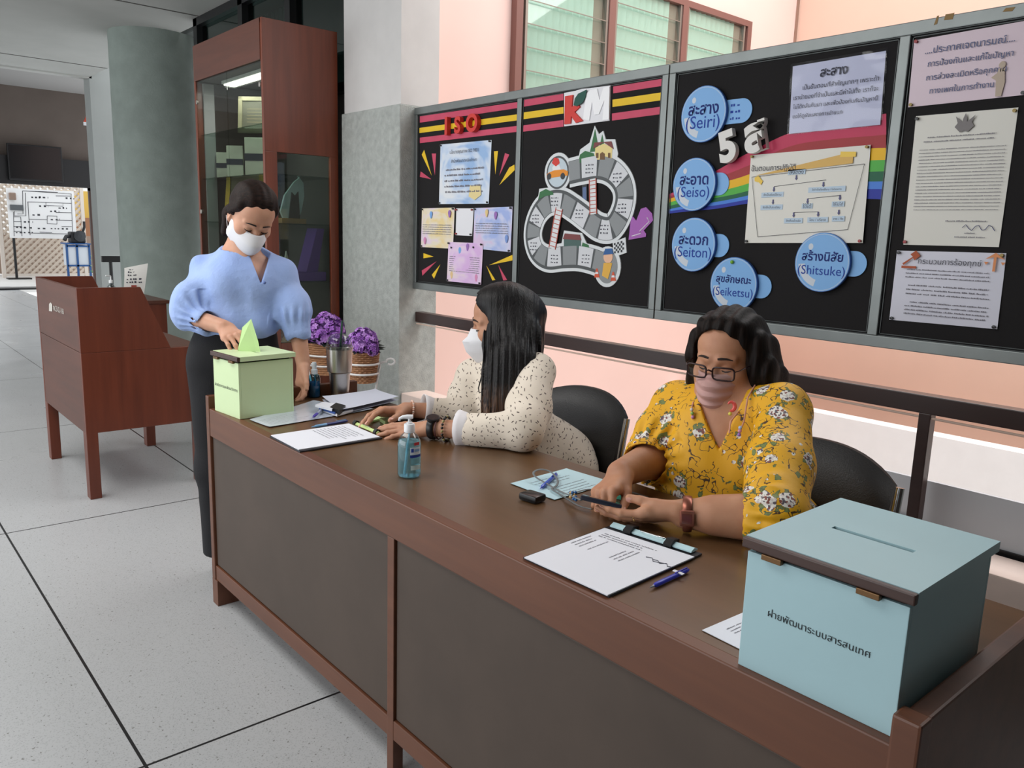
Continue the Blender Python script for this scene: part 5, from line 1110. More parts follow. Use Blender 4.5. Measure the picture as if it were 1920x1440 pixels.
def tumbler():
    c = PZ(637, 741, T0); t = thing('tumbler', 'brushed steel tumbler with clear dome lid and dark green straw', 'tumbler', c)
    st = mat('brushed steel', (176, 172, 168), .3, 1.0, bump=.03, bscale=300)
    mb = MB(); mb.lathe([(0, .001), (.033, .001), (.035, .004), (.0355, .02), (.037, .021), (.041, .088), (.0425, .093), (.0475, .097), (.0505, .183), (.05, .186)], c, 48); mb.build('cup', st, t, smooth=True)
    mb = MB(); mb.lathe([(.0495, .184), (.053, .186), (.053, .196), (.049, .199)], c, 40); mb.build('lid_rim', glass('lid plastic', (222, 226, 226), .3, .1), t, smooth=True)
    mb = MB(); mb.lathe([(.049, .199), (.048, .212), (.042, .228), (.03, .24), (.016, .245), (.007, .246)], c, 36); mb.build('dome_lid', glass('dome plastic', (226, 228, 232), .12, .05), t, smooth=True)
    a = c + Z3 * .02 - MV[0] * .008; b_ = c + Z3 * .295 + MV[0] * .012; mb = MB(); mb.tube([a, b_], .0042, 12); mb.build('straw', mat('dark green straw', (32, 72, 58), .35), t, smooth=True)
tumbler()
# items before the woman on the phone
o = MB().box((-.028, -.022, 0), (.028, .022, .019), .007, M=Matrix.Translation(PZ(998, 938, T0)) @ Matrix.Rotation(math.radians(8), 4, 'Z')).build('earphone_case', mat('glossy black case', (16, 16, 18), .25), smooth=True); tag(o, 'glossy black rounded case left of the blue pen and pale blue paper', 'case')
s3, p3_ = flat_sheet('voting_form', ((957, 907), (1062, 879), (1150, 905), (1040, 938)), T0, 'pale blue voting form under the lanyard', mat('pale blue paper', (186, 216, 224), .6), lift=.001)
desk_print(s3, p3_, 8, .2, .9, .2, .9, .003, skip=.3); 
pen('clear blue pen lying on the pale blue form', (1013, 916), (1044, 889), (BPL, mat('clear blue pen', (70, 100, 200), .2), mat('clear blue pen', (70, 100, 200), .2), BPL), z=T0 + .0015, r=.005)
t = tag(MB().box((-.024, -.007, 0), (.024, .007, .012), .004, M=Matrix.Translation(PZ(1163, 936, T0)) @ Matrix.Rotation(math.radians(25), 4, 'Z')).build('highlighter', mat('mint plastic', (96, 204, 172), .35), smooth=True), 'mint green highlighter behind the held phone', 'highlighter')
s4, p4_ = flat_sheet('loose_form', ((1316, 1182), (1400, 1146), (1470, 1180), (1392, 1220)), T0, 'white form half hidden under the pale blue ballot box', WPAP)
desk_print(s4, p4_, 3, .3, .9, .3, .5, .003)
# flowers on the wire stand at the pillar
def flowers():
    zs = .36; 
    def at(px, py, y): return PY(px, py, y)
    ys = 1.25
    t = thing('flower_stand', 'white wire flower stand at the foot of the pillar holding two wicker baskets', 'plant stand', (-1.1, ys, 0))
    WW = mat('white wire', (232, 230, 228), .4)
    bk = []
    for (px, pyt, pyb, w, y) in ((612, 641, 700, 96, 1.28), (681, 658, 716, 62, 1.12)):
        a, b_ = at(px, pyt, y), at(px, pyb, y); bk.append((a, b_, y))
    sc = lambda p: (MV[2] @ (p - CAM)) / F   # metres per pixel there
    items = []
    for i, ((a, b_, y), rp) in enumerate(zip(bk, (36, 29))):
        s = sc(a); r = rp * s; h = a[2] - b_[2]; c = np.array([b_[0], b_[1], b_[2]])
        lab = ('left wicker basket of purple hydrangeas, half behind the tumbler', 'right wicker basket of purple hydrangeas against the pillar')[i]
        tb = thing('flower_basket', lab, 'flower basket', c, 0, 'flower baskets on the wire stand')
        WK = wood('wicker', (150, 100, 66), (196, 146, 104), .6, 'x', 1, 0)
        mb = MB(); n = 36; rows = 15
        for k in range(rows):
            z = h * (k + .5) / rows; rr = r * (.74 + .26 * z / h)
            mb.tube([c + np.array([(rr + .003 * (1 if (q + k) % 2 else -1)) * math.cos(6.2832 * q / n), (rr + .003 * (1 if (q + k) % 2 else -1)) * math.sin(6.2832 * q / n), z]) for q in range(n)], h / rows * .55, 6, closed=True)
        mb.build('weave', WK, tb, smooth=True)
        mb = MB(); mb.lathe([(0, 0), (r * .72, 0), (r * .97, h * .92), (0, h * .9)], c, 24); mb.build('liner', mat('dark basket liner', (70, 50, 36), .9), tb)
        # blooms: many four-petal florets over a few rounded heads
        rr = random.Random(11 + i); mbs = [MB(), MB(), MB()]
        heads = ((0, 0, .9, .62), (-.62, -.2, .62, .5), (.6, .15, .6, .52), (.15, -.62, .5, .5), (-.2, .55, .75, .5), (.62, -.5, .35, .42), (-.9, .1, .3, .42), (-.45, -.65, .35, .42), (.95, .1, .2, .4))
        for hx, hy, hz, hr in heads:
            hc = c + np.array([hx * r, hy * r, h + hz * r * 1.0]); R_ = hr * r * 1.02
            for k in range(95):
                v = np.array([rr.gauss(0, 1), rr.gauss(0, 1), rr.gauss(.25, 1)]); v /= np.linalg.norm(v); p = hc + v * R_ * rr.uniform(.86, 1.06)
                u = np.cross(v, [rr.uniform(-1, 1), rr.uniform(-1, 1), .3]); u /= np.linalg.norm(u) + 1e-9; w = np.cross(v, u); ps = r * .17
                m_ = mbs[rr.choice((0, 0, 1, 1, 2))]
                for q in range(4):
                    a = q * 1.5708; d = u * math.cos(a) + w * math.sin(a); e = u * math.cos(a + 1.5708) + w * math.sin(a + 1.5708)
                    m_.add([p, p + d * ps * .55 + e * ps * .42 + v * ps * .22, p + d * ps + v * ps * .1, p + d * ps * .55 - e * ps * .42 + v * ps * .22], [(0, 1, 2, 3)])
            mbs[2].ball(hc, (R_ * .82,) * 3, 8)  # dark core paints shade between the florets
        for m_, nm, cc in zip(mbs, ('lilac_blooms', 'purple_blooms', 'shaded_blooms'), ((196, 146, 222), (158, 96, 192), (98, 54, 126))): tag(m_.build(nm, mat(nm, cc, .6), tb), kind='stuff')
        mb = MB()
        for k in range(14):
            a = rr.uniform(0, 6.28); p = c + np.array([.75 * r * math.cos(a), .75 * r * math.sin(a), h + r * rr.uniform(.0, .35)]); d = np.array([math.cos(a), math.sin(a), rr.uniform(-.3, .5)]) * r * .75; s_ = np.cross(d, Z3) * .33
            mb.add([p, p + d * .5 + s_ + Z3 * .01, p + d, p + d * .5 - s_ + Z3 * .01], [(0, 1, 2, 3)])
        mb.build('leaves', mat('dark green leaf', (38, 52, 44), .6), tb)
        items.append((c, r, h))
    # stand: two hoops per basket, splayed legs ending in scrolls
    for (c, r, h) in items:
        for f in (.30, .62): 
            rr = r * (.74 + .26 * f) + .012
            MB().tube([c + np.array([rr * math.cos(6.2832 * q / 36), rr * math.sin(6.2832 * q / 36), h * f]) for q in range(36)], .0055, 8, closed=True).build('hoop', WW, t, smooth=True)
    ends = [items[0][0] - MV[0] * (items[0][1] + .0), items[1][0] + MV[0] * (items[1][1] + .0)]
    for e, s, (c, r, h) in ((ends[0], -1, items[0]), (ends[1], 1, items[1])):
        top = c + MV[0] * s * (r * .98 + .012) + Z3 * h * .62
        sw = [top + MV[0] * s * (.02 + .028 * (1 - math.cos(a)) * .8 + .01) + Z3 * (.016 * math.sin(a) + .006) for a in np.linspace(0, 1.7 * math.pi, 14)]
        MB().tube([top + MV[0] * s * .0] + sw, .0055, 8).build('scroll', WW, t, smooth=True)
        MB().tube([top, top - MV[0] * s * .03 - Z3 * .16, top - MV[0] * s * .06 - Z3 * .32, np.array([top[0], top[1], 0]) - MV[0] * s * .02], .0055, 8).build('leg', WW, t, smooth=True)
    m0 = (items[0][0] + items[1][0]) / 2
    for k in (-1, 1):
        q = m0 + MV[2] * .12 * k; MB().tube([q + Z3 * items[0][2] * .4, q + Z3 * -.1, np.array([q[0], q[1], 0])], .0055, 8).build('leg', WW, t, smooth=True)
    MB().tube([items[0][0] + Z3 * items[0][2] * .3 + MV[0] * items[0][1] * .8, items[1][0] + Z3 * items[1][2] * .3 - MV[0] * items[1][1] * .8], .0055, 8).build('link_bar', WW, t)
flowers()
# ================================================================== PEOPLE: smooth bodies from blended solids
def nrm(v): v = np.array(v, float); return v / (np.linalg.norm(v) + 1e-12)
class Sdf:
    def __init__(s): s.p = []; s.disp = None; s.cuts = []; s.cav = []
    def _add(s, fn, c, R, k, op='u'): s.p.append((fn, np.array(c, float), float(R), k, op)); return s
    def cap(s, a, b, ra, rb=None, k=.02, flat=None, sc=1.0, op='u'):
        """tapered capsule; flat = direction squeezed by sc"""
        a, b = np.array(a, float), np.array(b, float); rb = ra if rb is None else rb
        n = nrm(flat) if flat is not None else None; m = min(sc, 1.0)
        def fn(P):
            q = P - a; ba = b - a
            if n is not None:
                w = q @ n; q = q + np.outer(w * (1 / sc - 1), n); bw = ba @ n; ba = ba + n * bw * (1 / sc - 1)
            L2 = ba @ ba + 1e-12; t = np.clip(q @ ba / L2, 0, 1); d = q - np.outer(t, ba)
            return (np.sqrt((d * d).sum(1)) - (ra + (rb - ra) * t)) * m
        return s._add(fn, (a + b) / 2, np.linalg.norm(b - a) / 2 + max(ra, rb) * max(1, sc), k, op)
    def ell(s, c, r, k=.02, R=None, op='u'):
        """ellipsoid; R = 3x3 rows are its own axes"""
        c, r = np.array(c, float), np.array(r, float)
        def fn(P):
            q = P - c
            if R is not None: q = q @ np.array(R).T
            k0 = np.sqrt(((q / r) ** 2).sum(1)); k1 = np.sqrt(((q / r ** 2) ** 2).sum(1)) + 1e-9
            return k0 * (k0 - 1) / k1
        return s._add(fn, c, r.max(), k, op)
    def chain(s, pts, rs, k=.02, **kw):
        for i in range(len(pts) - 1): s.cap(pts[i], pts[i + 1], rs[i], rs[i + 1], k, **kw)
        return s
    def val(s, P, idx=None):
        d = None
        for i in (range(len(s.p)) if idx is None else idx):
            fn, c, R, k, op = s.p[i]; v = fn(P)
            if op == 'u':
                if d is None: d = v; continue
                h = np.maximum(k - np.abs(d - v), 0) / k; d = np.minimum(d, v) - h * h * k * .25
            elif d is not None:
                v = -v; h = np.maximum(k - np.abs(d - v), 0) / k; d = np.maximum(d, v) + h * h * k * .25
        if d is None: return np.full(len(P), 1.0)
        if s.disp is not None: d = d - s.disp(P)
        for c in s.cuts: d = np.maximum(d, c(P))
        return d
    def mesh(s, h, B=16):
        lo = np.min([c - R for _, c, R, _, op in s.p if op == 'u'], 0) - .03; hi = np.max([c + R for _, c, R, _, op in s.p if op == 'u'], 0) + .03
        nb = np.ceil((hi - lo) / (h * B)).astype(int); g = np.array(np.meshgrid(*[np.arange(n) for n in nb], indexing='ij')).reshape(3, -1).T
        ctr = lo + (g + .5) * h * B; hd = h * B * .5 * 1.7321
        ks = max(p[3] for p in s.p); near = np.zeros(len(ctr), bool)
        for fn, c, R, k, op in s.p:
            if op == 'u': near |= (np.sqrt(((ctr - c) ** 2).sum(1)) - R) < hd + .02
        g, ctr = g[near], ctr[near]; d = np.concatenate([s.val(ctr[i:i + 20000]) for i in range(0, len(ctr), 20000)])
        act = np.abs(d) < hd * 1.5 + .012; g, ctr = g[act], ctr[act]
        ii = np.array(np.meshgrid(*[np.arange(B + 1)] * 3, indexing='ij')).reshape(3, -1).T
        NK = (nb * B + 2).astype(np.int64); key = lambda q: (q[..., 0] * NK[1] + q[..., 1]) * NK[2] + q[..., 2]
        PC = np.array([p[1] for p in s.p]); PR = np.array([p[2] for p in s.p]); PK = np.array([p[3] for p in s.p])
        keys, verts, quads = [], [], []
        for gb, cb in zip(g, ctr):
            idx = np.nonzero(np.sqrt(((PC - cb) ** 2).sum(1)) - PR < 2 * hd + PK + .03)[0]
            if not len(idx): continue
            G = gb * B + ii; P = lo + G * h; D = s.val(P, idx)
            if D.min() > 0 or D.max() < 0: continue
            D = D.reshape((B + 1,) * 3); S = D < 0
            c8 = [S[i:B + i, j:B + j, k:B + k] for i in (0, 1) for j in (0, 1) for k in (0, 1)]
            sm = sum(c.astype(np.int8) for c in c8); cell = (sm > 0) & (sm < 8); ci = np.argwhere(cell)
            if not len(ci): continue
            acc = np.zeros((len(ci), 3)); cnt = np.zeros(len(ci))
            x, y, z = ci.T
            for a in range(3):
                for u in (0, 1):
                    for v in (0, 1):
                        o0 = [0, 0, 0]; oth = [q for q in range(3) if q != a]; o0[oth[0]] = u; o0[oth[1]] = v; o1 = list(o0); o1[a] = 1
                        d0 = D[x + o0[0], y + o0[1], z + o0[2]]; d1 = D[x + o1[0], y + o1[1], z + o1[2]]; cr = (d0 < 0) != (d1 < 0)
                        t = np.where(cr, d0 / np.where(cr, d0 - d1, 1), 0); p = np.tile(np.array(o0, float), (len(ci), 1)); p[:, a] = t
                        acc += p * cr[:, None]; cnt += cr
            V = lo + (gb * B + ci + acc / cnt[:, None]) * h
            keys.append(key((gb * B + ci).astype(np.int64))); verts.append(V)
            for a in range(3):
                sl0 = [slice(0, B)] * 3; sl1 = list(sl0); sl1[a] = slice(1, B + 1)
                s0, s1 = S[tuple(sl0)], S[tuple(sl1)]; e = np.argwhere(s0 != s1)
                if not len(e): continue
                fl = s0[tuple(e.T)]; b1, b2 = [(1, 2), (2, 0), (0, 1)][a]; E = (gb * B + e).astype(np.int64)
                u1 = np.zeros(3, np.int64); u1[b1] = 1; u2 = np.zeros(3, np.int64); u2[b2] = 1
                q = np.stack([key(E), key(E - u1), key(E - u1 - u2), key(E - u2)], 1); q[~fl] = q[~fl][:, ::-1]; quads.append(q)
        keys = np.concatenate(keys); verts = np.concatenate(verts); quads = np.concatenate(quads)
        o = np.argsort(keys); keys, verts = keys[o], verts[o]; ix = np.searchsorted(keys, quads); ix = np.minimum(ix, len(keys) - 1)
        ok = (keys[ix] == quads).all(1); return verts, ix[ok]
    def build(s, name, h, m, parent=None, relax=2):
        v, q = s.mesh(h)
        me = bpy.data.meshes.new(name); me.vertices.add(len(v)); me.vertices.foreach_set('co', v.astype(np.float32).ravel())
        me.loops.add(4 * len(q)); me.loops.foreach_set('vertex_index', q.astype(np.int32).ravel()); me.polygons.add(len(q))
        me.polygons.foreach_set('loop_start', np.arange(0, 4 * len(q), 4, dtype=np.int32)); me.polygons.foreach_set('use_smooth', np.ones(len(q), bool))
        me.update(calc_edges=True); me.validate()
        if relax:
            e = np.empty(2 * len(me.edges), np.int32); me.edges.foreach_get('vertices', e); e = e.reshape(-1, 2); n = len(v)
            for _ in range(relax):
                a = np.zeros((n, 3)); c = np.zeros(n)
                for i, j in ((0, 1), (1, 0)):
                    for k in range(3): a[:, k] += np.bincount(e[:, i], v[e[:, j], k], n)
                    c += np.bincount(e[:, i], minlength=n)
                v = v * .5 + .5 * a / np.maximum(c, 1)[:, None]
            me.vertices.foreach_set('co', v.astype(np.float32).ravel()); me.update()
        me.materials.append(m); o = bpy.data.objects.new(name, me); COL.objects.link(o)
        if parent is not None: adopt(o, parent)
        return o
def wn(P, f, seed=0, n=5):
    r = np.random.RandomState(seed); out = 0
    for i in range(n):
        k = r.normal(size=3) * f; out = out + np.sin(P @ k + r.uniform(0, 6.28))
    return out / n
def folds(P, d, freq, amp, seed=0, warp=1.2, wf=9):
    """cloth folds: soft ridges running across direction d"""
    t = np.sin(freq * (P @ nrm(d)) + warp * 3 * wn(P, wf, seed)); return amp * (t + .35 * t * np.abs(t)) * (.55 + .45 * wn(P, wf * .6, seed + 9))
def frame(f, up):
    """rows: right, forward, up"""
    up = nrm(up); f = nrm(np.array(f, float) - up * (np.array(f, float) @ up)); return np.array([np.cross(f, up), f, up])
def head_frame(yawdir, pitch, roll=0.0):
    f = nrm([yawdir[0], yawdir[1], 0]); R0 = frame(f, (0, 0, 1)); c, s_ = math.cos(pitch), math.sin(pitch)
    fw = R0[1] * c - R0[2] * s_; up = R0[2] * c + R0[1] * s_; c, s_ = math.cos(roll), math.sin(roll); rt = R0[0]
    return np.array([rt * c + up * s_, fw, up * c - rt * s_])
def add_head(S, C, R, s, ears=True, face=True):
    """C eye-level centre of the head, R rows right/forward/up, s size"""
    T = lambda x, y, z: C + (R[0] * x + R[1] * y + R[2] * z) * s
    E = lambda c, r, k, op='u': S.ell(T(*c), np.array(r) * s, k * s, R, op)
    E((0, -.012, .032), (.074, .094, .083), .02); E((0, .03, -.03), (.061, .06, .078), .04); E((0, .04, .05), (.058, .046, .045), .03)
    E((0, .048, -.078), (.042, .036, .032), .03); S.ell(T(0, .074, -.099), np.array((.02, .016, .016)) * s, .02 * s, R)
    for q in (-1, 1):
        E((q * .04, .058, -.026), (.024, .022, .02), .025); S.cap(T(q * .05, -.0, -.04), T(q * .03, .05, -.09), .018 * s, .016 * s, .03 * s)
    if face:
        S.cap(T(0, .086, .0), T(0, .104, -.036), .0075 * s, .0115 * s, .014 * s)
        for q in (-1, 1):
            S.ell(T(q * .0115, .095, -.041), np.array((.008, .009, .007)) * s, .008 * s, R)
            E((q * .031, .099, -.004), (.017, .016, .012), .012, 's'); S.ell(T(q * .031, .0755, -.003), np.array((.0155, .0135, .013)) * s, .006 * s, R)
            S.cap(T(q * .014, .088, .017), T(q * .046, .074, .018), .008 * s, .006 * s, .014 * s)
        S.cap(T(-.018, .090, -.066), T(.018, .090, -.066), .006 * s, .006 * s, .008 * s, flat=R[2], sc=.8); S.cap(T(-.014, .090, -.075), T(.014, .090, -.075), .0065 * s, .0065 * s, .008 * s)
    if ears:
        for q in (-1, 1):
            S.ell(T(q * .075, -.008, -.012), np.array((.009, .019, .031)) * s, .008 * s, frame(R[1] * .95 + R[0] * q * .3, R[2] - R[1] * .15))
            S.ell(T(q * .085, -.002, -.008), np.array((.006, .010, .017)) * s, .005 * s, R, 's')
    return T
def face_marks(T, R, s, par, brow=(40, 28, 24)):
    """eyebrows and the lowered lash lines, laid on the skin"""
    BM = mat('brow hair', brow, .8); LM = mat('lash line', (24, 18, 18), .6)
    for q in (-1, 1):
        pts = [(q * .0125, .0970, .0215), (q * .022, .0962, .0235), (q * .034, .0915, .0235), (q * .047, .0815, .0185)]
        MB().tube([T(*p) for p in pts], [.0028 * s, .0034 * s, .0028 * s, .0012 * s], 8, flat=.0016 * s, up=R[1]).build('eyebrow', BM, par, smooth=True)
        pts = [(q * .0175, .0868, -.0078), (q * .024, .0893, -.0105), (q * .031, .0897, -.0115), (q * .038, .0876, -.0105), (q * .0455, .0815, -.0075)]
        MB().tube([T(*p) for p in pts], [.001 * s, .0016 * s, .0018 * s, .0016 * s, .001 * s], 6).build('eyelash', LM, par, smooth=True)
def hand(S, W, d, n, side, curl, spread=.10, s=1.0, thumb=(.6, .3, .3, .15), kf=.0035):
    """W wrist, d towards the fingers, n out of the back of the hand; side +1 right hand, -1 left.  curl: per finger three bends.
    thumb: (out, down, bend1, bend2).  Returns nail frames."""
    d = nrm(d); n = nrm(np.array(n) - d * (np.array(n) @ d)); u = np.cross(d, n) * side    # u points to the little finger side... thumb is -u
    u = -u; nails = []; W = np.array(W, float)
    base = [(.030, .083, .0), (.0105, .088, .002), (-.0105, .083, .001), (-.029, .073, -.002)]; lens = [(.042, .025, .021), (.046, .029, .022), (.043, .027, .021), (.033, .020, .019)]; rad = (.0088, .009, .0085, .0076)
    K = []
    for (bu, bd, bn), r in zip(base, rad):
        k_ = W + (u * bu + d * bd + n * bn) * s; K.append(k_); S.cap(W + (u * bu * .45 + d * .008 - n * .003) * s, k_ - n * .004 * s, .0135 * s, r * 1.12 * s, .012 * s)
    S.cap(K[0] - d * .012 * s - n * .006 * s, K[3] - d * .010 * s - n * .005 * s, .010 * s, .0088 * s, .014 * s); S.ell(W + (d * .045 - n * .008) * s, np.array((.030, .040, .0145)) * s, .012 * s, np.array([u, d, n]))
    for i in range(4):
        ang = 0.0; p = K[i]; sp = (1.5 - i) * spread; dd0 = nrm(d + u * sp); r = rad[i] * s
        for j in range(3):
            ang += curl[i][j]; dd = dd0 * math.cos(ang) - n * math.sin(ang); q = p + dd * lens[i][j] * s; r2 = r * (.93 if j < 2 else .82)
            S.cap(p, q, r, r2, kf * s if j else .007 * s); S.p[-1] = S.p[-1]
            if j < 2: S.ell(q, np.array((r2 * 1.04,) * 3), .003 * s)
            p, r = q, r2
        nn = n * math.cos(ang) + dd0 * math.sin(ang); nails.append((p - dd * .004 * s + nn * r * .86, dd, nn, .0056 * s * (1 - .1 * (i == 3))))
    o_, dn, b1, b2 = thumb; m0 = W + (u * .020 + d * .014 - n * .006) * s; t0 = nrm(d * math.cos(o_) + u * math.sin(o_) - n * dn); m1 = m0 + t0 * .042 * s
    S.cap(m0, m1, .0155 * s, .0112 * s, .014 * s); t1 = nrm(t0 * math.cos(b1) + (d - u * .3) * math.sin(b1)); m2 = m1 + t1 * .032 * s; S.cap(m1, m2, .0108 * s, .0098 * s, .005 * s)
    t2 = nrm(t1 * math.cos(b2) + (d - u * .6) * math.sin(b2)); m3 = m2 + t2 * .024 * s; S.cap(m2, m3, .0098 * s, .0082 * s, .004 * s)
    tn = nrm(np.cross(np.cross(t2, n + u * .8), t2)); nails.append((m3 - t2 * .003 * s + tn * .0066 * s, t2, tn, .0066 * s)); return nails
def add_nails(nails, par, m):
    for p, d, n, r in nails:
        w = np.cross(d, n); M = Matrix((tuple(w) + (0,), tuple(d) + (0,), tuple(n) + (0,), (0, 0, 0, 1))).transposed().to_3x3()
        MB().ball(p, (r, r * 1.35, .0018), 7, M=M).build('fingernail', m, par, smooth=True)
def grid_mesh(rows, closed=False):
    mb = MB(); n = len(rows[0]); vs = [p for r in rows for p in r]; k = len(rows)
    mb.add(vs, [(i * n + j, i * n + (j + 1) % n, (i + 1) * n + (j + 1) % n, (i + 1) * n + j) for i in range(k - 1) for j in range(n if closed else n - 1)]); return mb
def solidify(o, th, off=1.0):
    m = o.modifiers.new('thickness', 'SOLIDIFY'); m.thickness = th; m.offset = off; return o
def subsurf(o, l=1):
    m = o.modifiers.new('smooth', 'SUBSURF'); m.levels = l; m.render_levels = l; return o
def skin_mat(name, c, c2):
    m, nt, b = _new(name); v = _coords(nt); n = _noise(nt, v, 18, 4); n2 = _noise(nt, v, 420, 2)
    nt.links.new(_ramp(nt, n, [(.3, lin(c2)), (.7, lin(c))]), b.inputs['Base Color']); b.inputs['Roughness'].default_value = .5
    b.inputs['Subsurface Weight'].default_value = .12; b.inputs['Subsurface Radius'].default_value = (.01, .004, .002); b.inputs['Specular IOR Level'].default_value = .35
    _bump(nt, b, n2, .06, .001); return m
def hair_mat(name, c, c2, axis=(60, 60, 3)):
    m, nt, b = _new(name); v = _coords(nt, axis); n = _noise(nt, v, 3.0, 4, .6)
    nt.links.new(_ramp(nt, n, [(.35, lin(c)), (.7, lin(c2))]), b.inputs['Base Color']); b.inputs['Roughness'].default_value = .55; b.inputs['Specular IOR Level'].default_value = .14
    _bump(nt, b, n, .4, .004); return m
def PD(px, py, depth): return CAM + ray(px, py) * depth
TOC = np.array([.744, -.642, 0.]); TOC /= np.linalg.norm(TOC); IMR = np.array([.648, .761, 0.]); IMR /= np.linalg.norm(IMR)
def turn(deg): a = math.radians(deg); return TOC * math.cos(a) + IMR * math.sin(a)      # facing: 0 = towards the lens, + = picture right
SK1 = skin_mat('skin one', (206, 158, 132), (196, 144, 118)); SK2 = skin_mat('skin two', (190, 142, 114), (178, 128, 102)); SK3 = skin_mat('skin three', (190, 140, 110), (176, 124, 96))
NAIL = mat('nail', (214, 160, 144), .3)
def mask_mesh(T, rows, name, m, par, n=25, p=2.2, disp=None):
    """a face mask: rows of (half width, side y, centre y, z side, z centre)"""
    R_ = []
    for i, (w, ys, yc, zs, zc) in enumerate(rows):
        r = []
        for j in range(n):
            u = -1 + 2 * j / (n - 1); a = 1 - abs(u) ** p; q = (w * u, ys + (yc - ys) * a, zs + (zc - zs) * a)
            if disp: q = disp(q, u, i / (len(rows) - 1))
            r.append(T(*q))
        R_.append(r)
    return solidify(grid_mesh(R_).build(name, m, par, smooth=True), .0016)
def lerp_rows(rows, k):
    out = []
    for a, b_ in zip(rows[:-1], rows[1:]):
        for i in range(k): out.append(tuple(x + (y - x) * i / k for x, y in zip(a, b_)))
    return out + [rows[-1]]
def leg_set(S, hips, knees, ankles, toe, r=(.085, .06, .04)):
    for h_, k_, a_ in zip(hips, knees, ankles):
        S.chain([h_, k_, a_], r, .03); S.cap(a_ - Z3 * .03, a_ - Z3 * .045 + toe * .13, .034, .028, .02)
def wedge_cut(o, n1, n2):
    """keeps everything except the wedge that lies on the positive side of both planes through o"""
    n1, n2 = nrm(n1), nrm(n2); return lambda P: np.minimum((P - o) @ n1, (P - o) @ n2)
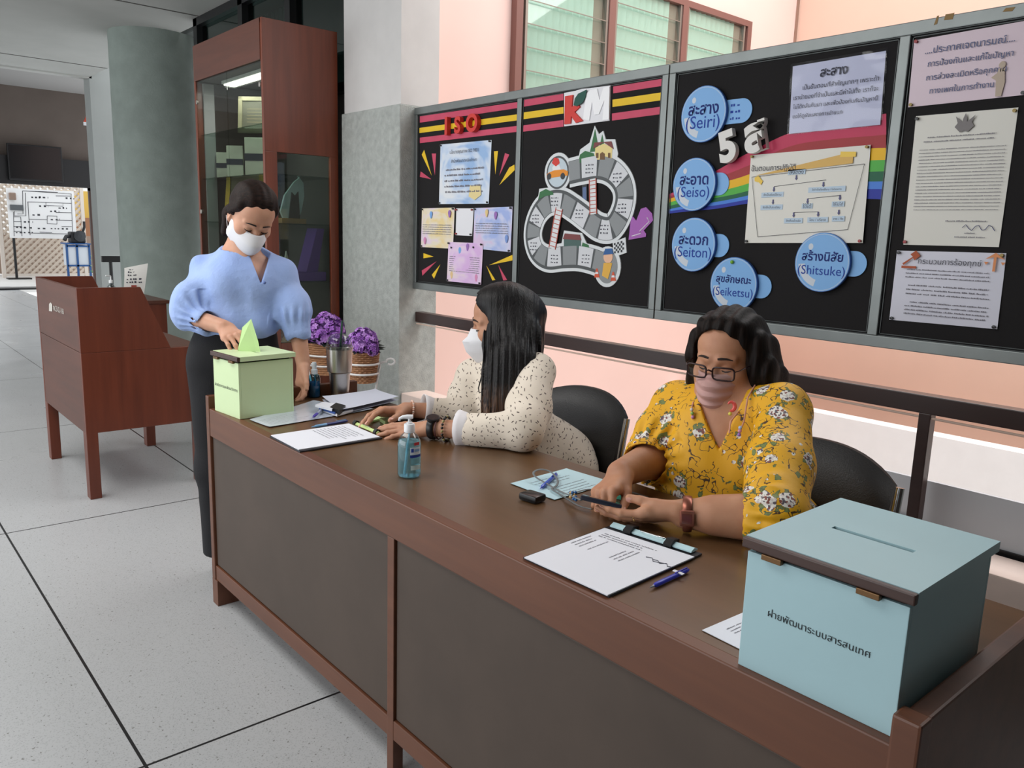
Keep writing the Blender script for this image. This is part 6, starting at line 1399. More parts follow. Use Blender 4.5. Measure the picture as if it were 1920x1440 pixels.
# ------------------------------------------------------------------ the standing voter
def voter():
    Dp = 3.10; f = turn(20); TF = frame(f, (0.02, 0, 1)); r_, fw, up = TF
    N0 = PD(451, 468, Dp); ch = PD(455, 545, Dp + .01); wa = PD(446, 612, Dp + .01); pe = PD(440, 668, Dp + .02)
    shR = PD(388, 505, Dp + .02); shL = PD(528, 512, Dp + .04); elR = PD(354, 594, Dp - .08); wrR = PD(420, 613, 2.93)
    elL = PD(556, 606, Dp + .03); wrL = PD(569, 686, 3.12); HC = PD(471, 404, Dp - .06); s = 1.0
    HR = head_frame(turn(34), math.radians(37), math.radians(9))
    S = Sdf(); T = add_head(S, HC, HR, s)
    S.chain([T(0, -.02, -.07), N0 + fw * .0 - up * .02], (.048, .052), .03)
    S.ell(ch, (.135, .085, .15), .04, TF); S.ell(wa, (.115, .085, .12), .05, TF); S.ell(pe, (.15, .105, .13), .05, TF)
    S.cap(N0 - up * .015, ch + fw * .035 + up * .06, .05, .06, .05); S.chain([shR - up * .008, N0 - up * .035, shL - up * .008], (.038, .046, .038), .04)
    S.chain([shR, elR, wrR], (.042, .037, .0265), .02, flat=None); S.chain([shL, elL, wrL], (.042, .036, .026), .02)
    fl = np.array([pe[0], pe[1], 0]); hips = [pe + r_ * .07 - up * .04, pe - r_ * .07 - up * .04]; kn = [fl + r_ * .07 + fw * .02 + Z3 * .46, fl - r_ * .07 + fw * .02 + Z3 * .46]; an = [fl + r_ * .07 - fw * .02 + Z3 * .09, fl - r_ * .07 - fw * .02 + Z3 * .09]
    leg_set(S, hips, kn, an, fw)
    tip = PD(452, 655, 2.83); dR = nrm(PD(447, 640, 2.85) - wrR); bR = nrm(-MV[2] * .75 + MV[1] * .35 + MV[0] * .35)
    n1 = hand(S, wrR, dR, bR, 1, ((.45, .5, .25), (.4, .45, .2), (.4, .4, .2), (.38, .4, .2)), .04, 1.0, (.35, .55, .35, .2))
    pL = np.array([0.015, wrL[1] - .035, .806]); dL = nrm(np.array([.72, -.25, -.38]))
    n2 = hand(S, wrL, nrm(np.array([.25, -.15, -.75])), nrm(np.array([-.2, .6, .5]) - 0 * fw), -1, ((.25, .5, .4),) * 4, .05, .98, (.5, .1, .2, .2))
    body = S.build('person', .0025, SK1); tag(body, 'standing woman in a pale blue blouse and white mask posting a slip', 'person')
    add_nails(n1, body, NAIL); face_marks(T, HR, s, body)
    # blouse
    B_ = Sdf(); g = .014
    B_.ell(ch + fw * .005, (.155, .098, .17), .05, TF); B_.ell(wa + up * .03 + fw * .008, (.15, .105, .105), .06, TF)
    B_.ell(wa + up * .0 + fw * .012, (.145, .108, .055), .04, TF)
    for q in (-1, 1): B_.ell(ch + r_ * q * .06 + fw * .055 + up * .01, (.06, .055, .065), .05, TF)
    B_.chain([shR - up * .008, N0 - up * .03 - fw * .005, shL - up * .008], (.055, .058, .055), .05)
    B_.cap(N0 - up * .07, N0 - up * .028, .064, .06, .02)
    mR = shR * .5 + elR * .5; mL = shL * .5 + elL * .5
    B_.cap(shR - up * .01, mR + MV[0] * -.006, .052, .064, .05); B_.ell(mR * .3 + elR * .7 + up * .018 - MV[0] * .004, (.07, .07, .078), .04, TF); B_.cap(elR, elR * .62 + wrR * .38, .06, .048, .03)
    cR = elR * .60 + wrR * .40; aR = nrm(wrR - elR); B_.cap(cR - aR * .012, cR + aR * .006, .047, .047, .008)
    B_.cap(shL - up * .01, mL + MV[0] * .004, .05, .06, .05); B_.ell(mL * .3 + elL * .7 + up * .025 + MV[0] * .002, (.062, .066, .076), .04, TF); aL = nrm(wrL - elL); cL = elL + aL * .012; B_.cap(elL - aL * .03, cL, .058, .05, .02)
    B_.cap(cL, cL + aL * .03, .0505, .0515, .008)
    B_.cap(cR + aR * .0, cR + aR * .07, .034, .038, .003, op='s'); B_.cap(cL + aL * .02, cL + aL * .09, .039, .041, .003, op='s')
    def dsp(P):
        d = folds(P, up + r_ * .6, 34, .0046, 3, 1.4, 7) + folds(P, r_ - up * .4, 52, .003, 5, 1.3, 8)
        for el, wr_, c_, a_ in ((elR, wrR, cR, aR), (elL, wrL, cL, aL)):
            q = P - c_; t = q @ a_; w = np.exp(-((t + .035) / .03) ** 2) * (np.sqrt((q * q).sum(1)) < .12); e1 = nrm(np.cross(a_, Z3)); e2 = np.cross(a_, e1)
            d = d + w * .0045 * np.sin(13 * np.arctan2(q @ e1, q @ e2) + 20 * t)
        q = P - (wa + fw * .1); d = d + .003 * np.exp(-((q @ up) / .06) ** 2) * np.sin(70 * (q @ r_) + 2 * wn(P, 9, 4)) * ((q @ up) < .12)
        return d
    B_.disp = dsp
    nk = N0 - up * .095 + fw * .05
    vb = PD(490, 531, Dp - .10) - fw * .0
    # V opening: between two slanted planes, only at the front
    def vcut(P):
        q = P - vb; a = q @ up; b_ = q @ r_; front = q @ fw + .05
        return np.minimum(np.minimum(a * .36 - np.abs(b_) + .002, front + .07), .16 - a)
    B_.cuts.append(vcut)
    def collar_hollow(P):
        q = P - (N0 + up * .006); rad = np.sqrt(((q - np.outer(q @ up, up)) ** 2).sum(1)); return np.minimum(q @ nrm(up + fw * .35), .078 - rad)
    B_.cuts.append(collar_hollow)
    bm, nt, b = _new('pale blue cotton'); v = _coords(nt); n = _noise(nt, v, 6, 3); nt.links.new(_ramp(nt, n, [(.3, lin((146, 172, 226))), (.7, lin((162, 186, 234)))]), b.inputs['Base Color']); b.inputs['Roughness'].default_value = .75; b.inputs['Sheen Weight'].default_value = .15
    _bump(nt, b, _noise(nt, v, 20, 5, .62), .4, .014)
    B_.build('blouse', .003, bm, body)
    # collar band
    cax = nrm((T(0, -.02, -.07) - N0)); e1 = r_; e2 = nrm(np.cross(e1, cax)) ; e2 = e2 if e2 @ fw > 0 else -e2; rows = []
    for k, (h_, rr) in enumerate(((-.016, .062), (.0, .060), (.018, .058), (.026, .057))):
        rows.append([N0 + cax * (h_ + .012 * math.cos(a)) + (e1 * math.sin(a) + e2 * -math.cos(a)) * rr - up * .02 * (1 - math.cos(a)) * .5 * 1.2 for a in np.linspace(-math.pi * .84, math.pi * .84, 33)])
    solidify(grid_mesh(rows).build('collar', bm, body, smooth=True), .003)
    for px, py in ((496, 530),):
        p = PD(px, py, Dp - .135); MB().ball(p, (.006, .006, .006), 8).build('button', mat('blue button', (90, 112, 170), .4), body, smooth=True)
    # trousers
    K = Sdf(); K.ell(pe + up * .03, (.158, .112, .13), .05, TF); K.ell(wa - up * .03, (.136, .1, .06), .05, TF)
    for h_, k_, a_ in zip(hips, kn, an): K.chain([h_, k_, a_ + Z3 * .0], (.105, .082, .075), .05)
    K.disp = lambda P: folds(P, up * .6 + r_, 40, .0015, 8); K.cuts.append(lambda P: (P - (wa - up * .012)) @ up); K.cuts.append(lambda P: (np.array([0, 0, .10]) - P) @ Z3)
    K.build('trousers', .005, mat('black trousers', (20, 20, 24), .85, bump=.2, bscale=200), body)
    for a_ in an:
        Q = Sdf(); Q.cap(a_ - Z3 * .045 - fw * .03, a_ - Z3 * .052 + fw * .14, .042, .034, .02); Q.cuts.append(lambda P: -P[:, 2]); Q.build('shoe', .004, M_black, body)
    # hair: drawn back into a low tail
    Hm = hair_mat('dark brown hair', (16, 11, 10), (44, 29, 23), (50, 8, 50)); H = Sdf(); E = lambda c, r, k: H.ell(T(*c), np.array(r) * s, k * s, HR)
    E((0, -.020, .040), (.082, .098, .088), .02); E((0, .006, .078), (.066, .062, .044), .03); E((0, -.085, .0), (.058, .045, .06), .03)
    H.chain([T(0, -.10, -.02), T(.03, -.11, -.08), T(.035, -.08, -.15)], (.036 * s, .026 * s, .018 * s), .02)
    for q in (-1, 1): H.cap(T(q * .06, .03, .055), T(q * .072, -.01, .0), .02 * s, .016 * s, .02)
    H.disp = lambda P: .0012 * np.sin(170 * ((P - HC) @ HR[0]) + 2 * wn(P, 12, 2)) + .0015 * wn(P, 40, 6)
    def fcut(P):
        q = (P - HC) @ HR.T / s; hl = .072 - 4.5 * np.maximum(np.abs(q[:, 0]) - .02, 0) ** 1.35 * .55
        return np.minimum((q[:, 1] - .045 + .35 * np.abs(q[:, 0])), hl - q[:, 2]) * s * .6
    H.cuts.append(fcut); H.build('hair', .0028, Hm, body)
    # boat shaped white mask
    MK = mat('white mask fabric', (226, 226, 230), .8, bump=.05, bscale=300)
    rows = lerp_rows([(.072, .012, .104, -.020, -.014), (.075, .016, .118, -.032, -.034), (.075, .018, .128, -.045, -.052), (.075, .010, .122, -.070, -.086), (.069, .008, .100, -.092, -.118), (.060, .006, .074, -.104, -.122)], 3)
    mask_mesh(T, rows, 'face_mask', MK, body, p=2.0)
    for q in (-1, 1):
        MB().tube([T(q * .063, .022, -.020), T(q * .074, .0, -.006), T(q * .081, -.016, .006), T(q * .081, -.024, -.012)], .0014).build('ear_loop', MK, body, smooth=True); MB().tube([T(q * .06, .02, -.095), T(q * .074, .0, -.06), T(q * .081, -.02, -.03)], .0014).build('ear_loop', MK, body, smooth=True)
    # the slip in her fingers, half way into the slot
    t = GM @ Vector((gdim[0] * .5, gdim[1] * .5, gdim[2])); c = np.array(t[:])
    ux = np.array((GM.to_3x3() @ Vector((1, 0, 0)))[:]); a0 = c - ux * .035 - Z3 * .035; a1 = c + ux * .04 - Z3 * .035; tp = PD(471, 598, 2.83)
    vs = [PD(446, 655, 2.825), PD(489, 664, 2.82), PD(484, 640, 2.823), PD(471, 598, 2.83), PD(454, 614, 2.84)]
    o = MB().prism([vs[0] - Z3 * .02, vs[1] - Z3 * .02, vs[1], vs[2], vs[3], vs[4], vs[0]], (MV[2] * .0008)).build('voting_slip', mat('pale green slip', (190, 224, 152), .6)); tag(o, 'pale green voting slip going into the green ballot box', 'slip')
voter()
def ring_band(c, ax, r, w, th, m, name, par, squash=1.0, n=32):
    ax = nrm(ax); e1 = nrm(np.cross(ax, Z3)); e2 = np.cross(ax, e1); mb = MB()
    mb.tube([c + e1 * r * math.cos(a) + e2 * r * squash * math.sin(a) for a in np.linspace(0, 2 * math.pi, n + 1)[:-1]], w / 2, 8, closed=True, flat=th, up=e1)
    # strap: broad along the arm, thin outwards
    o = mb.build(name, m, par, smooth=True); return o
def bead_ring(c, ax, r, rb, n, mats_, name, par):
    ax = nrm(ax); e1 = nrm(np.cross(ax, Z3)); e2 = np.cross(ax, e1); mb = MB()
    for i in range(n):
        a = 2 * math.pi * i / n; mb.ball(c + e1 * r * math.cos(a) + e2 * r * math.sin(a), (rb,) * 3, 6, mi=i % len(mats_))
    return mb.build(name, mats_, par, smooth=True)
def cuff_lining(c, ax, r0, r1, L, m, par, tilt=(0, 0, 0)):
    ax = nrm(ax); e1 = nrm(np.cross(ax, Z3)); e2 = np.cross(ax, e1); rows = []
    for k in range(4):
        t = k / 3; rows.append([c + ax * L * t + np.array(tilt) * t + (e1 * math.cos(a) + e2 * math.sin(a)) * (r0 + (r1 - r0) * t) for a in np.linspace(0, 2 * math.pi, 29)[:-1]])
    return solidify(grid_mesh(rows, True).build('cuff_lining', m, par, smooth=True), .002)
def hips_to_chair(S, pe, r_, fw, seat=.475, wide=.085):
    hips = [pe + r_ * q * wide for q in (1, -1)]; kn = [h_ + fw * .42 + Z3 * (.03 - (pe[2] - .56)) for h_ in hips]; an = [k_ + fw * .02 - Z3 * (k_[2] - .09) for k_ in kn]
    leg_set(S, hips, kn, an, fw, (.088, .062, .042)); return hips, kn, an
# ------------------------------------------------------------------ seated, cream blouse, long black hair
def cream_lady():
    f = turn(-66); r_, fw, up = TF = frame(f, (-.10, -.22, 1)); s = 1.10
    shR = PD(886, 703, 2.97); shL = PD(1008, 697, 2.73); N0 = PD(948, 676, 2.86); ch = PD(955, 752, 2.86); wa = PD(968, 815, 2.90)
    pe = np.array([wa[0] + .03, .98, .565]); HC = PD(944, 607, 2.86); HR = head_frame(turn(-86), math.radians(6), math.radians(2))
    elR = PD(866, 776, 2.84); wrR = PZ(760, 768, .795); elL = PZ(982, 813, .805); wrL = PZ(806, 802, .79)
    S = Sdf(); T = add_head(S, HC, HR, s)
    S.chain([T(0, -.02, -.07), N0 - up * .02], (.046, .05), .03); S.ell(ch, (.13, .09, .13), .04, TF); S.ell(wa, (.12, .095, .12), .05, TF); S.ell(pe, (.16, .12, .11), .06, TF)
    S.cap(wa, pe, .11, .13, .05); S.chain([shR, N0 - up * .035, shL], (.042, .048, .042), .04); S.chain([shR, elR, wrR], (.040, .036, .0255), .02); S.chain([shL, elL, wrL], (.040, .038, .0265), .02)
    hips, kn, an = hips_to_chair(S, pe, r_, fw)
    dR = nrm(PZ(700, 772, .798) - wrR); nR = nrm(Z3 * .9 + MV[2] * .35 - dR * -.0)
    n1 = hand(S, wrR, dR * 1. + Z3 * .04, nR, 1, ((.42, .30, .12), (.45, .34, .14), (.46, .34, .16), (.46, .34, .16)), .16, 1.08, (.75, .42, .15, .1))
    dL = nrm(PZ(712, 806, .772) - wrL); n2 = hand(S, wrL, dL, nrm(Z3 + MV[2] * -.25), -1, ((.10, .14, .08), (.10, .14, .08), (.12, .16, .08), (.16, .18, .1)), .10, 1.08, (.5, .3, .2, .1))
    body = S.build('person', .0025, SK2); tag(body, 'seated woman with long black hair and cream blouse, turned towards the voter', 'person')
    add_nails(n1 + n2, body, NAIL); face_marks(T, HR, s, body)
    # blouse with wide sleeves
    B_ = Sdf(); B_.ell(ch, (.155, .112, .155), .05, TF); B_.ell(wa, (.148, .12, .14), .06, TF); B_.cap(wa, pe + up * .0, .135, .16, .05); B_.ell(pe, (.185, .15, .12), .05, TF)
    for q in (-1, 1): B_.ell(ch + r_ * q * .058 + fw * .062 - up * .01, (.062, .056, .062), .05, TF)
    B_.chain([shR, N0 - up * .03, shL], (.056, .06, .056), .05); B_.cap(N0 - up * .04, N0 + up * .012, .066, .058, .03)
    aR = nrm(wrR - elR); aL = nrm(wrL - elL); cR = PD(797, 772, 2.80); cL = PZ(866, 803, .80); cR = elR + aR * ((cR - elR) @ aR); cL = elL + aL * ((cL - elL) @ aL)
    B_.cap(shR, shR * .4 + elR * .6, .056, .066, .03); B_.chain([shR * .4 + elR * .6, elR, cR], (.062, .058, .050), .03)
    B_.cap(shL, shL * .4 + elL * .6, .057, .07, .03); B_.chain([shL * .4 + elL * .6, elL + up * .012, cL], (.07, .062, .0525), .03)
    for k_, h_ in zip(kn, hips): B_.cap(h_, h_ + (k_ - h_) * .9, .125, .115, .06)
    B_.cap(pe, (kn[0] + kn[1]) / 2, .14, .115, .06)
    def endcut(c, a):
        def fn(P):
            q = P - c; t = q @ a; rad = np.sqrt(np.maximum((q * q).sum(1) - t * t, 0)); return np.minimum(t, .09 - rad)
        return fn
    B_.cuts += [endcut(cR, aR), endcut(cL, aL)]
    B_.cap(cR - aR * .03, cR + aR * .1, .043, .047, .003, op='s'); B_.cap(cL - aL * .03, cL + aL * .1, .046, .05, .003, op='s')
    B_.cuts.append(lambda P: ZT + .004 - P[:, 2] + 0 * P[:, 0] - 9 * (P[:, 1] > .615))
    B_.disp = lambda P: folds(P, r_ * .8 + up * .5, 40, .003, 13, 1.3, 8) + folds(P, up + fw * .5, 26, .0025, 15, 1.2, 6)
    cm, nt, b = _new('cream print fabric'); v = _coords(nt, (52, 52, 52)); vo = nt.nodes.new('ShaderNodeTexVoronoi'); vo.inputs['Scale'].default_value = 1.0; vo.inputs['Randomness'].default_value = .75; nt.links.new(v, vo.inputs['Vector'])
    sb = nt.nodes.new('ShaderNodeVectorMath'); sb.operation = 'SUBTRACT'; nt.links.new(v, sb.inputs[0]); nt.links.new(vo.outputs['Position'], sb.inputs[1])
    sc_ = nt.nodes.new('ShaderNodeSeparateColor'); nt.links.new(vo.outputs['Color'], sc_.inputs[0]); an_ = _math(nt, 'MULTIPLY', sc_.outputs[0], 6.28)
    def dot(vec):
        d = nt.nodes.new('ShaderNodeVectorMath'); d.operation = 'DOT_PRODUCT'; nt.links.new(sb.outputs[0], d.inputs[0]); d.inputs[1].default_value = vec; return d.outputs['Value']
    u_, w_ = dot(tuple(IMR)), dot((0, 0, 1)); ca, sa = _math(nt, 'COSINE', an_), _math(nt, 'SINE', an_)
    uu = _math(nt, 'ADD', _math(nt, 'MULTIPLY', u_, ca), _math(nt, 'MULTIPLY', w_, sa)); ww = _math(nt, 'SUBTRACT', _math(nt, 'MULTIPLY', w_, ca), _math(nt, 'MULTIPLY', u_, sa))
    dm = _math(nt, 'MULTIPLY', _math(nt, 'LESS_THAN', _math(nt, 'ABSOLUTE', uu), .20), _math(nt, 'LESS_THAN', _math(nt, 'ABSOLUTE', ww), .062))
    nt.links.new(_mix(nt, dm, lin((222, 210, 194)), lin((72, 56, 48))), b.inputs['Base Color']); b.inputs['Roughness'].default_value = .8; b.inputs['Sheen Weight'].default_value = .1
    _bump(nt, b, _noise(nt, _coords(nt), 24, 4), .2, .01)
    B_.build('blouse', .003, cm, body)
    WL = mat('white cuff', (226, 222, 224), .7); cuff_lining(cR - aR * .035, aR, .044, .053, .045, WL, body, Z3 * .005); cuff_lining(cL - aL * .035, aL, .047, .056, .045, WL, body, Z3 * .005)
    for a_ in an:
        Q = Sdf(); Q.cap(a_ - Z3 * .045 - fw * .03, a_ - Z3 * .052 + fw * .14, .042, .034, .02); Q.cuts.append(lambda P: -P[:, 2]); Q.build('shoe', .005, M_black, body)
    # hair
    Hm, nt, b = _new('long black hair'); v = _coords(nt, (70, 70, 4)); n = _noise(nt, v, 3.0, 4, .6); sp = nt.nodes.new('ShaderNodeSeparateXYZ'); nt.links.new(_coords(nt), sp.inputs[0])
    tip_ = _ramp(nt, _math(nt, 'MULTIPLY_ADD', sp.outputs[2], -5.0, 4.75), [(0.15, (0, 0, 0, 1)), (.8, (1, 1, 1, 1))])
    nt.links.new(_mix(nt, tip_, _ramp(nt, n, [(.35, lin((8, 7, 9))), (.72, lin((24, 20, 21)))]), _ramp(nt, n, [(.4, lin((30, 20, 18))), (.62, lin((128, 96, 76)))])), b.inputs['Base Color']); b.inputs['Roughness'].default_value = .42; b.inputs['Specular IOR Level'].default_value = .28; _bump(nt, b, n, .5, .004)
    H = Sdf(); E = lambda c, r, k: H.ell(T(*c), np.array(r) * s, k * s, HR)
    E((0, -.020, .036), (.088, .104, .096), .02); E((0, .012, .078), (.076, .076, .05), .03)
    # the sheet that falls over her left shoulder (towards the lens) and the hair down her back
    fl = -MV[2]
    A = [T(-.060, -.026, .03), PD(962, 640, 2.76), PD(960, 690, 2.70), PD(948, 735, 2.675), PD(932, 772, 2.67)]
    H.chain(A, (.082, .084, .076, .056, .026), .03, flat=fl, sc=.42); H.chain([T(-.074, .012, .03), PD(926, 650, 2.76), PD(926, 700, 2.70), PD(916, 775, 2.67)], (.024, .022, .028, .012), .02, flat=fl, sc=.6)
    H.chain([T(0, -.07, .02), PD(985, 640, 2.86), PD(990, 690, 2.87), PD(985, 730, 2.86)], (.08, .062, .05, .03), .03); H.chain([T(.06, -.02, .0), T(.062, -.03, -.12), T(.06, -.02, -.2)], (.04, .04, .02), .03)
    H.chain([PD(995, 655, 2.87), PD(1008, 675, 2.85), PD(1016, 690, 2.80)], (.02, .01, .004), .01)
    H.disp = lambda P: (.0016 * np.sin(260 * (P @ IMR) + 3 * wn(P, 7, 2)) + .0012 * np.sin(610 * (P @ IMR) + 3 * wn(P, 9, 12))) * np.clip((HC[2] + .06 - P[:, 2]) / .08, .25, 1) + .002 * wn(P, 30, 6)
    def fcut(P):
        q = (P - HC) @ HR.T / s; return np.minimum(np.minimum(q[:, 1] - .012 + .25 * np.maximum(q[:, 2] - .02, 0), .083 - .9 * np.abs(q[:, 0]) * (np.abs(q[:, 0]) > .03) - q[:, 2] + .02), np.minimum(q[:, 2] + .14, .09 - np.abs(q[:, 0]))) * s * .7
    H.cuts.append(fcut); H.build('hair', .003, Hm, body)
    c = PD(1001, 575, 2.84); mb = MB()
    for q in (-1, 1): mb.tube([c, c + MV[1] * .012 + MV[0] * q * .010, c - MV[1] * .010 + MV[0] * q * .011, c], .0018, 6)
    mb.build('hair_clip', mat('gold clip', (190, 150, 110), .3, .8), body, smooth=True)
    MK = mat('white mask fabric', (226, 226, 230), .8)
    rows = lerp_rows([(.066, .02, .106, -.014, -.006), (.07, .024, .120, -.030, -.032), (.07, .024, .138, -.042, -.046), (.068, .02, .128, -.072, -.082), (.058, .016, .098, -.098, -.120), (.050, .014, .060, -.112, -.128)], 3)
    mask_mesh(T, rows, 'face_mask', MK, body, p=1.7)
    for q in (-1, 1): MB().tube([T(q * .064, .024, -.022), T(q * .076, .0, .0), T(q * .083, -.018, .004)], .0015).build('ear_loop', MK, body, smooth=True)
    MB().tube([PD(912, 655, 2.74), PD(910, 680, 2.735), PD(903, 705, 2.73), PD(897, 728, 2.725), PD(899, 737, 2.725), PD(906, 733, 2.725), PD(911, 705, 2.725)], .0022, 8).build('mask_cord', mat('black cord', (26, 24, 26), .6), body, smooth=True)
    # wrist things
    ax = wrL - elL; p = wrL - nrm(ax) * .012; BW = mat('black watch', (22, 22, 26), .35)
    ring_band(p, ax, .0335, .022, .003, BW, 'watch_strap', body); wn_ = nrm(Z3 + MV[2] * -.35); mb = MB(); M = Matrix.Translation(p + wn_ * .031) @ Vector(wn_).to_track_quat('Z', 'Y').to_matrix().to_4x4(); mb.lathe([(0, 0), (.021, 0), (.022, .004), (.021, .0085), (.018, .009), (0, .009)], (0, 0, 0), 28, M=M); mb.build('watch_case', BW, body, smooth=True)
    MB().lathe([(0, .0091), (.0175, .0091), (.0175, .0096), (0, .0098)], (0, 0, 0), 24, M=M).build('watch_face', mat('watch glass', (52, 40, 40), .1), body)
    ring_band(p - nrm(ax) * .02, ax, .034, .005, .002, mat('dark red strap', (70, 30, 34), .5), 'thin_strap', body); bead_ring(p - nrm(ax) * .046, ax, .038, .0046, 22, [mat('dark bead', (36, 34, 32), .3), mat('dark bead', (36, 34, 32), .3), mat('green gold bead', (150, 140, 92), .35)], 'bead_bracelet', body)
    ax = wrR - elR; bead_ring(wrR - nrm(ax) * .022, ax, .0315, .0038, 26, [mat('peach bead', (226, 178, 156), .4), mat('pale bead', (232, 210, 196), .4)], 'peach_bracelet', body)
    q = wrR - nrm(ax) * .022 + fl * .03 - Z3 * .014; mb = MB(); mb.tube([q, q - Z3 * .010 + fl * .004, q - Z3 * .018 + fl * .002], .003, 6); mb.build('bracelet_tassel', mat('peach bead', (226, 178, 156), .4), body)
cream_lady()
# ------------------------------------------------------------------ seated, yellow flowered blouse, looking at her phone
def yellow_lady():
    f = turn(-22); r_, fw, up = TF = frame(f, (0.0, -.16, 1)); s = 1.0; fl = -MV[2]
    shR = PD(1270, 762, 2.27); shL = PD(1470, 772, 2.00); N0 = PD(1378, 742, 2.13); ch = PD(1362, 838, 2.16); wa = PD(1352, 925, 2.19)
    pe = np.array([wa[0] + .0, .97, .575]); HC = PD(1366, 671, 2.12); HR = head_frame(turn(-38), math.radians(8), math.radians(1))
    elR = PD(1222, 862, 2.17); wrR = PD(1163, 888, 2.0); elL = PZ(1452, 972, .808); wrL = PZ(1284, 963, .797)
    S = Sdf(); T = add_head(S, HC, HR, s)
    S.ell(T(0, .03, -.055), np.array((.07, .06, .06)) * s, .03, HR)
    S.chain([T(0, -.02, -.07), N0 - up * .02], (.056, .06), .04); S.cap(N0 - up * .02, ch + fw * .03 + up * .03, .06, .07, .06); S.ell(ch, (.16, .115, .15), .05, TF); S.ell(wa, (.155, .12, .13), .05, TF); S.ell(pe, (.19, .15, .12), .06, TF); S.cap(wa, pe, .13, .15, .05)
    S.chain([shR, N0 - up * .04, shL], (.05, .056, .05), .05); S.chain([shR, elR, wrR], (.052, .050, .034), .02); S.chain([shL, elL, wrL], (.052, .050, .0335), .02)
    S.cap(elL * .75 + wrL * .25, elL * .35 + wrL * .65, .049, .042, .02)
    hips, kn, an = hips_to_chair(S, pe, r_, fw, wide=.1)
    dL = nrm(PD(1140, 976, 1.86) - wrL); nL = nrm(TOC * .52 - Z3 * .84)
    n2 = hand(S, wrL, dL, nL, -1, ((.14, .28, .2), (.12, .26, .2), (.12, .26, .2), (.14, .3, .2)), .05, 1.10, (.08, .34, .02, .02))
    dR = nrm(PD(1126, 925, 1.93) - wrR); nR = nrm(Z3 * .75 - IMR * .55 + TOC * .25)
    n1 = hand(S, wrR, dR, nR, 1, ((.75, .85, .5), (.85, .9, .5), (.9, .95, .5), (.95, .95, .5)), .04, 1.08, (.42, .5, .3, .25))
    body = S.build('person', .0025, SK3); tag(body, 'seated woman in a yellow flowered blouse and glasses looking down at her phone', 'person')
    add_nails(n1 + n2, body, NAIL); face_marks(T, HR, s, body, (50, 38, 34))
    B_ = Sdf(); B_.ell(ch, (.178, .135, .17), .05, TF); B_.ell(wa, (.175, .14, .13), .06, TF); B_.cap(wa, pe, .15, .17, .05); B_.ell(pe + up * .03, (.20, .165, .10), .05, TF)
    for q in (-1, 1): B_.ell(ch + r_ * q * .075 + fw * .075 - up * .02, (.078, .068, .075), .05, TF)
    B_.chain([shR, N0 - up * .045, shL], (.064, .066, .064), .06); B_.cap(N0 - up * .05 - fw * .02, N0 - up * .0 - fw * .02, .075, .068, .03)
    aR = nrm(wrR - elR); aL = nrm(wrL - elL)
    B_.chain([shR, shR * .45 + elR * .55, elR - aR * .0], (.064, .070, .068), .03); cR = elR + aR * .012; B_.cap(elR, cR, .068, .058, .02); B_.cap(cR, cR + aR * .016, .060, .066, .006)
    B_.chain([shL, shL * .45 + elL * .55, elL + up * .012], (.066, .074, .072), .03); cL = elL + aL * .022; B_.cap(elL + up * .008, cL, .07, .060, .02); B_.cap(cL, cL + aL * .016, .062, .068, .006)
    B_.cap(cR + aR * .004, cR + aR * .1, .053, .06, .003, op='s'); B_.cap(cL + aL * .004, cL + aL * .1, .055, .062, .003, op='s')
    def dsp(P):
        d = folds(P, up * .9 + r_ * .5, 30, .0032, 23, 1.3, 7) + folds(P, r_ - up * .7, 44, .0022, 25, 1.3, 8)
        for c_, a_ in ((cR, aR), (cL, aL)):
            q = P - c_; t = q @ a_; w = np.exp(-((t - .0) / .03) ** 2) * (np.sqrt((q * q).sum(1)) < .12); e1 = nrm(np.cross(a_, Z3)); e2 = np.cross(a_, e1); d = d + w * .0045 * np.sin(15 * np.arctan2(q @ e1, q @ e2) + 20 * t)
        return d
    B_.disp = dsp
    vb = PD(1346, 846, 2.02)
    def vcut(P):
        q = P - vb; a = q @ up; return np.minimum(np.minimum(a * .50 - np.abs(q @ r_ - a * .05) + .002, q @ fw + .17), .20 - a)
    def hollow(P):
        q = P - (N0 - up * .012); rad = np.sqrt(((q - np.outer(q @ up, up)) ** 2).sum(1)); return np.minimum(q @ nrm(up + fw * .45), .085 - rad)
    B_.cuts += [vcut, hollow, lambda P: ZT + .004 - P[:, 2] - 9 * (P[:, 1] > .615)]
    ym, nt, b = _new('yellow flowered fabric'); v = _coords(nt)
    wv = nt.nodes.new('ShaderNodeTexNoise'); wv.inputs['Scale'].default_value = 28; nt.links.new(v, wv.inputs['Vector']); ad = nt.nodes.new('ShaderNodeVectorMath'); ad.operation = 'MULTIPLY_ADD'; nt.links.new(wv.outputs['Color'], ad.inputs[0]); ad.inputs[1].default_value = (.018,) * 3; nt.links.new(v, ad.inputs[2]); vv = ad.outputs[0]
    def vor(sc, vec, rnd=1.0):
        q = nt.nodes.new('ShaderNodeTexVoronoi'); q.inputs['Scale'].default_value = sc; q.inputs['Randomness'].default_value = rnd; nt.links.new(vec, q.inputs['Vector']); return q
    A, Bf, C_ = vor(16.5, vv, .8), vor(200, v), vor(34, vv)
    base = lin((222, 164, 16)); fine = _ramp(nt, _sep(nt, Bf.outputs['Color']), [(.2, lin((226, 222, 214))), (.45, lin((128, 70, 60))), (.6, lin((206, 196, 190))), (.8, lin((92, 84, 92)))])
    fine.node.color_ramp.interpolation = 'CONSTANT'
    nz = _noise(nt, v, 60, 2); tw = _math(nt, 'LESS_THAN', _math(nt, 'ABSOLUTE', _math(nt, 'SUBTRACT', _noise(nt, vv, 42, 1), .5)), .018); twm = _math(nt, 'MULTIPLY', tw, _math(nt, 'GREATER_THAN', _noise(nt, v, 17, 1), .5))
    c = _mix(nt, twm, base, lin((70, 48, 26)))
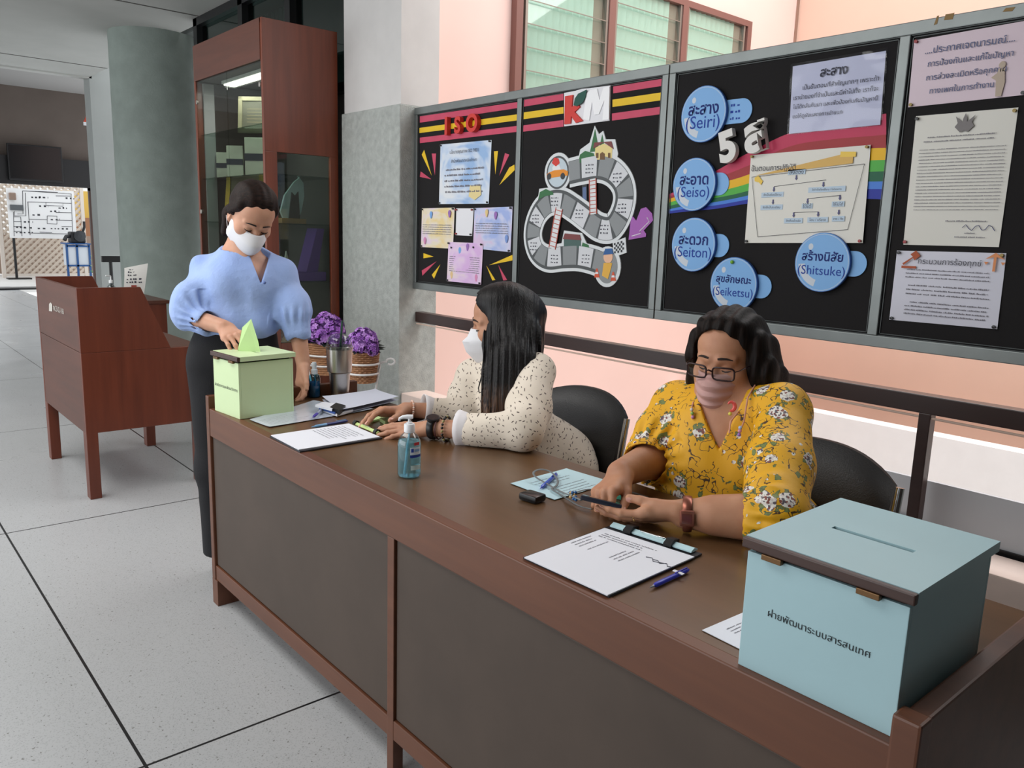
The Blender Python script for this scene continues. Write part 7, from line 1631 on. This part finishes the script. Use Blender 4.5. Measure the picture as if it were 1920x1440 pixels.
    sm = _math(nt, 'LESS_THAN', C_.outputs['Distance'], .17); c = _mix(nt, _math(nt, 'MULTIPLY', sm, _math(nt, 'GREATER_THAN', _sep(nt, C_.outputs['Color']), .62)), c, fine)
    gr = _math(nt, 'MULTIPLY', _math(nt, 'LESS_THAN', A.outputs['Distance'], .46), _math(nt, 'GREATER_THAN', nz, .53)); c = _mix(nt, gr, c, _ramp(nt, nz, [(.5, lin((50, 58, 36))), (.62, lin((112, 124, 70)))]))
    fl_ = _math(nt, 'LESS_THAN', _math(nt, 'ADD', A.outputs['Distance'], _math(nt, 'MULTIPLY', nz, .12)), .35); c = _mix(nt, fl_, c, fine)
    nt.links.new(c, b.inputs['Base Color']); b.inputs['Roughness'].default_value = .6; _bump(nt, b, _noise(nt, v, 24, 4), .2, .01)
    B_.build('blouse', .003, ym, body)
    for a_ in an:
        Q = Sdf(); Q.cap(a_ - Z3 * .045 - fw * .03, a_ - Z3 * .052 + fw * .14, .042, .034, .02); Q.cuts.append(lambda P: -P[:, 2]); Q.build('shoe', .005, M_black, body)
    K = Sdf(); K.ell(pe, (.20, .16, .12), .05, TF); 
    for h_, k_, a_ in zip(hips, kn, an): K.chain([h_, k_, a_], (.11, .085, .065), .04)
    K.cuts.append(lambda P: .1 - P[:, 2]); K.build('trousers', .006, mat('dark trousers', (34, 34, 42), .85), body)
    # bobbed hair
    Hm = hair_mat('black brown bob', (10, 8, 8), (36, 26, 22), (46, 46, 5)); H = Sdf(); E = lambda c, r, k: H.ell(T(*c), np.array(r) * s, k * s, HR)
    E((0, -.022, .040), (.094, .104, .096), .02); E((0, .010, .078), (.072, .068, .047), .03); E((0, -.07, -.03), (.095, .065, .10), .04)
    H.chain([T(-.078, .012, .05), T(-.092, .010, -.02), T(-.094, -.004, -.10), T(-.086, -.02, -.155)], (.03, .038, .042, .026), .03); H.chain([T(-.06, -.06, .0), T(-.085, -.055, -.09), T(-.08, -.05, -.165)], (.05, .052, .028), .04)
    H.chain([T(.072, .02, .05), T(.084, .022, .0), T(.086, .012, -.05)], (.026, .022, .014), .03); H.chain([T(.07, -.03, .0), T(.085, -.03, -.08), T(.08, -.03, -.15)], (.04, .042, .024), .03); H.cap(T(-.05, -.09, -.06), T(.05, -.09, -.06), .06, .06, .04); H.cap(T(-.05, -.075, -.13), T(.05, -.075, -.13), .045, .045, .04)
    H.cap(T(-.035, .05, .100), T(.045, .05, .098), .015, .014, .03)
    H.disp = lambda P: 0.0026 * np.sin(190 * (P @ HR[0]) + 3 * wn(P, 8, 2)) + .003 * wn(P, 26, 6)
    def fcut(P):
        q = (P - HC) @ HR.T / s; x = np.abs(q[:, 0] - .004); return np.minimum(np.minimum(q[:, 1] - .022, .092 - 9.0 * np.maximum(x - .005, 0) ** 1.9 - q[:, 2]), np.minimum(.072 - x, q[:, 2] + .2)) * s * .7
    H.cuts.append(fcut); H.build('hair', .003, Hm, body)
    # pleated dusty pink mask
    MK = mat('dusty pink mask', (190, 150, 144), .8, bump=.05, bscale=300)
    rows = lerp_rows([(.070, .026, .110, -.022, -.016), (.076, .022, .121, -.032, -.034), (.079, .018, .126, -.045, -.054), (.079, .016, .124, -.060, -.076), (.077, .014, .116, -.080, -.098), (.070, .012, .096, -.100, -.124), (.058, .008, .066, -.114, -.138)], 5)
    def pl(q, u, t): k = .0042 * math.sin(t * 30 + .9 * math.sin(u * 2.3)) * (1 - .3 * abs(u)); return (q[0], q[1] + k, q[2] + k * .3)
    mask_mesh(T, rows, 'face_mask', MK, body, p=2.1, n=41, disp=pl)
    for q in (-1, 1): MB().tube([T(q * .066, .032, -.03), T(q * .078, .006, -.018), T(q * .083, -.012, -.006)], .002).build('ear_loop', mat('mask loop', (196, 156, 140), .7), body, smooth=True)
    # glasses
    GM_ = mat('dark red brown glasses', (40, 20, 22), .3, .3); g = thing
    for q in (-1, 1):
        ctr = (q * .036, .117, -.010); pts = []
        for a in np.linspace(0, 2 * math.pi, 33)[:-1]:
            cx, cz = math.cos(a), math.sin(a); rx = .0275 * np.sign(cx) * abs(cx) ** .45; rz_ = .0165 * np.sign(cz) * abs(cz) ** .5
            pts.append(T(ctr[0] + rx, ctr[1] - .25 * max(0, abs(ctr[0] + rx) - .03), ctr[2] + rz_ - .004 * (rx * q < 0) * 0))
        MB().tube(pts, .0023, 8, closed=True).build('glasses_rim', GM_, body, smooth=True)
        MB().add(pts, [tuple(range(len(pts)))]).build('lens', glass('spectacle lens', (250, 250, 250), .06), body)
        MB().tube([T(q * .0635, .110, -.002), T(q * .072, .098, .0), T(q * .081, .03, .002), T(q * .083, -.02, .0)], .0022, 8, flat=.0012).build('glasses_temple', GM_, body, smooth=True)
    MB().tube([T(-.009, .118, -.006), T(0, .122, -.002), T(.009, .118, -.006)], .0021, 8).build('glasses_bridge', GM_, body, smooth=True)
    # mask chain with beads and charm
    CH = mat('pink beige cord', (206, 150, 128), .6); k1 = T(-.072, .02, -.075)
    MB().tube([T(-.078, .03, -.04), T(-.078, .03, -.085), PD(1370, 790, 1.985), PD(1367, 812, 1.98)], .0022, 8).build('mask_cord', CH, body, smooth=True)
    MB().tube([T(-.09, -.01, -.03), PD(1402, 745, 2.0), PD(1395, 790, 1.985), PD(1385, 815, 1.98)], .0022, 8).build('mask_cord', CH, body, smooth=True)
    mb = MB(); c0 = PD(1371, 762, 1.975); mb.tube([c0 + MV[0] * .009 * math.cos(a) + MV[1] * .011 * math.sin(a) for a in np.linspace(-1.9, 2.6, 12)], [.002, .0035, .0045, .005, .0052, .0052, .005, .0046, .004, .0035, .003, .0015], 8); mb.build('moon_charm', mat('coral charm', (226, 92, 84), .35), body, smooth=True)
    for i, (px, py, cc) in enumerate(((1369, 776, (222, 206, 90)), (1388, 802, (170, 190, 226)), (1387, 808, (206, 140, 170)), (1386, 815, (150, 110, 190)), (1297, 768, (210, 200, 190)), (1298, 775, (140, 176, 90)), (1299, 782, (190, 130, 170)))):
        MB().ball(PD(px, py, 1.975 if px > 1350 else 2.07), (.0048,) * 3, 8).build('bead', mat('bead %d' % i, cc, .35), body, smooth=True)
    MB().tube([T(.066, .05, -.09), PD(1297, 765, 2.08), PD(1299, 786, 2.07)], .002, 8).build('mask_cord', CH, body, smooth=True)
    # bronze watch, ring
    ax = wrL - elL; p = wrL - nrm(ax) * .006; BZ = mat('rose bronze', (150, 92, 76), .32, .7); ring_band(p, ax, .0385, .02, .003, BZ, 'watch_strap', body)
    w_ = nrm(fl * .95 - Z3 * .1 + nrm(ax) * -.0); w_ = nrm(w_ - nrm(ax) * (w_ @ nrm(ax))); M = Matrix.Translation(p + w_ * .036) @ Matrix(np.array([nrm(ax), np.cross(w_, nrm(ax)), w_]).T.tolist()).to_4x4()
    MB().box((-.016, -.018, 0), (.016, .018, .008), .004, M=M).build('watch_case', BZ, body, smooth=True); MB().box((-.011, -.011, .0079), (.011, .011, .0086), M=M).build('watch_face', mat('watch brown glass', (96, 52, 44), .1), body)
    k_ = wrL + dL * .098 * 1.1 - MV[1] * .008; bead_ring(PD(1189, 968, 1.815), dL, .0105, .0018, 12, [mat('gold ring', (196, 160, 96), .25, .9)], 'ring', body)
    # phone in her hands
    c = PD(1127, 941, 1.838); ax1 = nrm(PD(1163, 950, 1.832) - PD(1088, 932, 1.846)); nn = nrm(Z3 * .88 + MV[2] * .42 * -1 * -.0 + fl * -.25); a2 = np.cross(nn, ax1); nn = np.cross(ax1, a2); M = Matrix.Translation(c + a2 * .02) @ Matrix(np.array([ax1, a2, nn]).T.tolist()).to_4x4()
    t = thing('held_phone', 'dark phone held in both hands of the woman in the yellow blouse', 'phone', c)
    MB().box((-.048, -.034, -.006), (.048, .034, .005), .004, M=M).build('case', mat('navy phone case', (28, 32, 46), .4), t, smooth=True); MB().box((-.044, -.03, .0045), (.044, .03, .0056), M=M).build('screen', mat('black screen', (14, 14, 18), .12), t)
    # lanyard with beaded charm
    t = thing('phone_lanyard', 'grey flat lanyard with blue and gold beads lying between the black case and the phone', 'lanyard', PZ(1060, 925, T0))
    z = T0 + .006; LN = mat('grey lanyard', (110, 116, 118), .5)
    P_ = [PZ(1090, 938, z + .03), PZ(1072, 930, z + .018), PZ(1050, 921, z), PZ(1022, 905, z + .004), PZ(1004, 894, z + .012), PZ(1001, 885, z + .018), PZ(1015, 880, z + .018), PZ(1033, 885, z + .012), PZ(1045, 899, z + .004), PZ(1044, 910, z), PZ(1035, 917, z), PZ(1052, 928, z), PZ(1085, 948, z), PZ(1110, 955, z)]
    MB().tube(catmull(P_, 6), .0032, 8, flat=.0014).build('strap', LN, t, smooth=True)
    MB().tube(catmull([PZ(1072, 926, z + .012), PZ(1100, 918, z + .004), PZ(1140, 918, z), PZ(1180, 922, z), PZ(1215, 932, z)], 6), .003, 8, flat=.0014).build('strap', LN, t, smooth=True)
    rr = random.Random(4)
    for i in range(12):
        MB().ball(PZ(1074 + rr.uniform(-7, 7), 931 + rr.uniform(-9, 9), z + .012 + rr.uniform(0, .01)), (.0042,) * 3, 7).build('bead', mat('blue bead', (44, 96, 150), .3) if i % 3 else mat('gold bead', (206, 170, 110), .35), t, smooth=True)
def _sep(nt, col):
    q = nt.nodes.new('ShaderNodeSeparateColor'); nt.links.new(col, q.inputs[0]); return q.outputs[0]
yellow_lady()
bpy.context.view_layer.update()
